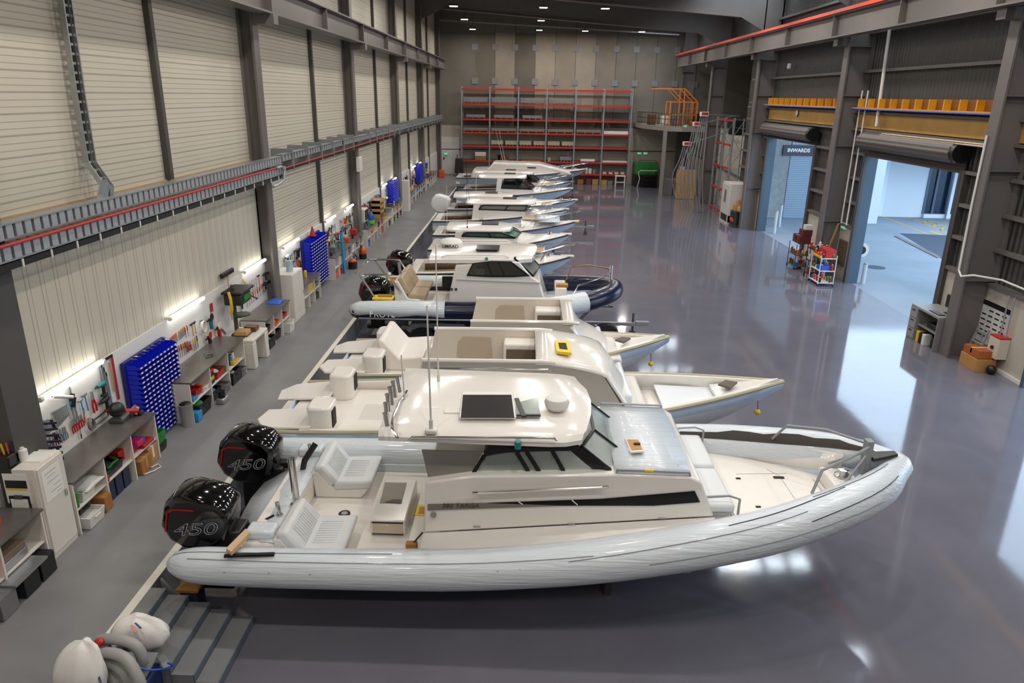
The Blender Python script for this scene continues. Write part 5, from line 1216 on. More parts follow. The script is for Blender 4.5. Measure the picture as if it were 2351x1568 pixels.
# ---- hand tools that hang on the board: prototypes in their own frame (y along the wall, z up, x out of the board)
PROTO = {}
def tool(kind, cols):
    key = (kind,)+cols
    if key in PROTO: return PROTO[key]
    a, h = C(cols[0]), C(cols[-1]); t = thing(kind, kind.replace('_', ' '), kind.replace('_', ' '), (0, 0, 0), local=True)
    def P(mb, name, m, **k): mb.build(name, m, t, **k)
    if kind == 'spanner':
        P(MB().box(0, .012, -.006, .006, -.11, .10), 'shaft', a, smooth=False)
        P(MB().lathe([(.006, 0), (.014, 0), (.014, .014), (.006, .014)], (0, 0, .115), 12, 'x'), 'ring_end', a)
        P(MB().prism([(0, -.014, -.15), (0, -.006, -.13), (0, .006, -.13), (0, .014, -.15), (0, .012, -.105), (0, -.012, -.105)], (.014, 0, 0)), 'open_end', a, smooth=False)
    elif kind == 'pliers':
        P(MB().prism([(.01, -.02, 0), (.01, -.012, .09), (.01, .012, .09), (.01, .02, 0)], (.018, 0, 0)), 'jaws', C('silver'), smooth=False)
        for s in (-1, 1): P(MB().tube([(.02, s*.006, 0), (.02, s*.03, -.07), (.02, s*.024, -.15)], .011, 6), 'handle', h)
    elif kind in ('screwdriver', 'chisel', 'file'):
        w2 = {'screwdriver': .006, 'chisel': .016, 'file': .013}[kind]
        P(MB().cyl((.02, 0, 0), (.02, 0, .11), .016, .012, 8), 'handle', h)
        P(MB().box(.014, .026, -w2, w2, -.15, 0), 'blade', C('silver'), smooth=False)
    elif kind == 'hammer':
        P(MB().cyl((.02, 0, -.22), (.02, 0, .08), .014, .011, 8), 'handle', h)
        P(MB().box(.0, .04, -.07, .05, .07, .11), 'hammer_head', a, bevel=.006)
    elif kind == 'power_drill':
        P(MB().lathe([(0, -.14), (.03, -.13), (.045, -.04), (.048, .06), (.03, .1), (0, .1)], (.05, 0, .05), 12, 'y'), 'drill_body', a)
        P(MB().prism([(.03, .0, .02), (.03, .06, .02), (.03, .05, -.13), (.03, -.01, -.13)], (.04, 0, 0)), 'grip', M_black, bevel=.01)
        P(MB().box(.015, .085, -.04, .07, -.18, -.13), 'battery', h, bevel=.01)
        P(MB().cyl((.05, -.13, .05), (.05, -.2, .05), .022, .012, 10), 'chuck', M_black)
    elif kind == 'hacksaw':
        P(MB().tube([(.02, -.22, -.06), (.02, -.22, .05), (.02, .2, .05), (.02, .22, -.06)], .011, 6), 'frame', a)
        P(MB().box(.016, .022, -.22, .22, -.075, -.055), 'blade', C('silver'), smooth=False)
        P(MB().box(.005, .035, -.27, -.21, -.11, .05), 'handle', h, bevel=.01)
    elif kind == 'clamp':
        P(MB().box(.01, .03, -.012, .012, -.3, .14), 'clamp_bar', C('silver'), smooth=False)
        P(MB().box(.0, .05, -.02, .1, .1, .15), 'fixed_jaw', a, bevel=.008); P(MB().box(.0, .05, -.02, .1, -.12, -.07), 'sliding_jaw', a, bevel=.008)
        P(MB().cyl((.025, .08, -.24), (.025, .08, -.12), .016, n=8), 'handle', h)
    elif kind == 'straight_edge':
        P(MB().box(0, .02, -.02, .02, -.4, .4), 'bar', a, smooth=False); P(MB().box(.02, .026, -.015, .015, .3, .38), 'end_mark', h, smooth=False)
    elif kind == 'set_square':
        P(MB().box(0, .012, -.3, .0, .36, .40), 'short_arm', a, smooth=False); P(MB().box(0, .012, -.04, .0, -.35, .36), 'long_arm', h, smooth=False)
    elif kind == 'hand_grinder':
        P(MB().lathe([(0, -.16), (.035, -.15), (.04, 0), (.045, .06), (0, .07)], (.06, 0, 0), 12, 'z'), 'grinder_body', a)
        P(MB().lathe([(0, .0), (.075, 0), (.075, .01), (0, .01)], (.09, 0, .09), 16, 'x'), 'disc', h); P(MB().cyl((.06, -.05, .06), (.06, -.15, .06), .016, n=8), 'side_handle', M_black)
    elif kind == 'cable_coil':
        q = []
        for k in range(46): q.append((.02+.0009*k, .08*math.cos(k*.42), .1*math.sin(k*.42)))
        P(MB().tube(q, .010, 5), 'cable', a); P(MB().box(0, .03, -.02, .02, .08, .12), 'hook', h, smooth=False)
    elif kind == 'sealant_gun':
        P(MB().cyl((.05, -.3, .0), (.05, .2, .0), .03, n=10), 'tube_body', a); P(MB().cyl((.05, -.3, 0), (.05, -.4, 0), .012, .003, 8), 'nozzle', h)
        P(MB().box(.03, .07, .2, .24, -.16, .06), 'trigger_handle', M_black, bevel=.01); P(MB().box(.03, .06, .27, .3, -.15, .0), 'trigger', M_black, bevel=.006)
    elif kind == 'push_broom':
        P(MB().box(0, .08, -.38, .38, .85, .97), 'broom_head', M_black, bevel=.02); P(MB().cyl((.04, 0, .86), (.04, 0, -.35), .013, n=8), 'broom_handle', C('wood'))
    elif kind == 'tool_strip':
        P(MB().box(0, .02, -.4, .4, -.015, .015), 'rail', a, smooth=False); P(MB().box(.02, .03, -.4, .4, -.004, .004), 'lip', h, smooth=False)
    PROTO[key] = t; t['_used'] = 0
    return t
def hang(kind, cols, y, z, lab, tilt=0, s=1.0, group=None, x=BX+.005):
    p = tool(kind, cols if isinstance(cols, tuple) else (cols,))
    if not p['_used']: p['_used'] = 1; t = p
    else: t = copy_thing(p, (0, 0, 0))
    t.location = (x, y, z); t.rotation_euler = (R(tilt), 0, 0); t.scale = (s, s, s); t['label'] = lab
    if group: t['group'] = group
    elif 'group' in t: del t['group']
    return t
def at(px, py): v = PX(px, py, BX+.02); return v.y, v.z
def hp(kind, cols, px, py, lab, tilt=0, s=1.0, group=None): y, z = at(px, py); return hang(kind, cols, y, z, lab, tilt, s, group)

# ---- strip lamps over the board
M_tube = mat('tube_light', (1, .97, .9), .4, emit=TUBE_EMIT)
ORD = ('first', 'second', 'third', 'fourth', 'fifth', 'sixth', 'seventh', 'eighth', 'ninth', 'tenth', 'eleventh')
for k, (a, b_) in enumerate(((9.93, 11.61), (14.1, 15.74), (18.25, 19.8), (21.4, 22.95), (25.5, 25.98), (29.3, 30.6), (36.98, 38.3), (39.9, 41.15), (46.9, 48.4), (50.0, 51.05))):
    if k == 4: a, b_ = 26.2, 27.6
    t = thing('strip_lamp', 'glowing LED strip lamp over the tool boards, %s along from the dark pillar' % ORD[k], 'strip lamp', (BX+.06, (a+b_)/2, 2.54), 'strip lamps over the tool boards')
    MB().cyl((BX+.06, a+.03, 2.54), (BX+.06, b_-.03, 2.54), .04, n=10).build('light_tube', M_tube, t)
    for y in (a, b_): MB().cyl((BX+.06, y-.03, 2.54), (BX+.06, y+.03, 2.54), .042, n=10).build('end_cap', M_white, t)
    B(BX-.02, BX+.03, a, b_, 2.52, 2.56).build('lamp_base', M_white, t, smooth=False)

# ---- near bay: bench with the half cupboard in front of the pillar
YB = workbench('nearest workbench at the lower left corner with dark steel top and full shelves', 7.0, 8.66, 2)
carton(8.1, .96, .5, .12, .4, 'clear-lidded grey parts case on the upper shelf of the corner workbench', C('silver'), 'parts_case', cat='case')
carton(8.1, 1.085, .46, .1, .38, 'brown lidded parts case stacked on the grey one', mat('brown_clear', '7c6a5c', .3), 'parts_case', cat='case')
t = thing('cable_reel', 'red cable reel on the lower corner workbench shelf', 'cable reel', (-6.85, 7.65, .96)); MB().lathe([(.05, -.06), (.17, -.06), (.17, -.04), (.08, -.04), (.08, .04), (.17, .04), (.17, .06), (.05, .06)], (-6.8, 7.65, 1.14), 18, 'x').build('reel_drum', C('red'), t); MB().lathe([(.06, -.035), (.14, -.035), (.14, .035), (.06, .035)], (-6.8, 7.65, 1.14), 18, 'x').build('cable', C('tan'), t)
for k_, (y_, c_, l_) in enumerate(((8.4, 'black', 'black tool case low at the cupboard end of the corner workbench'), (8.05, 'black', 'second black tool case low in the corner workbench'), (7.6, 'grey', 'grey case low in the corner workbench before the black ones'), (7.2, 'red', 'red case low at the picture edge in the corner workbench'))): carton(y_, .56, .3, .32, .5, l_, C(c_), 'tool_case', xf=-6.5, cat='case')
tag(B(-6.75, -6.45, 7.7, 8.35, .885, .915).build('steel_bar', C('silver'), smooth=False), 'bright steel bar lying across the low black cases', 'bar')
can(8.3, 1.45, .05, .2, 'orange can on the corner workbench top', C('orange'), xf=-7.0); carton(8.05, 1.45, .3, .12, .25, 'dark box on the corner workbench top', C('navy'), xf=-7.0)
t = thing('tall_cupboard', 'tall white cupboard with drawing taped to its door between two workbenches', 'cupboard', (-6.65, 9.02, WZ))
B(-6.98, -6.67, 8.72, 9.33, WZ, 2.02).build('carcass', M_lam, t, smooth=False)
B(-6.67, -6.64, 8.75, 9.30, WZ+.1, 2.0).build('door', M_lam, t, smooth=False)
B(-6.63, -6.615, 9.20, 9.23, 1.35, 1.45).build('handle', M_chrome, t)
B(-6.639, -6.635, 8.80, 9.20, 1.45, 1.92).build('paper_drawing', mat('paper', 'e6e4e0', .7), t, smooth=False)
m = MB()
for k, (y, z, w2) in enumerate(((8.86, 1.86, .25), (8.9, 1.8, .18), (8.88, 1.72, .28), (9.0, 1.63, .16), (8.92, 1.56, .24), (9.05, 1.5, .1))): m.box(-6.635, -6.633, y, y+w2, z, z+.006)
m.build('pencil_lines', mat('pencil', '8d8a88', .8), t, smooth=False)
B(-6.72, -6.69, 8.705, 8.72, .6, 1.9).build('side_strip', M_lam, t, smooth=False)
t = thing('clipboard', 'clipboard with lined sheet hanging on the side of the tall cupboard', 'clipboard', (-6.95, 8.69, 1.35))
B(-7.08, -6.8, 8.695, 8.715, 1.3, 1.62).build('board', M_black, t, smooth=False)
B(-7.06, -6.82, 8.69, 8.695, 1.32, 1.58).build('sheet', mat('paper', 'e6e4e0', .7), t, smooth=False)
B(-7.0, -6.88, 8.685, 8.695, 1.58, 1.64).build('clip', M_dsteel, t)
t = thing('poster', 'white poster with black and yellow heading on the side of the tall cupboard', 'poster', (-6.95, 8.71, 1.6))
B(-7.12, -6.78, 8.712, 8.72, 1.5, 1.96).build('sheet', mat('paper', 'e6e4e0', .7), t, smooth=False)
B(-7.1, -6.8, 8.708, 8.712, 1.74, 1.86).build('black_band', M_black, t, smooth=False); B(-7.1, -6.8, 8.706, 8.71, 1.71, 1.735).build('yellow_band', M_tape, t, smooth=False)
# on top of the cupboard and behind it
can(9.0, 2.02, .06, .2, 'white round tin on the tall cupboard', M_white, 'paint_tin', -6.98, M_lam)
tag(B(-7.0, -6.72, 8.95, 9.25, 2.02, 2.03).build('paper_sheets', mat('paper', 'e6e4e0', .7), smooth=False), 'loose white papers lying on the tall cupboard', 'papers')
t = thing('tool_caddy', 'dark tool caddy with red and yellow handles on the tall cupboard', 'tool caddy', (-7.1, 8.85, 2.02))
B(-7.2, -7.0, 8.74, 8.95, 2.02, 2.2).build('caddy_box', M_black, t, bevel=.02)
for k, c in enumerate(('red', 'yellow', 'orange', 'navy')): MB().cyl((-7.15+.04*k, 8.8+.03*k, 2.2), (-7.17+.05*k, 8.78+.035*k, 2.36), .014, n=7).build('tool_handle', C(c), t)
t = thing('clamp_cluster', 'dark cluster of long clamps hanging beside the pillar', 'clamp rack', (BX+.1, 9.62, 1.95))
B(BX+.02, BX+.06, 9.58, 9.72, 1.62, 2.35).build('hanging_rail', M_black, t, smooth=False)
for k in range(7): MB().bar((BX+.08, 9.6, 2.28-k*.1), (BX+.34, 9.78, 2.24-k*.1), .03, .04).build('clamp_bar', C('navy'), t, bevel=.005)
for k in range(3): MB().bar((BX+.28, 9.75, 2.3-k*.22), (BX+.30, 9.77, 2.14-k*.22), .04, .04).build('clamp_jaw', M_black, t, bevel=.005)
# first full bench and its shelves
YB = workbench('long workbench with dark steel top between the tall cupboard and the blue bins', 9.4, 11.9, 3)
tub(9.8, .96, .34, .16, .4, 'white folded bag pile on the upper shelf beside the tall cupboard', C('white'), fill=C('white'))
can(9.5, .96, .06, .3, 'tall green bottle on the upper shelf beside the tall cupboard', C('green'), 'bottle', -6.74, cap=C('green'), cat='bottle')
rag(-6.85, 9.95, 1.1, .5, .4, .1, 'crumpled white cloth hanging over the upper shelf edge', C('white'), seed=3)
tub(9.7, .56, .42, .2, .4, 'white plastic crate low beside the tall cupboard', C('white'), xf=-6.55)
tub(9.62, .82, .3, .1, .3, 'black tangle of leads stuffed above the white crate', C('black'), xf=-6.66, fill=C('red'))
carton(10.1, .56, .2, .26, .35, 'brown carton low at the end of the first cubby', M_card, xf=-6.6)
tub(10.55, .96, .55, .16, .45, 'black tray of tangled hoses on the middle upper shelf', C('black'), fill=C('black'))
MB_ = MB().tube([(-6.72, 10.4, 1.12), (-6.7, 10.55, 1.16), (-6.74, 10.75, 1.1), (-6.9, 10.8, 1.12)], .022, 7)
tag(MB_.build('hose_coil', C('green')), 'green hose end lying over the tray of tangled hoses', 'hose')
can(10.28, .96, .05, .12, 'small red tin at the front of the middle upper shelf', C('red'), 'paint_tin', -6.7, C('red'))
carton(10.98, .96, .2, .2, .3, 'dark red box at the back of the middle upper shelf', C('red'), xf=-6.8)
for k, y in enumerate((10.38, 10.62, 10.86)): carton(y, .56, .2, .34, .4, 'dark navy case, %s of three under the middle shelf' % ORD[k], C('navy'), 'tool_case', cat='case')
carton(11.3, .96, .2, .12, .3, 'flat red box on the right upper shelf of the first long bench', C('red'), xf=-6.75)
carton(11.62, .96, .36, .06, .4, 'red lid lying at the right end of the upper shelf', C('red'), xf=-6.66)
carton(11.32, 1.09, .2, .1, .28, 'magenta box file on the right upper shelf', C('magenta'), xf=-6.64)
carton(11.5, 1.03, .16, .1, .24, 'blue and white packet on the right upper shelf', C('blue'), xf=-6.7)
tub(11.45, 1.15, .24, .1, .28, 'grey sheet metal offcut box leaning on the right upper shelf', C('grey'), xf=-6.9)
carton(11.38, .56, .36, .26, .4, 'brown carton with taped lid low in the right cubby', M_card, xf=-6.62, tapem=C('tan'))
carton(11.7, .56, .28, .32, .4, 'second brown carton with white label low in the right cubby', mat('cardboard_light', 'b1834a', .75), xf=-6.66, tapem=C('white'))
tag(MB().tube([(-6.6, 11.2, .58), (-6.5, 11.35, .57), (-6.45, 11.5, .57), (-6.55, 11.6, .57), (-6.6, 11.45, .58)], .012, 6).build('white_cable', C('white')), 'thin white cable looped on the walkway before the right cubby', 'cable')
tub(12.15, .56, .3, .16, .3, 'grey stacked bucket at the bench end under the green one', C('black'), xf=-6.7)
t = tub(12.15, .72, .3, .22, .3, 'green bucket stacked at the bench end by the blue bins', C('green'), xf=-6.7)
# items on the tool board, from the image
for k in range(10): hp('spanner', ('silver',), 97+k*2.8, 985-k*1.4+((k % 3)-1)*1.0, 'bright combination spanner, one of the lower left spanner row', 6, 1.0-k*.035, 'spanners in the left row')
for k in range(11): hp('spanner', ('silver',), 127+k*2.9, 963-k*2.2, 'bright spanner, one of the longer upper spanner row', 6, 1.1-k*.04, 'spanners in the upper row')
for px, py, c, w_ in ((106, 1017, 'red', 'first'), (116, 1014, 'teal', 'second'), (122, 1006, 'red', 'third'), (132, 1000, 'black', 'fourth'), (139, 996, 'grey', 'fifth'), (146, 992, 'cyan', 'sixth'), (150, 990, 'tan', 'seventh')):
    hp('pliers', (c,), px, py, '%s-handled pliers, %s from the left in the bottom pliers row' % (c, w_), 5, .95)
for px, py, w_ in ((166, 977, 'first'), (171, 973, 'second'), (176, 970, 'third'), (182, 965, 'fourth'), (187, 962, 'fifth')):
    hp('pliers', ('red',), px, py, 'red-handled pliers, %s in the row below the hammers' % w_, 5, .95)
hp('chisel', ('orange',), 193, 957, 'orange-handled scraper at the end of the red pliers row', 175, 1.0)
hp('sealant_gun', ('white', 'red'), 143, 911, 'white sealant gun hanging under the first strip lamp', -24, 1.0)
hp('pliers', ('black',), 160, 904, 'large black pincers hanging right of the sealant gun', 0, 1.3)
hp('file', ('cyan',), 164, 940, 'blue file hanging left of the hammers', 5, 1.4); hp('file', ('grey',), 170, 935, 'grey file hanging beside the blue file', 5, 1.4)
hp('hammer', ('silver', 'cyan'), 187, 928, 'silver hammer with blue handle on the near tool board', 5, .85)
hp('hammer', ('grey', 'cyan'), 196, 917, 'grey claw hammer with blue grip right of the silver hammer', 5, .95)
hp('pliers', ('red',), 211, 916, 'long red pipe pincers right of the hammers', 3, 1.6)
hp('power_drill', ('teal', 'black'), 230, 888, 'teal cordless drill hanging high on the near board', 0, 1.0)
hp('power_drill', ('black', 'red'), 238, 923, 'black cordless drill with red battery below the teal drill', 0, 1.0)
hp('cable_coil', ('grey', 'tan'), 207, 974, 'grey coiled cable hanging low left of the hacksaw', 0, 1.0)
hp('hacksaw', ('black', 'black'), 232, 958, 'black hacksaw hanging just above the first long bench', 0, .95)
hp('chisel', ('black',), 186, 997, 'small black brush standing at the back of the first long bench', 180, .7)
hp('set_square', ('black', 'red'), 268, 868, 'large steel set square with red arm on the near board', 0, 1.15)
for k, px in enumerate((240, 246, 251)): hp('straight_edge', ('silver', 'black'), px, 880+k*6, 'long steel straight edge, %s of three beside the set square' % ORD[k], 2, 1.0-.1*k)
hp('straight_edge', ('wood', 'wood'), 258, 866, 'pale timber straight edge beside the steel ones', 2, .7)
t = thing('bench_machine', 'black and red bench machine standing at the blue bins end of the first bench', 'bench tool', (-7.05, 11.55, 1.45))
B(-7.2, -6.95, 11.4, 11.7, 1.45, 1.52).build('machine_base', M_dsteel, t, bevel=.01); MB().sphere((-7.08, 11.5, 1.68), .13, 12, (1, 1.2, 1)).build('machine_body', M_black, t); MB().cyl((-7.0, 11.6, 1.6), (-6.85, 11.75, 1.55), .05, n=10).build('machine_motor', C('red'), t); MB().bar((-6.98, 11.42, 1.53), (-6.9, 11.8, 1.62), .03, .05).build('fence_bar', C('silver'), t)
t = thing('power_tool', 'yellow and black power tool lying beside the bench machine', 'power tool', (-6.88, 11.85, 1.45))
B(-6.95, -6.8, 11.74, 11.86, 1.45, 1.53).build('tool_body', M_black, t, bevel=.02); MB().cyl((-6.87, 11.7, 1.5), (-6.87, 11.8, 1.6), .03, n=8).build('tool_grip', C('yellow'), t)

# ---- blue bins
def bin_proto(w2, h, d):
    m = MB()
    m.add([(0, -w2/2, 0), (d, -w2/2, 0), (d, w2/2, 0), (0, w2/2, 0), (0, -w2/2, h), (d*.72, -w2/2, h), (d+.012, -w2/2, h*.45), (0, w2/2, h), (d*.72, w2/2, h), (d+.012, w2/2, h*.45),
           (.01, -w2/2+.006, h*.9), (.01, w2/2-.006, h*.9), (d*.7, -w2/2+.006, h*.9), (d*.7, w2/2-.006, h*.9), (.01, 0, .012), (d-.006, 0, .012)],
          [(0, 3, 2, 1), (0, 1, 6, 5, 4), (3, 7, 8, 9, 2), (0, 4, 7, 3), (1, 2, 9, 6)])
    m.box(.004, d, -w2/2, w2/2, 0, .008)
    return m
def bin_rack(lab, binlab, y0, y1, z0, z1, nc, nr, grp, skip=None, x0=-7.22):
    t = thing('bin_rack', lab, 'bin rack', (x0, (y0+y1)/2, WZ))
    B(BX+.005, x0-.002, y0-.03, y1+.03, z0-.05, z1+.05).build('louvre_panel', mat('rack_blue', '10187a', .5), t, smooth=False)
    for k in range(nr): B(x0-.012, x0, y0, y1, z0+(z1-z0)*k/nr+.075, z0+(z1-z0)*k/nr+.088).build('louvre', mat('rack_blue', '10187a', .5), t, smooth=False)
    for y in (y0, y1): B(BX+.005, x0-.002, y-.03, y+.03, WZ, z0-.05).build('rack_leg', M_dsteel, t, smooth=False)
    w2 = (y1-y0)/nc; h = (z1-z0)/nr; d = .24; first = None
    for r_ in range(nr):
        for c in range(nc):
            if skip and skip(r_, c): continue
            p = (x0+.001, y0+w2*(c+.5), z0+h*r_)
            if first is None:
                first = bin_proto(w2*.96, h*.96, d).build('storage_bin', M_blue, None, smooth=False); first.location = p
                tag(first, binlab, 'storage bin', grp)
                lb = B(d+.004, d+.012, -w2*.24, w2*.24, h*.12, h*.42).build('label_card', M_white, None, smooth=False); lb.parent = first
            else:
                o = first.copy(); COL.objects.link(o); o.location = p
                l2 = lb.copy(); COL.objects.link(l2); l2.parent = o
bin_rack('tall rack of small blue bins between the first and second long benches', 'small blue open-fronted bin with white label on the nearest bin rack', 12.22, 13.72, .62, 2.22, 10, 17, 'bins on the nearest bin rack')
bin_rack('second tall rack of blue bins beyond the wide grey column', 'small blue open-fronted bin with white label on the second bin rack', 23.3, 25.3, .75, 2.35, 8, 15, 'bins on the second bin rack')
m = MB()
for (y0, y1) in ((38.6, 40.4), (48.6, 50.3)):
    t = thing('bin_rack', 'distant rack of blue bins %s' % ('past the fourth column' if y0 < 45 else 'nearest the far wall'), 'bin rack', (-7.22, (y0+y1)/2, 1.4))
    B(BX+.005, -7.222, y0, y1, 1.45, 2.6).build('louvre_panel', mat('rack_blue', '10187a', .5), t, smooth=False)
    for r_ in range(10):
        for c in range(6): m.prism([(-7.221, y0+c*.29, 1.47+r_*.11), (-6.98, y0+c*.29, 1.47+r_*.11), (-6.96, y0+c*.29, 1.52+r_*.11), (-7.05, y0+c*.29, 1.57+r_*.11), (-7.221, y0+c*.29, 1.57+r_*.11)], (0, .27, 0))
tag(m.build('storage_bins', M_blue, smooth=False), 'small blue bins massed on the two distant bin racks', 'storage bins', kind='stuff')
# loose things on top of the near bins
rq = random.Random(4)
for k in range(9):
    c = ('green', 'white', 'black', 'yellow', 'grey', 'silver', 'black', 'tan', 'cyan')[k]
    y = 12.3+k*.155
    hang('screwdriver', (c,), y, 2.32, '%s-gripped small tool, %s from the left lying on top of the near bins' % (c, ORD[k]), 70, .8, x=-7.12)
t = thing('waste_bin', 'clear ribbed waste bin with black bag at the second bench end', 'bin', (-6.72, 13.3, WZ))
p = PZ(432, 975, .56)
t.location = (p.x, p.y, .55)
MB().lathe([(.11, 0), (.14, .45), (.145, .46), (.13, .46)], (p.x, p.y, .555), 18).build('bin_body', mat('clear_plastic', 'a7a59f', .2, alpha=.75), t); MB().sphere((p.x, p.y, 1.0), .13, 12, (1, 1, .5)).build('bin_bag', M_black, t)

# ---- second bench bay
YB = workbench('second long workbench with shelves beyond the nearest blue bins', 13.35, 16.25, 3)
tub(13.8, 1.0, .3, .14, .35, 'red toolbox on the left upper shelf of the second long bench', C('red')); tub(14.15, .96, .3, .1, .35, 'white tray of parts on the left upper shelf', C('white'), fill=C('orange'))
carton(13.6, .96, .2, .08, .3, 'blue and white packet on the left upper shelf of the second bench', C('cyan'), xf=-6.68)
tub(13.85, .56, .6, .28, .5, 'large black tub with green bag in the left lower cubby', C('black'), xf=-6.6, fill=C('green'))
carton(13.5, .56, .2, .2, .3, 'pale blue box low at the near end of the second bench', C('cyan'), xf=-6.58)
for k in range(4): carton(14.5, .96+k*.085, .22, .08, .36, 'dark parts drawer, %s from the bottom of a small stack' % ORD[k], C(('black', 'yellow', 'black', 'red')[k]), 'parts_case', cat='case')
tub(14.9, .96, .34, .16, .34, 'red and white bag on the middle upper shelf of the second bench', C('red'), fill=C('white')); carton(15.15, .96, .2, .14, .3, 'brown case on the middle upper shelf of the second bench', C('brown'))
tub(14.65, .56, .42, .22, .42, 'black tub with blue lid in the middle lower cubby', C('black'), fill=C('cyan')); tub(15.05, .56, .34, .18, .4, 'grey tub in the middle lower cubby', C('grey'), xf=-6.6)
t = thing('cutting_machine', 'grey hand machine standing on the walkway before the second bench', 'power tool', (-6.5, 14.45, .55))
B(-6.6, -6.42, 14.3, 14.6, .55, .68).build('machine_base', C('silver'), t, bevel=.03); MB().cyl((-6.5, 14.42, .68), (-6.5, 14.42, .82), .07, n=12).build('machine_motor', M_black, t); MB().tube([(-6.5, 14.5, .68), (-6.48, 14.62, .8), (-6.5, 14.45, .88)], .016, 6).build('machine_handle', C('grey'), t)
for k, (c, nm) in enumerate((('red', 'red spray can'), ('black', 'black spray can'), ('cyan', 'blue spray can'), ('white', 'white spray can'))): can(15.5+k*.13, .96, .04, .22+.03*(k % 2), nm+' on the right upper shelf of the second bench', C(c), xf=-6.8)
carton(15.8, .96, .3, .07, .3, 'yellow packet on the right upper shelf of the second bench', C('yellow'), xf=-6.68)
tub(15.6, .56, .5, .3, .45, 'black tub heaped with pale hardware in the right lower cubby', C('black'), xf=-6.6, fill=C('silver')); tub(16.02, .56, .28, .2, .4, 'grey tub at the far end of the second bench', C('grey'), xf=-6.6)
for k in range(6): hp('chisel', ('orange',), 392+k*2.6, 784-k*2.4, 'orange-handled chisel, %s in the left chisel block' % ORD[k], 5, .75)
for k in range(6): hp('chisel', ('tan',), 411+k*2.4, 769-k*2.2, 'tan-handled chisel, %s in the right chisel block' % ORD[k], 5, .75)
for k, (px, py) in enumerate(((425, 762), (430, 758))): hp('screwdriver', ('red',), px, py, 'red screwdriver, %s of the pair right of the chisels' % ORD[k], 5, 1.0)
hp('hammer', ('black', 'wood'), 441, 752, 'black hammer with wooden shaft over the second bench', 4, .9); hp('hammer', ('black', 'wood'), 447, 748, 'second black hammer with wooden shaft over the second bench', 4, .9)
for k in range(8): hp('screwdriver', ('orange' if k % 2 else 'brown',), 398+k*4.6, 813-k*2.6, '%s screwdriver, %s in the lower row over the second bench' % ('orange' if k % 2 else 'brown', ORD[k]), 4, 1.1)
for k in range(4): hp('pliers', ('red',), 428+k*3, 795-k*1.5, 'red pliers, %s of four over the second bench' % ORD[k], 4, .9)
for k, c in enumerate(('yellow', 'wood', 'brown')): hp('chisel', (c,), 444+k*4, 790-k*4, '%s-handled scraper left of the grinders' % c, 4, 1.1)
hp('hand_grinder', ('black', 'red'), 476, 778, 'black angle grinder with red disc standing over the second bench', 10, 1.1); hp('hand_grinder', ('teal', 'black'), 478, 738, 'teal angle grinder hanging above the black one', 5, 1.2); hp('hand_grinder', ('red', 'white'), 497, 757, 'red sander hanging right of the grinders', 5, 1.2)
hp('cable_coil', ('white', 'grey'), 464, 750, 'white coil of cloth tape left of the teal grinder', 0, 1.3)
for k in range(4): hp('cable_coil', ('black', 'silver'), 508+k*3, 756+k*3, 'small dark hose fitting, %s of the cluster right of the red sander' % ORD[k], 0, .35)
t = thing('hanging_label_tape', 'red and white label tape hanging down the board above the second bench', 'tape', (BX+.02, *at(488, 715)))
y, z = at(488, 715); B(BX+.005, BX+.02, y-.05, y+.05, z, z+.2).build('red_tape', C('red'), t, smooth=False); B(BX+.005, BX+.02, y-.04, y+.06, z-.3, z).build('white_tape', mat('pink_tape', 'd8b3c8', .6), t, smooth=False)
tag(MB().tube([(-6.95, 14.9, 1.46), (-6.85, 15.0, 1.46), (-6.8, 14.85, 1.46), (-6.9, 14.75, 1.46), (-7.0, 14.9, 1.5)], .008, 5).build('wire_loop', M_black), 'loop of thin black wire lying on the second long worktop', 'wire')

# ---- drill press on its white stand
t = thing('machine_stand', 'white arched plywood stand under the green drill press', 'stand', (-6.9, 17.0, WZ))
B(-7.25, -6.5, 16.45, 17.5, 1.22, 1.3).build('stand_top', M_lam, t, bevel=.02)
for y in (16.45, 17.28): B(-7.25, -6.5, y, y+.22, WZ, 1.22).build('leg', M_lam, t, bevel=.02)
B(-7.25, -7.2, 16.6, 17.3, WZ, 1.22).build('back_panel', M_lam, t, smooth=False)
t = thing('drill_press', 'green and black pedestal drill with yellow guard on the white stand', 'drill press', (-6.95, 16.9, 1.3))
B(-7.12, -6.72, 16.7, 17.1, 1.3, 1.36).build('base_plate', M_dsteel, t, bevel=.01); MB().cyl((-7.05, 16.9, 1.36), (-7.05, 16.9, 2.55), .05, n=14).build('column', M_dsteel, t)
MB().cyl((-6.9, 16.95, 1.78), (-6.9, 16.95, 1.82), .2, n=20).build('table', mat('green_iron', '3c4f2e', .5), t); MB().bar((-7.05, 16.9, 1.76), (-6.9, 16.95, 1.76), .08, .08).build('table_arm', mat('green_iron', '3c4f2e', .5), t)
B(-7.15, -6.72, 16.55, 17.2, 2.12, 2.4).build('head', mat('green_dark', '1d2a1b', .45), t, bevel=.04); B(-7.18, -6.68, 16.5, 17.35, 2.4, 2.46).build('belt_cover', M_black, t, bevel=.02); B(-6.73, -6.70, 16.7, 17.1, 2.2, 2.34).build('green_plate', C('green'), t, smooth=False)
MB().cyl((-6.85, 16.9, 2.12), (-6.85, 16.9, 1.95), .03, .02, 10).build('chuck', M_dsteel, t); MB().tube([(-6.95, 16.42, 2.5), (-6.9, 16.38, 2.35), (-6.9, 16.4, 2.1), (-6.95, 16.44, 1.95)], .035, 8).build('yellow_guard', C('yellow'), t)
MB().cyl((-6.8, 17.2, 2.25), (-6.65, 17.35, 2.1), .015, n=7).build('feed_lever', M_black, t); MB().sphere((-6.65, 17.35, 2.1), .03, 8).build('lever_knob', M_black, t)
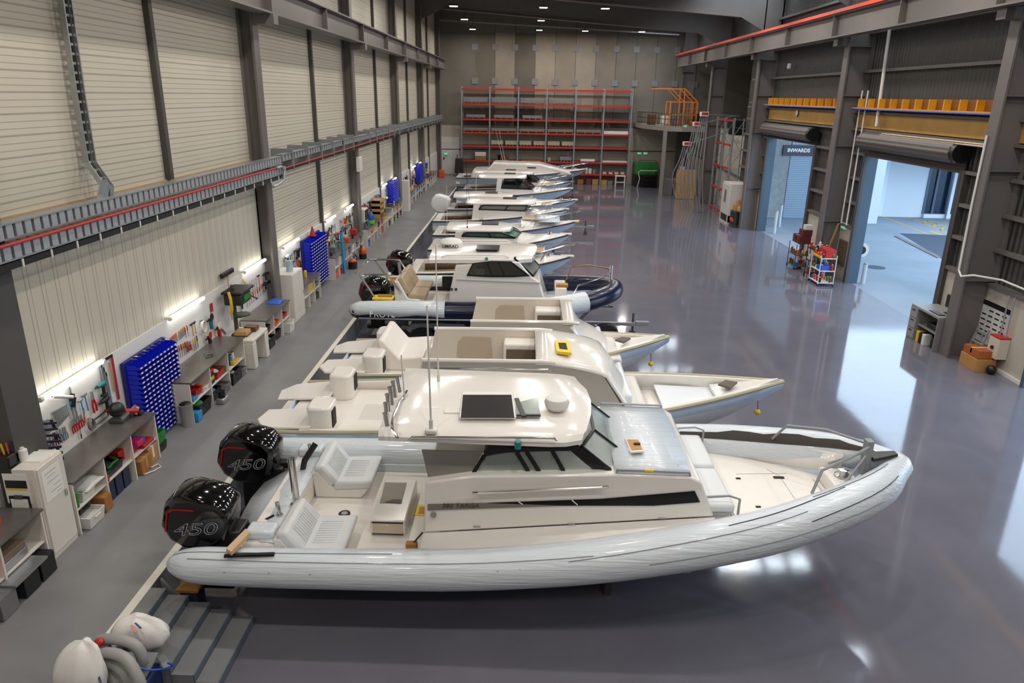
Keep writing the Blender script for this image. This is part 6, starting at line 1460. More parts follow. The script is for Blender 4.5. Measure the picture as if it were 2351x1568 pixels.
carton(16.75, 1.36, .3, .1, .3, 'tan timber offcut stacked on the drill press base', C('wood'), 'timber_block', -6.7, 'block'); carton(17.2, 1.31, .24, .12, .3, 'brown timber block beside the drill press', C('brown'), 'timber_block', -6.65, 'block')
hp('push_broom', ('black',), 528, 705, 'wide black push broom hanging head up by the drill press', 0, .95)
hp('hacksaw', ('black', 'red'), 536, 690, 'long black saw with red handle right of the broom', 80, 1.0); hp('clamp', ('black', 'black'), 551, 690, 'tall black clamp right of the saw', 0, 1.0)
# ---- third bench before the wide column
YB = workbench('third workbench with paint-stained steel top before the wide grey column', 17.75, 19.75, 3, zt=1.4)
tub(18.05, .96, .34, .2, .34, 'black bag on the left upper shelf of the third bench', C('black'), fill=C('grey')); can(17.92, .96, .05, .14, 'red bottle on the left upper shelf of the third bench', C('red'), 'bottle', -6.7, cat='bottle')
tub(18.75, .96, .36, .12, .34, 'orange rags on the middle upper shelf of the third bench', C('orange'), fill=C('tan')); tub(19.42, .96, .36, .14, .34, 'dark red tin tray on the right upper shelf of the third bench', C('red'), fill=C('brown'))
tub(18.1, .56, .5, .28, .45, 'black tub with green lining under the third bench', C('black'), xf=-6.6, fill=C('green')); tub(18.8, .56, .4, .24, .4, 'grey bag under the middle of the third bench', C('black')); tub(19.45, .56, .45, .3, .4, 'white wire basket before the third bench', C('white'), xf=-6.5)
for k in range(7): hp('spanner', ('silver',), 562+k*4.5, 670-k*3.4, 'bright spanner, %s in the row under the third strip lamp' % ORD[k], 4, 1.2)
for k in range(8):
    c = ('red', 'yellow', 'orange', 'red', 'wood', 'red', 'brown', 'orange')[k]; hp('screwdriver', (c,), 566+k*5, 692-k*4, '%s-handled driver, %s in the lower row over the third bench' % (c, ORD[k]), 4, 1.1)
hp('clamp', ('yellow', 'yellow'), 560, 648, 'yellow plastic clamp at the top of the third tool board', 60, .6); hp('hammer', ('black', 'orange'), 594, 640, 'black hammer with orange shaft high on the third tool board', 4, 1.0)
for k in range(4): hp('power_drill', ('black', 'grey'), 606+(k % 2)*10, 655-(k//2)*22-(k % 2)*5, 'black cordless tool, %s of the group by the wide column' % ORD[k], 0, 1.0)
rag(-6.95, 19.5, 1.4, .5, .4, .09, 'blue rags heaped on the third worktop', C('blue'), seed=6)
tag(B(-6.95, -6.66, 19.78, 20.1, 1.4, 1.42).build('white_tray', M_white, smooth=False), 'flat white board on the bench end at the wide column', 'board') if False else None
# ---- beyond the wide column: cupboard, benches, clutter bay after bay
def cupboard(lab, y0, y1, z1, xf=-6.7):
    t = thing('tall_cupboard', lab, 'cupboard', (xf, (y0+y1)/2, WZ))
    B(BX+.01, xf, y0, y1, WZ, z1).build('carcass', M_lam, t, smooth=False); B(xf, xf+.02, y0+.02, y1-.02, WZ+.08, z1-.02).build('door', M_lam, t, smooth=False); B(xf+.02, xf+.035, y1-.1, y1-.07, 1.2, 1.32).build('handle', M_chrome, t)
cupboard('tall white cupboard just beyond the wide grey column', 20.3, 21.3, 1.98)
t = thing('paper_roll', 'pale blue paper roll standing on the cupboard past the wide column', 'paper roll', (-6.9, 20.8, 1.98)); MB().cyl((-6.9, 20.8, 1.98), (-6.9, 20.8, 2.3), .1, n=14).build('roll', mat('pale_blue_paper', 'a9c3cf', .6), t); MB().cyl((-6.9, 20.8, 2.3), (-6.9, 20.8, 2.302), .03, n=10).build('core', M_card, t)
bays2 = [('fourth workbench, past the first white cupboard', 21.35, 23.2, 3, -6.72), ('fifth workbench, past the second bin rack', 25.5, 28.2, 4, -6.8), ('sixth workbench, before the third column', 28.3, 30.5, 3, -6.85), ('seventh workbench, past the third column', 31.4, 33.6, 3, -6.85), ('eighth workbench, under the distant wooden rack', 33.7, 37.6, 4, -6.9), ('ninth workbench, at the third bin rack', 38.0, 41.0, 3, -6.9), ('tenth workbench, past the fourth column', 42.6, 46.4, 4, -6.95), ('eleventh workbench, near the last bin rack', 46.8, 51.0, 4, -6.95), ('last workbench, before the far corner', 52.0, 57.5, 5, -6.95)]
cols_ = ['black', 'grey', 'red', 'orange', 'green', 'blue', 'cyan', 'yellow', 'white', 'tan', 'brown', 'navy', 'black', 'red', 'grey']
kinds_ = ['pliers', 'screwdriver', 'spanner', 'chisel', 'hammer', 'clamp', 'power_drill', 'hand_grinder', 'file', 'cable_coil']
rq = random.Random(11)
for bi, (lab, y0, y1, n_, xf) in enumerate(bays2):
    ys = workbench(lab+', with white shelves', y0, y1, n_, xf=xf, zt=1.38)
    nm = lab.split(',')[0]
    for k in range(n_):
        yc = (ys[k]+ys[k+1])/2; w2 = ys[k+1]-ys[k]
        for lv, z in (('upper', .956), ('lower', .556)):
            c = cols_[rq.randrange(len(cols_))]
            if rq.random() < .78:
                hh = rq.uniform(.14, .3); L = '%s %%s on the %s shelf, cubby %s from the near end of the %s' % (c, lv, ORD[k], nm)
                if rq.random() < .5: carton(yc+rq.uniform(-.08, .08), z, w2*rq.uniform(.4, .7), hh, .35, L % 'box', C(c), xf=xf-.04)
                else: tub(yc, z, w2*rq.uniform(.4, .75), hh, .38, L % 'tub', C(c), xf=xf-.02, fill=C(cols_[rq.randrange(len(cols_))]))
    # things on the worktop
    y = y0+.3; j = 0
    while y < y1-.3 and j < 5:
        c = cols_[rq.randrange(len(cols_))]; L = '%s %%s on the top of the %s, %s from its near end' % (c, nm, ORD[j])
        q = rq.random()
        if q < .4: can(y, 1.38, .05, rq.uniform(.14, .3), L % 'can', C(c), xf=-7.0)
        elif q < .75: carton(y, 1.38, .26, rq.uniform(.1, .24), .26, L % 'box', C(c), xf=-6.98)
        else: tub(y, 1.38, .3, .14, .28, L % 'tray', C(c), xf=-6.98, fill=C(cols_[rq.randrange(len(cols_))]))
        y += rq.uniform(.45, .8); j += 1
    for row, z in (('upper', 2.12), ('lower', 1.78)):
        y = y0+.12; j = 0
        while y < y1-.1 and j < (11 if bi < 4 else 7):
            kd = kinds_[rq.randrange(len(kinds_))]; c = cols_[rq.randrange(len(cols_))]
            hang(kd, ('silver',) if kd == 'spanner' else (c,) if kd not in ('hammer', 'clamp', 'power_drill', 'hand_grinder', 'cable_coil') else (c, 'black'), y, z+rq.uniform(-.05, .05), '%s %s in the %s tool row over the %s, %s along' % (c if kd != 'spanner' else 'bright', kd.replace('_', ' '), row, nm, ORD[j]), rq.uniform(-4, 6), rq.uniform(.9, 1.25) if bi < 4 else 1.3)
            y += rq.uniform(.16, .26) if bi < 4 else rq.uniform(.3, .5); j += 1
t = thing('plastic_tube', 'tall cyan tube leaning at the fifth workbench', 'tube', (-6.62, 26.6, WZ)); MB().cyl((-6.74, 26.6, .56), (-6.8, 26.6, 2.1), .06, n=10).build('tube', C('cyan'), t); MB().cyl((-6.8, 26.6, 2.1), (-6.803, 26.6, 2.16), .03, n=8).build('cap', M_black, t)
t = thing('traffic_cone', 'small red cone standing on top of the second bin rack', 'cone', (-7.15, 24.2, 2.41)); MB().cyl((-7.15, 24.2, 2.42), (-7.15, 24.2, 2.72), .1, .02, 12).build('cone', C('red'), t); B(-7.27, -7.04, 24.08, 24.32, 2.4, 2.42).build('base', C('red'), t, smooth=False)
B_ = thing('timber_rack', 'small tan wooden rack standing on the eighth workbench', 'rack', (-7.0, 34.6, 1.38))
for z in (1.6, 1.85, 2.1): B(-7.2, -6.8, 34.1, 35.1, z, z+.12).build('rack_tray', C('wood'), B_, smooth=False)
for y in (34.1, 35.04): B(-7.2, -6.8, y, y+.05, 1.38, 2.25).build('rack_side', C('wood'), B_, smooth=False)
t = thing('water_dispenser', 'blue and green drum standing on the seventh workbench', 'drum', (-6.95, 32.6, 1.38)); MB().lathe([(.14, 0), (.18, .05), (.18, .2), (.0, .2)], (-6.95, 32.6, 1.385), 16).build('green_base', mat('lime', '6fc11d', .4), t); MB().lathe([(.15, .2), (.17, .3), (.12, .48), (.06, .55), (0, .55)], (-6.95, 32.6, 1.385), 16).build('blue_drum', C('blue'), t)
t = thing('monitor', 'small dark monitor on the wall beside the third column', 'monitor', (-6.95, 31.25, 1.75)); B(-7.2, -6.9, 31.2, 31.9, 1.7, 2.25).build('housing', M_lam, t, bevel=.02); B(-6.9, -6.885, 31.25, 31.85, 1.76, 2.2).build('screen', M_black, t, smooth=False)
t = thing('leaf_blower', 'orange and black blower standing on the walkway by the sixth workbench', 'blower', (-6.6, 29.2, WZ)); MB().sphere((-6.62, 29.2, .85), .17, 12, (1, 1, 1.2)).build('blower_body', C('orange'), t); MB().cyl((-6.62, 29.2, .56), (-6.62, 29.2, .75), .16, n=12).build('blower_base', M_black, t); MB().tube([(-6.62, 29.2, 1.0), (-6.65, 29.0, 1.15), (-6.6, 28.9, .8)], .03, 6).build('blower_hose', M_black, t)
t = thing('wet_vacuum', 'black vacuum with orange top on the walkway by the fifth workbench', 'vacuum', (-6.6, 27.4, WZ)); MB().cyl((-6.62, 27.4, .56), (-6.62, 27.4, .8), .17, n=14).build('tank', M_black, t); MB().sphere((-6.62, 27.4, .84), .15, 12, (1, 1, .7)).build('motor_head', C('orange'), t); MB().tube([(-6.62, 27.55, .7), (-6.5, 27.7, .9), (-6.55, 27.5, 1.1)], .03, 6).build('hose', M_black, t)
cupboard('white notice cupboard past the fourth column', 41.9, 42.5, 2.3)
t = thing('fuel_can', 'orange fuel can on the walkway in the far left corner', 'can', (-6.9, 60.6, WZ)); B(-7.1, -6.7, 60.3, 60.9, WZ, 1.15).build('can_body', C('orange'), t, bevel=.06); MB().tube([(-6.9, 60.45, 1.15), (-6.9, 60.5, 1.25), (-6.9, 60.7, 1.25), (-6.9, 60.75, 1.15)], .03, 6).build('can_handle', C('orange'), t)
t = thing('coat_stand', 'dark coats hanging by the far left corner post', 'coat stand', (-6.0, 61.2, WZ)); [MB().prism([(-5.95+.22*k, 61.45+.1*k, .8+.1*k), (-5.65+.22*k, 61.5+.1*k, .75), (-5.68+.2*k, 61.5+.1*k, 1.95), (-5.85+.2*k, 61.45+.1*k, 2.05)], (.04, .22, 0)).build('coat', mat('dark_coats', '2d2622', .9), t, bevel=.05) for k in range(3)]; MB().cyl((-5.7, 61.6, WZ), (-5.7, 61.6, 2.3), .04, n=8).build('post', M_dsteel, t); B(-6.0, -5.4, 61.3, 61.9, WZ, WZ+.06).build('foot', M_dsteel, t, smooth=False)
# ---- cable trays on the wall
M_slot = mat('slotted_duct', 'a3a8ae', .45, metal=.3)
t = thing('cable_tray', 'double grey slotted cable tray with red cable along the near wall', 'cable tray', (-6.87, 7.5, 4.85))
x0, x1 = -6.97, -6.76
B(x0, x1, -6, 20.55, 5.1, 5.12).box(x0, x1, -6, 20.55, 5.29, 5.31).build('upper_channel', M_galv, t, smooth=False)
m = MB(); y = -5.9
while y < 20.5: m.box(x0+.02, x1-.01, y, y+.13, 5.12, 5.29); y += .19
m.build('upper_slotted_cover', M_slot, t, smooth=False)
B(x0, x1+.06, -6, 20.55, 4.84, 4.86).build('lower_channel', M_galv, t, smooth=False)
m = MB(); y = -5.9
while y < 20.5: m.box(x0+.02, x1+.04, y, y+.14, 4.86, 5.03); y += .2
m.build('lower_slotted_cover', M_slot, t, smooth=False)
MB().cyl((x1+.06, -6, 5.055), (x1+.06, 19.8, 5.055), .024, n=8).build('red_cable', C('red'), t)
B(x0, x1+.05, -6, 20.55, 4.73, 4.82).build('black_conduit', M_black, t, smooth=False)
m = MB(); y = -5.5
while y < 20.5: m.box(x1+.05, x1+.065, y, y+.03, 4.72, 4.83); y += .62
m.build('conduit_clips', C('white'), t, smooth=False)
MB().tube([(x1+.06, 19.8, 5.055), (x1+.09, 20.1, 5.07), (x1+.12, 20.25, 4.95), (x1+.12, 20.15, 4.7), (x1+.09, 19.8, 4.62), (x1+.07, 19.4, 4.6)], .04, 8).build('conduit_elbow', M_cols, t)
t = thing('cable_tray', 'narrow grey cable tray running on along the far wall bays', 'cable tray', (-7.2, 41, 4.85))
B(x0, x1-.02, 20.6, 61.2, 5.15, 5.17).box(x0, x1-.02, 20.6, 61.2, 5.32, 5.34).build('upper_channel', M_galv, t, smooth=False)
m = MB(); y = 20.7
while y < 61: m.box(x0+.03, x1-.04, y, y+.16, 5.17, 5.32); y += .28
m.build('slotted_cover', M_slot, t, smooth=False)
MB().cyl((x1, 20.55, 4.97), (x1, 38, 5.03), .022, n=7).build('red_cable', C('red'), t)
B(x0, x1-.02, 20.6, 61.2, 4.88, 4.95).build('black_conduit', M_black, t, smooth=False)
y = 21.5
while y < 61:
    if min(abs(y-c) for c in (20, 30.9, 41.4, 51.3)) > .35: B(-7.38, x1, y, y+.07, 4.86, 5.44).build('bracket', M_galvm, t, smooth=False)
    y += 1.55
t = thing('cable_ladder', 'galvanised cable ladder rising up the near wall from the double tray', 'cable ladder', (-7.25, 10.8, 5.2))
pl = [PX(150, 0, -7.25), PX(180, 210, -7.25), PX(207, 372, -7.25), PX(247, 428, -6.95), PX(247, 462, -6.92)]
pl[0] = pl[0]+(pl[0]-pl[1])*1.2
for s in (-1, 1):
    m = MB()
    for a, c in zip(pl, pl[1:]): m.bar(a+Vector((0, s*.11, 0)), c+Vector((0, s*.11, 0)), .03, .08, up=(1, 0, 0))
    m.build('side_rail', M_galv, t, smooth=False)
m = MB()
for a, c in zip(pl, pl[1:]):
    n_ = max(1, int((c-a).length/.14))
    for k in range(n_): q = a+(c-a)*(k/n_); m.box(q.x-.02, q.x+.02, q.y-.1, q.y+.1, q.z-.02, q.z+.02)
m.build('rungs', M_galvm, t, smooth=False)
MB().tube([p+Vector((.0, .03, 0)) for p in pl], .03, 6).build('cable', M_black, t)
MB().prism([pl[4]+Vector((-.02, -.35, -.02)), pl[4]+Vector((-.02, .35, -.02)), pl[4]+Vector((-.02, .08, .35)), pl[4]+Vector((-.02, -.08, .35))], (.02, 0, 0)).build('gusset_plate', M_galv, t, smooth=False)
t = thing('junction_box', 'white junction box on the column under the far tray', 'junction box', (-7.0, 30.75, 4.2)); B(-7.0, -6.85, 30.5, 31.0, 3.9, 4.5).build('box', M_lam, t, bevel=.02); B(-6.85, -6.84, 30.55, 30.95, 3.95, 4.45).build('lid', M_lam, t, smooth=False)
# ================================================================== RIGHT WALL, FAR CORNER
XD = XW-.005
def pxwall(px, py): v = PX(px, py, XD); return v.y, v.z
# workstation in front of the column
a = PZ(2100, 779, 0); bq = PZ(2165, 818, 0)
t = thing('computer_desk', 'grey computer desk with drawers beside the wide doorway', 'desk', (12.7, 20.9, 0))
y0, y1 = 20.5, 22.05
B(12.15, 12.95, y0, y1, 1.0, 1.06).build('desk_top', mat('desk_grey', '8f8e8c', .5), t, smooth=False)
B(12.15, 12.95, y1-.42, y1, 0, 1.0).build('drawer_unit', mat('desk_grey2', '7d7b79', .5), t, smooth=False)
for z in (.05, .37, .69):
    B(12.13, 12.15, y1-.40, y1-.02, z, z+.28).build('drawer', mat('desk_grey', '8f8e8c', .5), t, smooth=False); B(12.115, 12.13, y1-.3, y1-.12, z+.22, z+.245).build('drawer_pull', M_black, t, smooth=False)
B(12.15, 12.95, y0, y0+.04, 0, 1.0).build('end_panel', mat('desk_grey2', '7d7b79', .5), t, smooth=False); B(12.2, 12.95, y0+.04, y1-.42, .5, .54).build('shelf', mat('desk_grey2', '7d7b79', .5), t, smooth=False)
t = thing('monitor', 'black computer monitor standing on the grey desk', 'monitor', (12.7, 20.8, 1.06)); B(12.66, 12.72, 20.62, 21.2, 1.22, 1.6).build('screen', M_black, t, bevel=.01); B(12.66, 12.72, 20.86, 20.96, 1.08, 1.24).build('stand', M_black, t, smooth=False); B(12.58, 12.78, 20.75, 21.07, 1.06, 1.08).build('foot', M_black, t, smooth=False)
t = thing('keyboard', 'black keyboard lying before the monitor', 'keyboard', (12.35, 20.95, 1.06)); B(12.25, 12.45, 20.7, 21.25, 1.06, 1.08).build('case', M_black, t, smooth=False); B(12.27, 12.43, 20.73, 21.22, 1.08, 1.086).build('keys', C('grey'), t, smooth=False)
tag(B(12.3, 12.75, 20.75, 21.3, .54, .7).build('printer', M_black, bevel=.03), 'black printer on the shelf inside the grey desk', 'printer')
for k, (c, lab) in enumerate((('yellow', 'yellow box file before the desk'), ('black', 'black box file before the desk'), ('white', 'white box file before the desk'))): tag(B(12.18, 12.42, 21.42-k*.17, 21.56-k*.17, 0, .34).build('box_file', C(c), bevel=.01), lab, 'box file')
tag(B(12.3, 12.7, 20.6, 20.95, 0, .3).build('black_case', M_black, bevel=.03), 'black case on the floor under the desk', 'case')
# wall chart, breaker box, cartons, step ladder
y, z = pxwall(2281, 742)
t = thing('wall_chart', 'white wall chart with rows of black name strips beside the column', 'chart', (XD-.02, y, z))
yc, w2, z0, z1 = y, .62, .55, 1.75
B(XD-.03, XD-.005, yc-w2, yc+w2, z0, z1).build('chart_board', mat('chart_white', 'd3d2d0', .5), t, smooth=False); B(XD-.036, XD-.03, yc-w2, yc+w2, z1-.14, z1).build('header', M_black, t, smooth=False)
for r_ in range(6):
    for c in range(4):
        if r_ == 5 and c == 3: continue
        ya = yc-w2+.1+c*.29; B(XD-.034, XD-.03, ya, ya+.19, z0+.18+r_*.15, z0+.22+r_*.15).build('name_strip', M_black, t, smooth=False)
y, z = pxwall(2305, 795)
t = thing('breaker_box', 'cream breaker box with red top on the wall', 'breaker box', (XD-.15, y, z)); B(XD-.3, XD-.002, y-.22, y+.22, z-.32, z+.25).build('box_body', mat('box_cream', 'c9c1ae', .5), t, bevel=.01); B(XD-.3, XD-.002, y-.22, y+.22, z+.25, z+.29).build('red_top', M_red, t, smooth=False); MB().cyl((XD-.34, y, z-.03), (XD-.3, y, z-.03), .05, n=14).build('rotary_switch', M_black, t)
MB().cyl((XD-.1, y-.12, z+.29), (XD-.1, y-.12, 2.14), .02, n=8).cyl((XD-.1, y+.12, z+.29), (XD-.1, y+.12, 2.14), .02, n=8).build('conduits', M_cols, t)
p = PZ(2222, 843, 0)
carton(p.y, 0, .75, .36, .55, 'large tan carton on the floor below the wall chart', mat('cardboard_light', 'b1834a', .75), xf=p.x+.5); t = carton(p.y, .37, .7, .22, .5, 'orange brown carton strapped with white tape, on the tan carton', mat('cardboard_orange', 'a4571e', .7), xf=p.x+.48, tapem=C('white'))
p2 = PZ(2236, 846, 0); tag(MB().sphere((p2.x+.2, p2.y-.42, .13), .13, 12, (1, 1, 1)).build('dark_ball', M_black), 'dark round bag on the floor beside the tan carton', 'bag')
t = thing('step_ladder', 'small grey step ladder leaning behind the cartons', 'ladder', (12.75, 19.55, 0))
for s in (19.4, 19.85): MB().bar((12.7, s, 0), (12.95, s, 1.05), .05, .05).build('ladder_side', M_cols, t, smooth=False)
for k in range(3): MB().bar((12.75+.08*k, 19.4, .3+.32*k), (12.75+.08*k, 19.85, .3+.32*k), .08, .03).build('tread', M_cols, t, smooth=False)
# pipes and conduits down the wide doorway column
t = thing('pipe_run', 'white and blue pipes running down beside the near column to the desk', 'pipes', (12.6, 20.6, 1.1))
for k, (m_, dx) in enumerate(((C('white'), 0), (mat('blue_pipe', '2a55b8', .4), .1), (C('white'), .2))):
    MB().tube([(12.75, 20.55+dx, 1.1), (12.75, 20.55+dx, 2.6), (12.75, 20.6+dx, 5.9)], .03, 7).build('pipe', m_, t)
t = thing('flexible_conduit', 'white flexible conduit looping across the near column and along the girt', 'conduit', (12.3, 20.2, 4.4))
MB().tube([(12.26, 20.3, 6.2), (12.26, 20.3, 4.4), (12.24, 20.2, 2.55), (12.22, 20.0, 2.42), (12.3, 19.6, 2.55), (12.9, 19.3, 2.5), (XD-.06, 18.6, 2.42), (XD-.06, 17.9, 2.4)], .03, 7).build('conduit', C('white'), t)
t = thing('pipe_pair', 'two thin white pipes running down the wall left of the wide doorway', 'pipes', (XD-.2, 29.6, 2.2))
for dx in (.25, .75): MB().tube([(12.88, 29.0+dx, 2.3), (12.88, 29.0+dx, 7.4)], .03, 6).build('pipe', C('white'), t)
t = thing('pipe', 'tall pale downpipe high on the dark cladding', 'pipe', (XD-.2, 27, 6)); MB().cyl(PX(2012, 290, 12.84), PX(2045, 50, 12.84), .06, n=8).build('pipe_body', C('white'), t); 
t = thing('pipe_bundle', 'bundle of long thin rails stored above the wide roller door', 'rails', (12.9, 25, 5.85))
for k in range(4): MB().cyl((12.72+.06*k, 21.0, 5.86+.05*(k % 2)), (12.72+.06*k, 27.4, 5.86+.05*(k % 2)), .025, n=6).build('rail', mat('rail_brass', 'b9a68c', .4, metal=.4), t)
y, z = pxwall(1830, 259); v = PX(1830, 259, XW-.12)
t = thing('wall_clock', 'round white wall clock on the plywood above the sign doorway', 'clock', (v.x, v.y, v.z)); MB().lathe([(0, 0), (.17, 0), (.19, -.02), (.17, -.05), (0, -.05)], (XW-.085, v.y, v.z), 22, 'x').build('clock_rim', M_dsteel, t); MB().lathe([(0, -.052), (.155, -.052), (.155, -.056), (0, -.056)], (XW-.085, v.y, v.z), 22, 'x').build('clock_face', C('white'), t)
v = PX(1812, 152, XW-.2); t = thing('floodlight', 'small floodlight on the dark cladding over the sign doorway', 'floodlight', v); MB().cyl((XW-.05, v.y, v.z), v, .03, n=8).build('arm', M_dsteel, t); MB().cbox(v, (.12, .3, .25)).build('lamp_housing', C('white'), t, bevel=.03)
# exit sign, phone panel, extinguisher sign by the wide door
v = PX(1938, 519, XW-.03); t = thing('exit_sign', 'green lit running-figure exit sign beside the wide doorway', 'exit sign', v)
M_exit = mat('exit_green', (.12, .72, .38), .4, emit=.6)
MB().cbox((XW-.02, v.y, v.z), (.04, .62, .26)).build('sign_box', C('white'), t, smooth=False); MB().cbox((XW-.045, v.y+.06, v.z), (.008, .4, .22)).build('green_panel', M_exit, t, smooth=False); MB().cbox((XW-.05, v.y+.1, v.z+.02), (.004, .05, .1)).build('running_figure', C('white'), t, smooth=False)
def sign_far(px, py, Y, lab):
    v = PY(px, py, Y); t = thing('exit_sign', lab, 'exit sign', v); MB().cbox((v.x, v.y, v.z), (.36, .05, .2)).build('sign_box', C('white'), t, smooth=False); MB().cbox((v.x, v.y-.03, v.z), (.3, .01, .15)).build('green_panel', M_exit, t, smooth=False); MB().cbox((v.x+.06, v.y-.037, v.z), (.05, .004, .12)).build('running_figure', C('white'), t, smooth=False)
sign_far(1468, 352, FAR-.09, 'green exit sign on the back wall over the green skip'); sign_far(1482, 352, FAR-.09, 'dim green exit sign right of the one over the green skip'); sign_far(1024, 353, FAR-.18, 'green exit sign over the far left door')
v = PY(1571, 290, 56); t = thing('exit_sign', 'green exit sign hanging under the mezzanine edge', 'exit sign', v); MB().cbox(v, (.35, .06, .26)).build('sign_box', M_exit, t, smooth=False); MB().cbox(v+Vector((0, -.035, 0)), (.06, .006, .14)).build('running_figure', C('white'), t, smooth=False); MB().cyl(v+Vector((0, 0, .13)), (v.x, v.y, 4.62), .015, n=6).build('hanger', M_dsteel, t)
v = PX(1918, 539, XW-.02); tag(MB().cbox((XW-.012, v.y, v.z), (.02, .16, .3)).build('red_sign', M_red, smooth=False), 'small red notice on the wall left of the wide doorway', 'sign')
t = thing('wall_panel', 'dark metal panel on the wall beside the stocked red trolley', 'panel', (XW-.05, 29.8, 1)); v = PX(1936, 556, XW-.05); B(XW-.08, XW-.002, v.y-.35, v.y+.35, .6, 1.6).build('panel_box', mat('panel_brown', '5c5148', .5), t, bevel=.01); B(XW-.09, XW-.08, v.y-.28, v.y+.28, .7, 1.5).build('panel_door', mat('panel_brown', '5c5148', .5), t, smooth=False)
# trolleys stocked with bottles
def trolley(lab, c, w2, d, h, m, levels, items, seed, legs_white=False):
    t = thing('stock_trolley', lab, 'trolley', (c.x, c.y, 0))
    for sx in (-1, 1):
        for sy in (-1, 1):
            MB().cyl((c.x+sx*d/2, c.y+sy*w2/2, .09), (c.x+sx*d/2, c.y+sy*w2/2, h), .018, n=7).build('leg', m, t); MB().cyl((c.x+sx*d/2-.02, c.y+sy*w2/2, .05), (c.x+sx*d/2+.02, c.y+sy*w2/2, .05), .05, n=10).build('castor', M_black, t)
    for z in levels: B(c.x-d/2, c.x+d/2, c.y-w2/2, c.y+w2/2, z, z+.025).build('tray', m, t, smooth=False)
    q = random.Random(seed)
    for li, z in enumerate(levels):
        k = 0
        for ix in range(2):
            for iy in range(items):
                cl = ('red', 'white', 'blue', 'orange', 'black', 'yellow', 'green', 'brown')[q.randrange(8)]; hh = q.uniform(.12, .26); r_ = .05
                yy = c.y-w2/2+.09+iy*(w2-.18)/max(1, items-1); xx = c.x-d/2+.1+ix*(d-.2)
                can(yy, z+.026, r_, hh, '%s bottle, %s on tray %s of the %s' % (cl, ORD[k], ('one', 'two', 'three', 'four')[li], lab.split(' beside')[0].split(' left')[0]), C(cl), 'bottle', xx, C('white'), 'bottle'); k += 1
p = PZ(1900, 640, 0); trolley('white-legged trolley beside the wide doorway', Vector((12.0, 28.75, 0)), .95, .6, 1.25, C('white'), (.12, .6, 1.1), 4, 5)
trolley('dark stocked shelf trolley left of the white-legged one', Vector((12.1, 29.68, 0)), .85, .55, 1.35, M_black, (.15, .7, 1.2), 4, 9)
t = carton(28.7, 1.13, .7, .32, .4, 'bright red toolbox on the white-legged trolley', C('red'), 'tool_box', 12.28, 'toolbox')
tag(MB().bar((11.7, 28.35, 1.16), (11.7, 29.15, 1.16), .04, .06).build('yellow_tray_edge', C('yellow')), 'yellow level lying along the front of the white-legged trolley', 'level') 
tag(B(11.75, 12.2, 28.4, 28.8, .63, .8).build('blue_tub', C('blue'), bevel=.02), 'bright blue tub on the middle tray of the white-legged trolley', 'tub')
trolley('brown cardboard-stocked trolley left of the second column', Vector((12.1, 31.7, 0)), .9, .6, 1.1, M_dsteel, (.12, .6), 4, 21)
carton(31.7, 1.11, .8, .34, .5, 'dark red printed carton on the trolley left of the second column', mat('red_brown_card', '5b201c', .7), xf=12.38, tapem=C('white'))
carton(31.55, 1.46, .5, .25, .4, 'second dark red carton topmost on that trolley', mat('red_brown_card', '5b201c', .7), xf=12.4); carton(31.5, 1.72, .3, .2, .3, 'white carton on top of the dark red cartons', C('white'), xf=12.4)
tag(MB().bar((12.42, 30.15, .05), (12.75, 29.65, 2.3), .1, .03).build('timber_plank', C('wood')), 'long timber plank leaning against the second column', 'plank')
# white double cabinet and the shelf machine beside it
t = thing('vented_cabinet', 'tall white two-door cabinet standing before the far column', 'cabinet', (12.3, 43.7, 0))
B(11.9, 12.95, 42.9, 44.6, .5, 2.35).build('cabinet_body', mat('cabinet_white', 'cfc9c3', .4), t, bevel=.02)
for y in (42.95, 43.78):
    B(11.87, 11.9, y, y+.78, .55, 2.25).build('door', mat('cabinet_white', 'cfc9c3', .4), t, smooth=False); B(11.84, 11.87, y+(.66 if y < 43.5 else .06), y+(.7 if y < 43.5 else .1), 1.2, 1.95).build('handle', M_dsteel, t)
B(11.9, 12.95, 42.9, 44.6, 0, .12).build('plinth', mat('cabinet_white', 'cfc9c3', .4), t, smooth=False); B(11.92, 12.93, 42.92, 44.58, .12, .5).build('vent_base', M_dark, t, smooth=False)
for y in (42.92, 44.5): B(11.88, 12.95, y, y+.1, 0, .5).build('foot', mat('cabinet_white', 'cfc9c3', .4), t, smooth=False)
t = thing('parts_cart', 'dark cart piled with tan cartons right of the white cabinet', 'cart', (12.4, 41.9, 0)); B(12.0, 12.9, 41.95, 42.75, .1, .9).build('cart_body', M_black, t, bevel=.02); B(11.98, 12.0, 42.0, 42.7, .3, .5).build('cart_drawer', C('orange'), t, smooth=False); B(11.95, 12.9, 41.95, 42.75, .04, .1).build('cart_base', M_dsteel, t, smooth=False)
carton(42.5, .9, .45, .35, .6, 'tan carton on the dark cart by the white cabinet', C('wood'), xf=12.7); carton(42.15, .9, .3, .25, .5, 'pale yellow carton beside the tan one on the dark cart', mat('pale_card', 'c6a870', .7), xf=12.75); carton(42.5, 1.26, .3, .24, .4, 'small tan carton topmost on the dark cart', C('tan'), xf=12.65)
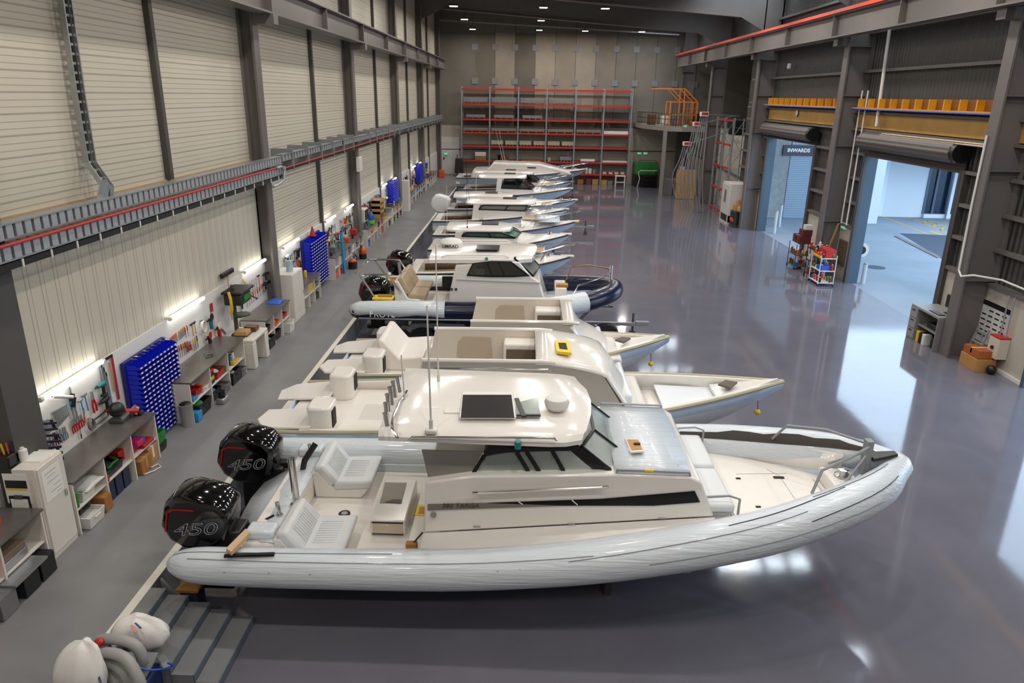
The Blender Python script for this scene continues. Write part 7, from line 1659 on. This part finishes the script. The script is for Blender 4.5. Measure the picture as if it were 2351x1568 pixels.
# ---- mezzanine corner
M_mez = mat('mezz_steel', '8b8580', .5)
t = thing('mezzanine_deck', 'grey mezzanine deck with curved front on a post in the far right corner', 'mezzanine', (11, 58, 4.7))
arc = [(8.9, 61.6), (9.0, 59.6), (9.6, 57.2), (10.4, 55.0), (11.2, 54.6), (13.5, 54.6)]
MB().prism([(x, y, 4.72) for x, y in arc]+[(13.5, FAR-.06, 4.72), (8.9, FAR-.06, 4.72)], (0, 0, .3)).build('deck_slab', M_mez, t, smooth=False)
B(10.0, 10.25, 55.1, 55.35, 0, 4.72).build('post', M_mez, t, smooth=False)
m = MB(); pr = [(x+.06, y+.06, 5.95) for x, y in arc]
for z in (5.2, 5.55, 5.95): MB().tube([(x, y, z) for x, y, _ in pr], .025, 6).build('rail', M_black, t)
for (x, y, _), (x2, y2, _) in zip(pr, pr[1:]):
    for k in range(5): u = k/5; MB().cyl((x+(x2-x)*u, y+(y2-y)*u, 5.02), (x+(x2-x)*u, y+(y2-y)*u, 5.95), .016, n=6).build('baluster', M_black, t)
t = thing('safety_gate', 'orange tubular pallet gate frame standing on the mezzanine', 'gate', (11, 56.5, 5.02))
M_or = mat('gate_orange', 'e07a14', .45)
gx0, gx1, gy0, gy1 = 10.35, 12.3, 55.3, 57.0
for x in (gx0, (gx0+gx1)/2, gx1):
    for y in (gy0, gy1): B(x-.04, x+.04, y-.04, y+.04, 5.02, 6.75 if x != gx1 else 6.75).build('upright', M_or, t, smooth=False)
for z in (6.75, 5.9):
    for y in (gy0, gy1): MB().bar((gx0, y, z), (gx1, y, z), .07, .07).build('crossbar', M_or, t, smooth=False)
for y in (gy0, gy1):
    MB().bar((gx0-1.2, y, 7.65), (11.3, y, 7.65), .07, .07).build('top_bar', M_or, t, smooth=False); MB().bar((11.3, y, 7.65), (gx1, y, 6.75), .07, .07).build('slope_bar', M_or, t, smooth=False); MB().bar((11.3, y, 6.75), (11.3, y, 7.65), .06, .06).build('riser', M_or, t, smooth=False); MB().bar((10.4, y, 7.6), (11.3, y, 6.78), .05, .05).build('diagonal', M_or, t, smooth=False)
m = MB()
for k in range(5): m.bar((11.4+k*.2, gy0, 5.05), (11.4+k*.2, gy0, 6.7), .02, .02)
for z in (5.4, 5.8, 6.3): m.bar((11.35, gy0, z), (gx1, gy0, z), .02, .02)
m.build('mesh_panel', M_or, t, smooth=False)
for k, (x, y, w2, h, c, lab) in enumerate(((10.55, 58.0, .6, .7, 'white', 'white bundle on the mezzanine behind the orange gate'), (11.6, 58.2, .9, .8, 'grey', 'grey crate on the mezzanine behind the orange gate'), (9.7, 59.2, .5, .8, 'brown', 'brown load on the mezzanine near its left rail'), (12.7, 57.2, .7, .9, 'black', 'dark load on the mezzanine right of the orange gate'))): tag(B(x-w2/2, x+w2/2, y-.4, y+.4, 5.02, 5.02+h).build('stored_load', C(c), bevel=.05), lab, 'load')
for k, (x, c, w2, h) in enumerate(((14.0, 'black', .9, .9), (15.0, 'brown', .8, .5), (15.9, 'white', .9, .35), (16.9, 'black', .8, 1.0))): tag(B(x-w2/2, x+w2/2, 50.2+k*.8, 51+k*.8, 4.765, 4.765+h).build('stored_load', C(c), bevel=.05), '%s load on the annex deck, %s from the left' % (c, ORD[k]), 'load')
t = thing('deck_railing', 'thin grey railing along the annex deck edge', 'railing', (13.6, 49, 4.75))
for z in (5.25, 5.75): MB().cyl((13.58, 45.2, z), (13.58, 54.5, z), .025, n=6).build('rail', M_dsteel, t)
for y in (45.3, 47.6, 49.9, 52.2, 54.3): MB().cyl((13.58, y, 4.75), (13.58, y, 5.78), .03, n=6).build('post', M_dsteel, t)
# scaffold frames leaning against the annex wall with red ties
t = thing('scaffold_frame', 'tall grey rack frame with red ties standing before the annex wall', 'frame', (12.9, 48, 0))
fx = 12.6
for y in (46.2, 48.2, 50.2): B(fx-.05, fx+.05, y-.05, y+.05, 0, 5.9).box(fx+.55, fx+.6, y-.05, y+.05, 0, 5.9).build('upright', M_rack_up, t, smooth=False)
for z in (.15, 1.5, 2.9, 4.3, 5.75):
    for a_, c_ in ((46.2, 48.2), (48.2, 50.2)): MB().bar((fx, a_, z), (fx, c_, z), .07, .1).build('red_tie', M_rack_red, t, smooth=False)
for y in (46.2, 48.2, 50.2):
    m = MB()
    for k in range(6): m.bar((fx if k % 2 else fx+.57, y, .3+.9*k), (fx+.57 if k % 2 else fx, y, 1.2+.9*k), .03)
    m.build('lacing', M_rack_up, t, smooth=False)
# service booms with hanging hoses
M_hose = mat('grey_hose', '85878a', .55)
for k, (hx, hy, px, py) in enumerate(((11.6, 47.5, 1617, 262), (11.5, 49.5, 1577, 330), (11.4, 48.4, 1600, 285))):
    v = PY(px, py, hy)
    lab = ('highest white and red hose boom head before the annex wall', 'lowest white and red hose boom head before the annex wall', 'middle white and red hose boom head before the annex wall')[k]
    t = thing('hose_boom', lab, 'hose boom', (v.x, v.y, v.z))
    MB().cbox(v, (.5, .4, .26)).build('boom_head', C('white'), t, bevel=.02); MB().cbox(v+Vector((0, -.21, .03)), (.4, .02, .16)).build('red_panel', M_red, t, smooth=False)
    MB().bar(v+Vector((.2, .2, 0)), (13.5, v.y+1.0, min(v.z+.8, 6.0) if v.z+.8 < 4.7 or True else 0), .06, .06).build('boom_arm', M_rack_up, t, smooth=False)
    for j in range(5):
        dx = -.2+.1*j; s_ = (-1)**j
        hq, _ = smooth_path([v+Vector((dx, 0, -.13)), v+Vector((dx*1.6-.1, -.1, -v.z*.25)), v+Vector((dx*2.4-.3, -.1-.05*j, -v.z*.5)), v+Vector((dx*2.2-.1, -.1, -v.z*.78)), Vector((v.x+dx*1.8+.15, v.y-.1, .06))], [1]*5, 4); MB().tube(hq, .03, 6).build('hose', M_hose, t)
# skip, trolley frame, drums and crates under the mezzanine
v0, v1 = PZ(1456, 424, 0), PZ(1506, 424, 0)
t = thing('green_skip', 'green steel skip against the back wall right of the rack', 'skip', (9.7, 61.8, 0)); B(9.0, 10.9, 61.2, 62.8, 1.0, 1.9).build('skip_body', C('green'), t, bevel=.03); B(9.0, 10.9, 61.2, 62.8, 0, 1.0).build('skip_base', M_black, t, bevel=.02)
MB().tube([(9.1, 61.1, 1.95), (9.3, 61.1, 2.15), (10.6, 61.1, 2.15), (10.8, 61.1, 1.95)], .03, 6).build('skip_handle', M_dsteel, t)
t = thing('hand_trolley', 'bent silver trolley frame standing before the green skip', 'trolley', (9.5, 60.6, 0)); rail([(9.2, 60.8, .02), (9.35, 60.8, .7), (9.2, 60.8, 1.2), (9.35, 60.8, 1.35), (10.7, 60.8, 1.35)], .035, 'frame_tube', t, C('white')); 
for k in range(3): B(9.5, 10.7, 60.6, 61.0, .2+k*.35, .24+k*.35).build('shelf', M_black, t, smooth=False)
B(10.62, 10.7, 60.6, 61.0, 0, 1.35).build('frame_post', M_black, t, smooth=False); B(9.5, 9.58, 60.6, 61.0, 0, .95).build('frame_post', M_black, t, smooth=False)
tag(B(11.0, 11.5, 57.6, 58.2, 0, .7).build('yellow_box', C('orange'), bevel=.03), 'orange box on the floor behind the mezzanine post', 'box')
for k in range(3):
    tag(B(10.7+k*.5, 11.15+k*.5, 56.0, 57.2, 0, 1.2).build('grey_bin', C('grey'), bevel=.02), 'grey bin, %s in the row under the mezzanine' % ORD[k], 'bin')
t = thing('plywood_sheet', 'tall plywood board standing under the hose booms', 'board', (11.3, 53.2, 0)); B(11.0, 12.4, 54.0, 54.12, .02, 2.1).build('sheet', mat('pale_plywood', 'c29a5c', .6, noise=.08), t, smooth=False); B(11.0, 12.4, 54.12, 54.6, .02, .12).build('foot', M_dsteel, t, smooth=False)
t = thing('drum_pump', 'dark red pump unit with white tank under the mezzanine', 'pump', (12.0, 57.2, 0)); B(11.9, 12.8, 57.6, 58.3, 0, 1.6).build('pump_cabinet', mat('red_brown_card', '5b201c', .7), t, bevel=.03); MB().cyl((12.2, 57.9, 1.6), (12.2, 57.9, 2.0), .25, n=14).build('pump_tank', C('white'), t)
struct('trim_20', MB().cyl((13.46, 45.3, 2.3), (13.46, 60, 2.75), .05, n=8), mat('pipe_blue_grey', '44525e', .5))
struct('trim_21', B(XW-.06, XW-.005, 17.9, 22.4, 0, .1), M_white, smooth=False)
# ================================================================== STAIRS AND VACUUM AT THE WALKWAY EDGE
M_step = mat('stair_grey', '7a7b7e', .5, noise=.08); M_nose = mat('stair_nosing', '5f6a76', .5)
t = thing('stair_flight', 'grey five-step stair from the walkway down to the hall floor', 'stairs', (-4.4, 7.9, 0))
ya, yb_ = 7.0, 8.2
X0s = -5.01
for i in range(5):
    x0 = X0s+(.23 if i else 0)+max(0, i-1)*.287; x1 = -4.79+i*.287 if i else -4.79; z = .55-i*.108
    B(x0 if i else X0s, x1, ya, yb_, 0, z).build('step', M_step, t, smooth=False); B(x1-.004, x1+.01, ya, yb_, z-.1, z+.002).build('nosing', M_nose, t, smooth=False)
t = thing('timber_board', 'brown board lying on the blue trestle beside the stair', 'board', (-4.4, 8.55, .45)); B(-4.72, -4.42, 8.3, 8.6, .40, .44).build('board', M_wood, t, smooth=False); 
for y in (8.32, 8.55): B(-4.68, -4.46, y, y+.04, 0, .40).build('trestle_leg', mat('trestle_blue', '2d3c52', .5), t, smooth=False)
t = thing('kerb_bracket', 'pale triangular steel bracket under the walkway edge by the stair', 'bracket', (-4.95, 8.5, 0)); MB().prism([(-5.0, 8.45, .5), (-4.98, 8.45, 0), (-4.75, 8.45, 0), (-4.8, 8.45, .2)], (0, .05, 0)).build('gusset', M_cols, t, smooth=False); B(-5.0, -4.7, 8.42, 8.53, 0, .02).build('base_plate', M_cols, t, smooth=False)
# vacuum with two white filter bags and heavy grey hose
p = PZ(300, 1540, .0)
t = thing('dust_extractor', 'dust extractor with two white filter bags and coiled grey hose on the walkway edge', 'dust extractor', (-4.8, 6.6, 0))
bl = mat('extractor_blue', '1b2f5e', .4)
B(-4.95, -4.3, 5.9, 7.0, .05, .42).build('motor_base', bl, t, bevel=.03)
MB().prism([(-4.7, 6.2, .42), (-4.3, 6.2, .42), (-4.25, 6.9, .62), (-4.6, 6.9, .62)], (0, 0, .03)).build('steel_plate', M_galv, t, smooth=False)
for x in (-4.9, -4.36):
    for y in (6.0, 6.9): MB().cyl((x-.02, y, .05), (x+.02, y, .05), .05, n=10).build('castor', M_black, t)
M_bag = mat('filter_bag', 'dedbd8', .7, bump=.25, bscale=6)
def bag(c, r, sq, name, seed, neck):
    q = random.Random(seed); c = Vector(c); rings = []; neck = Vector(neck)
    for k in range(17):
        a = math.pi*k/16; rr = max(.05, math.sin(a)**.6); ring = []
        for i in range(28):
            g = 2*math.pi*i/28; f = 1+.10*math.sin(3*g+seed+k*.25)+.07*math.sin(7*g+k*.5+seed)*(.4+.6*k/16)+.05*math.sin(11*g-k*.4)
            d = Vector((sq[0]*rr*f*math.cos(g), sq[1]*rr*f*math.sin(g), max(-.75*sq[2], sq[2]*math.cos(a)*(1+.08*math.sin(4*g+seed)))))
            ring.append(c+d*r+neck*(max(0, math.cos(a))**3))
        rings.append(ring)
    return MB().loft(rings).build(name, M_bag, t, sharp=80)
ca = PZ(325, 1456, .72); cb = PZ(185, 1535, .95)
bag((ca.x, ca.y, .74), .33, (1.05, .55, .55), 'filter_bag', 1, (-.05, .03, .02)); bag((cb.x, cb.y, .85), .35, (.8, .5, .8), 'filter_bag', 2, (.02, .1, .1))
MB().bar(PZ(303, 1430, 1.0)+Vector((0, -.02, -.02)), PZ(316, 1447, .98)+Vector((0, -.03, 0)), .03, .006).build('bag_logo', mat('logo_salmon', 'c98b7d', .7), t, smooth=False)
MB().bar(PZ(306, 1427, 1.0)+Vector((.02, 0, -.02)), PZ(322, 1440, .98)+Vector((.02, -.02, 0)), .02, .006).build('bag_logo', mat('logo_navy', '3c4663', .7), t, smooth=False)
def hose(pts, z, r=.062):
    m = MB(); q, _ = smooth_path([PZ(x, y, zz) for (x, y), zz in zip(pts, z)], [r]*len(pts), 6)
    return MB().tube(q, r, 12, [r*(1+.05*(i % 2)) for i in range(len(q))]).build('extraction_hose', mat('hose_light', '9c9a98', .5), t, sharp=80)
hose([(212, 1508), (250, 1499), (290, 1514), (318, 1560), (330, 1600)], (.8, .95, .95, .75, .5)); hose([(215, 1530), (245, 1519), (285, 1545), (300, 1590)], (.7, .8, .75, .5)); hose([(228, 1470), (265, 1467), (310, 1482), (328, 1515), (318, 1530)], (.9, 1.0, .95, .75, .6)); hose([(222, 1545), (255, 1550), (275, 1590)], (.6, .65, .5)); hose([(215, 1492), (235, 1482), (262, 1492)], (.75, .85, .8))
MB().sphere(PZ(228, 1474, .98), .06, 10, (1, .8, .8)).build('red_coupling', M_red, t)
q, _ = smooth_path([PZ(250, 1480, .9), PZ(290, 1520, .85), PZ(345, 1538, .75), PZ(395, 1530, .6), PZ(385, 1522, .7)], [1]*5, 5); MB().tube(q, .012, 6).build('blue_strap', C('blue'), t)
MB().bar(PZ(208, 1490, 1.05), PZ(232, 1570, .9), .02, .01).build('navy_strap', C('navy'), t, smooth=False)
MB().bar(PZ(162, 1491, 1.1), PZ(210, 1494, 1.1), .012, .012).build('bag_wire', M_dsteel, t)
MB().prism([PZ(346, 1485, .5), PZ(368, 1487, .5), PZ(398, 1536, .45), PZ(375, 1536, .45)], (0, 0, .02)).build('grey_lid', M_galvm, t, smooth=False)
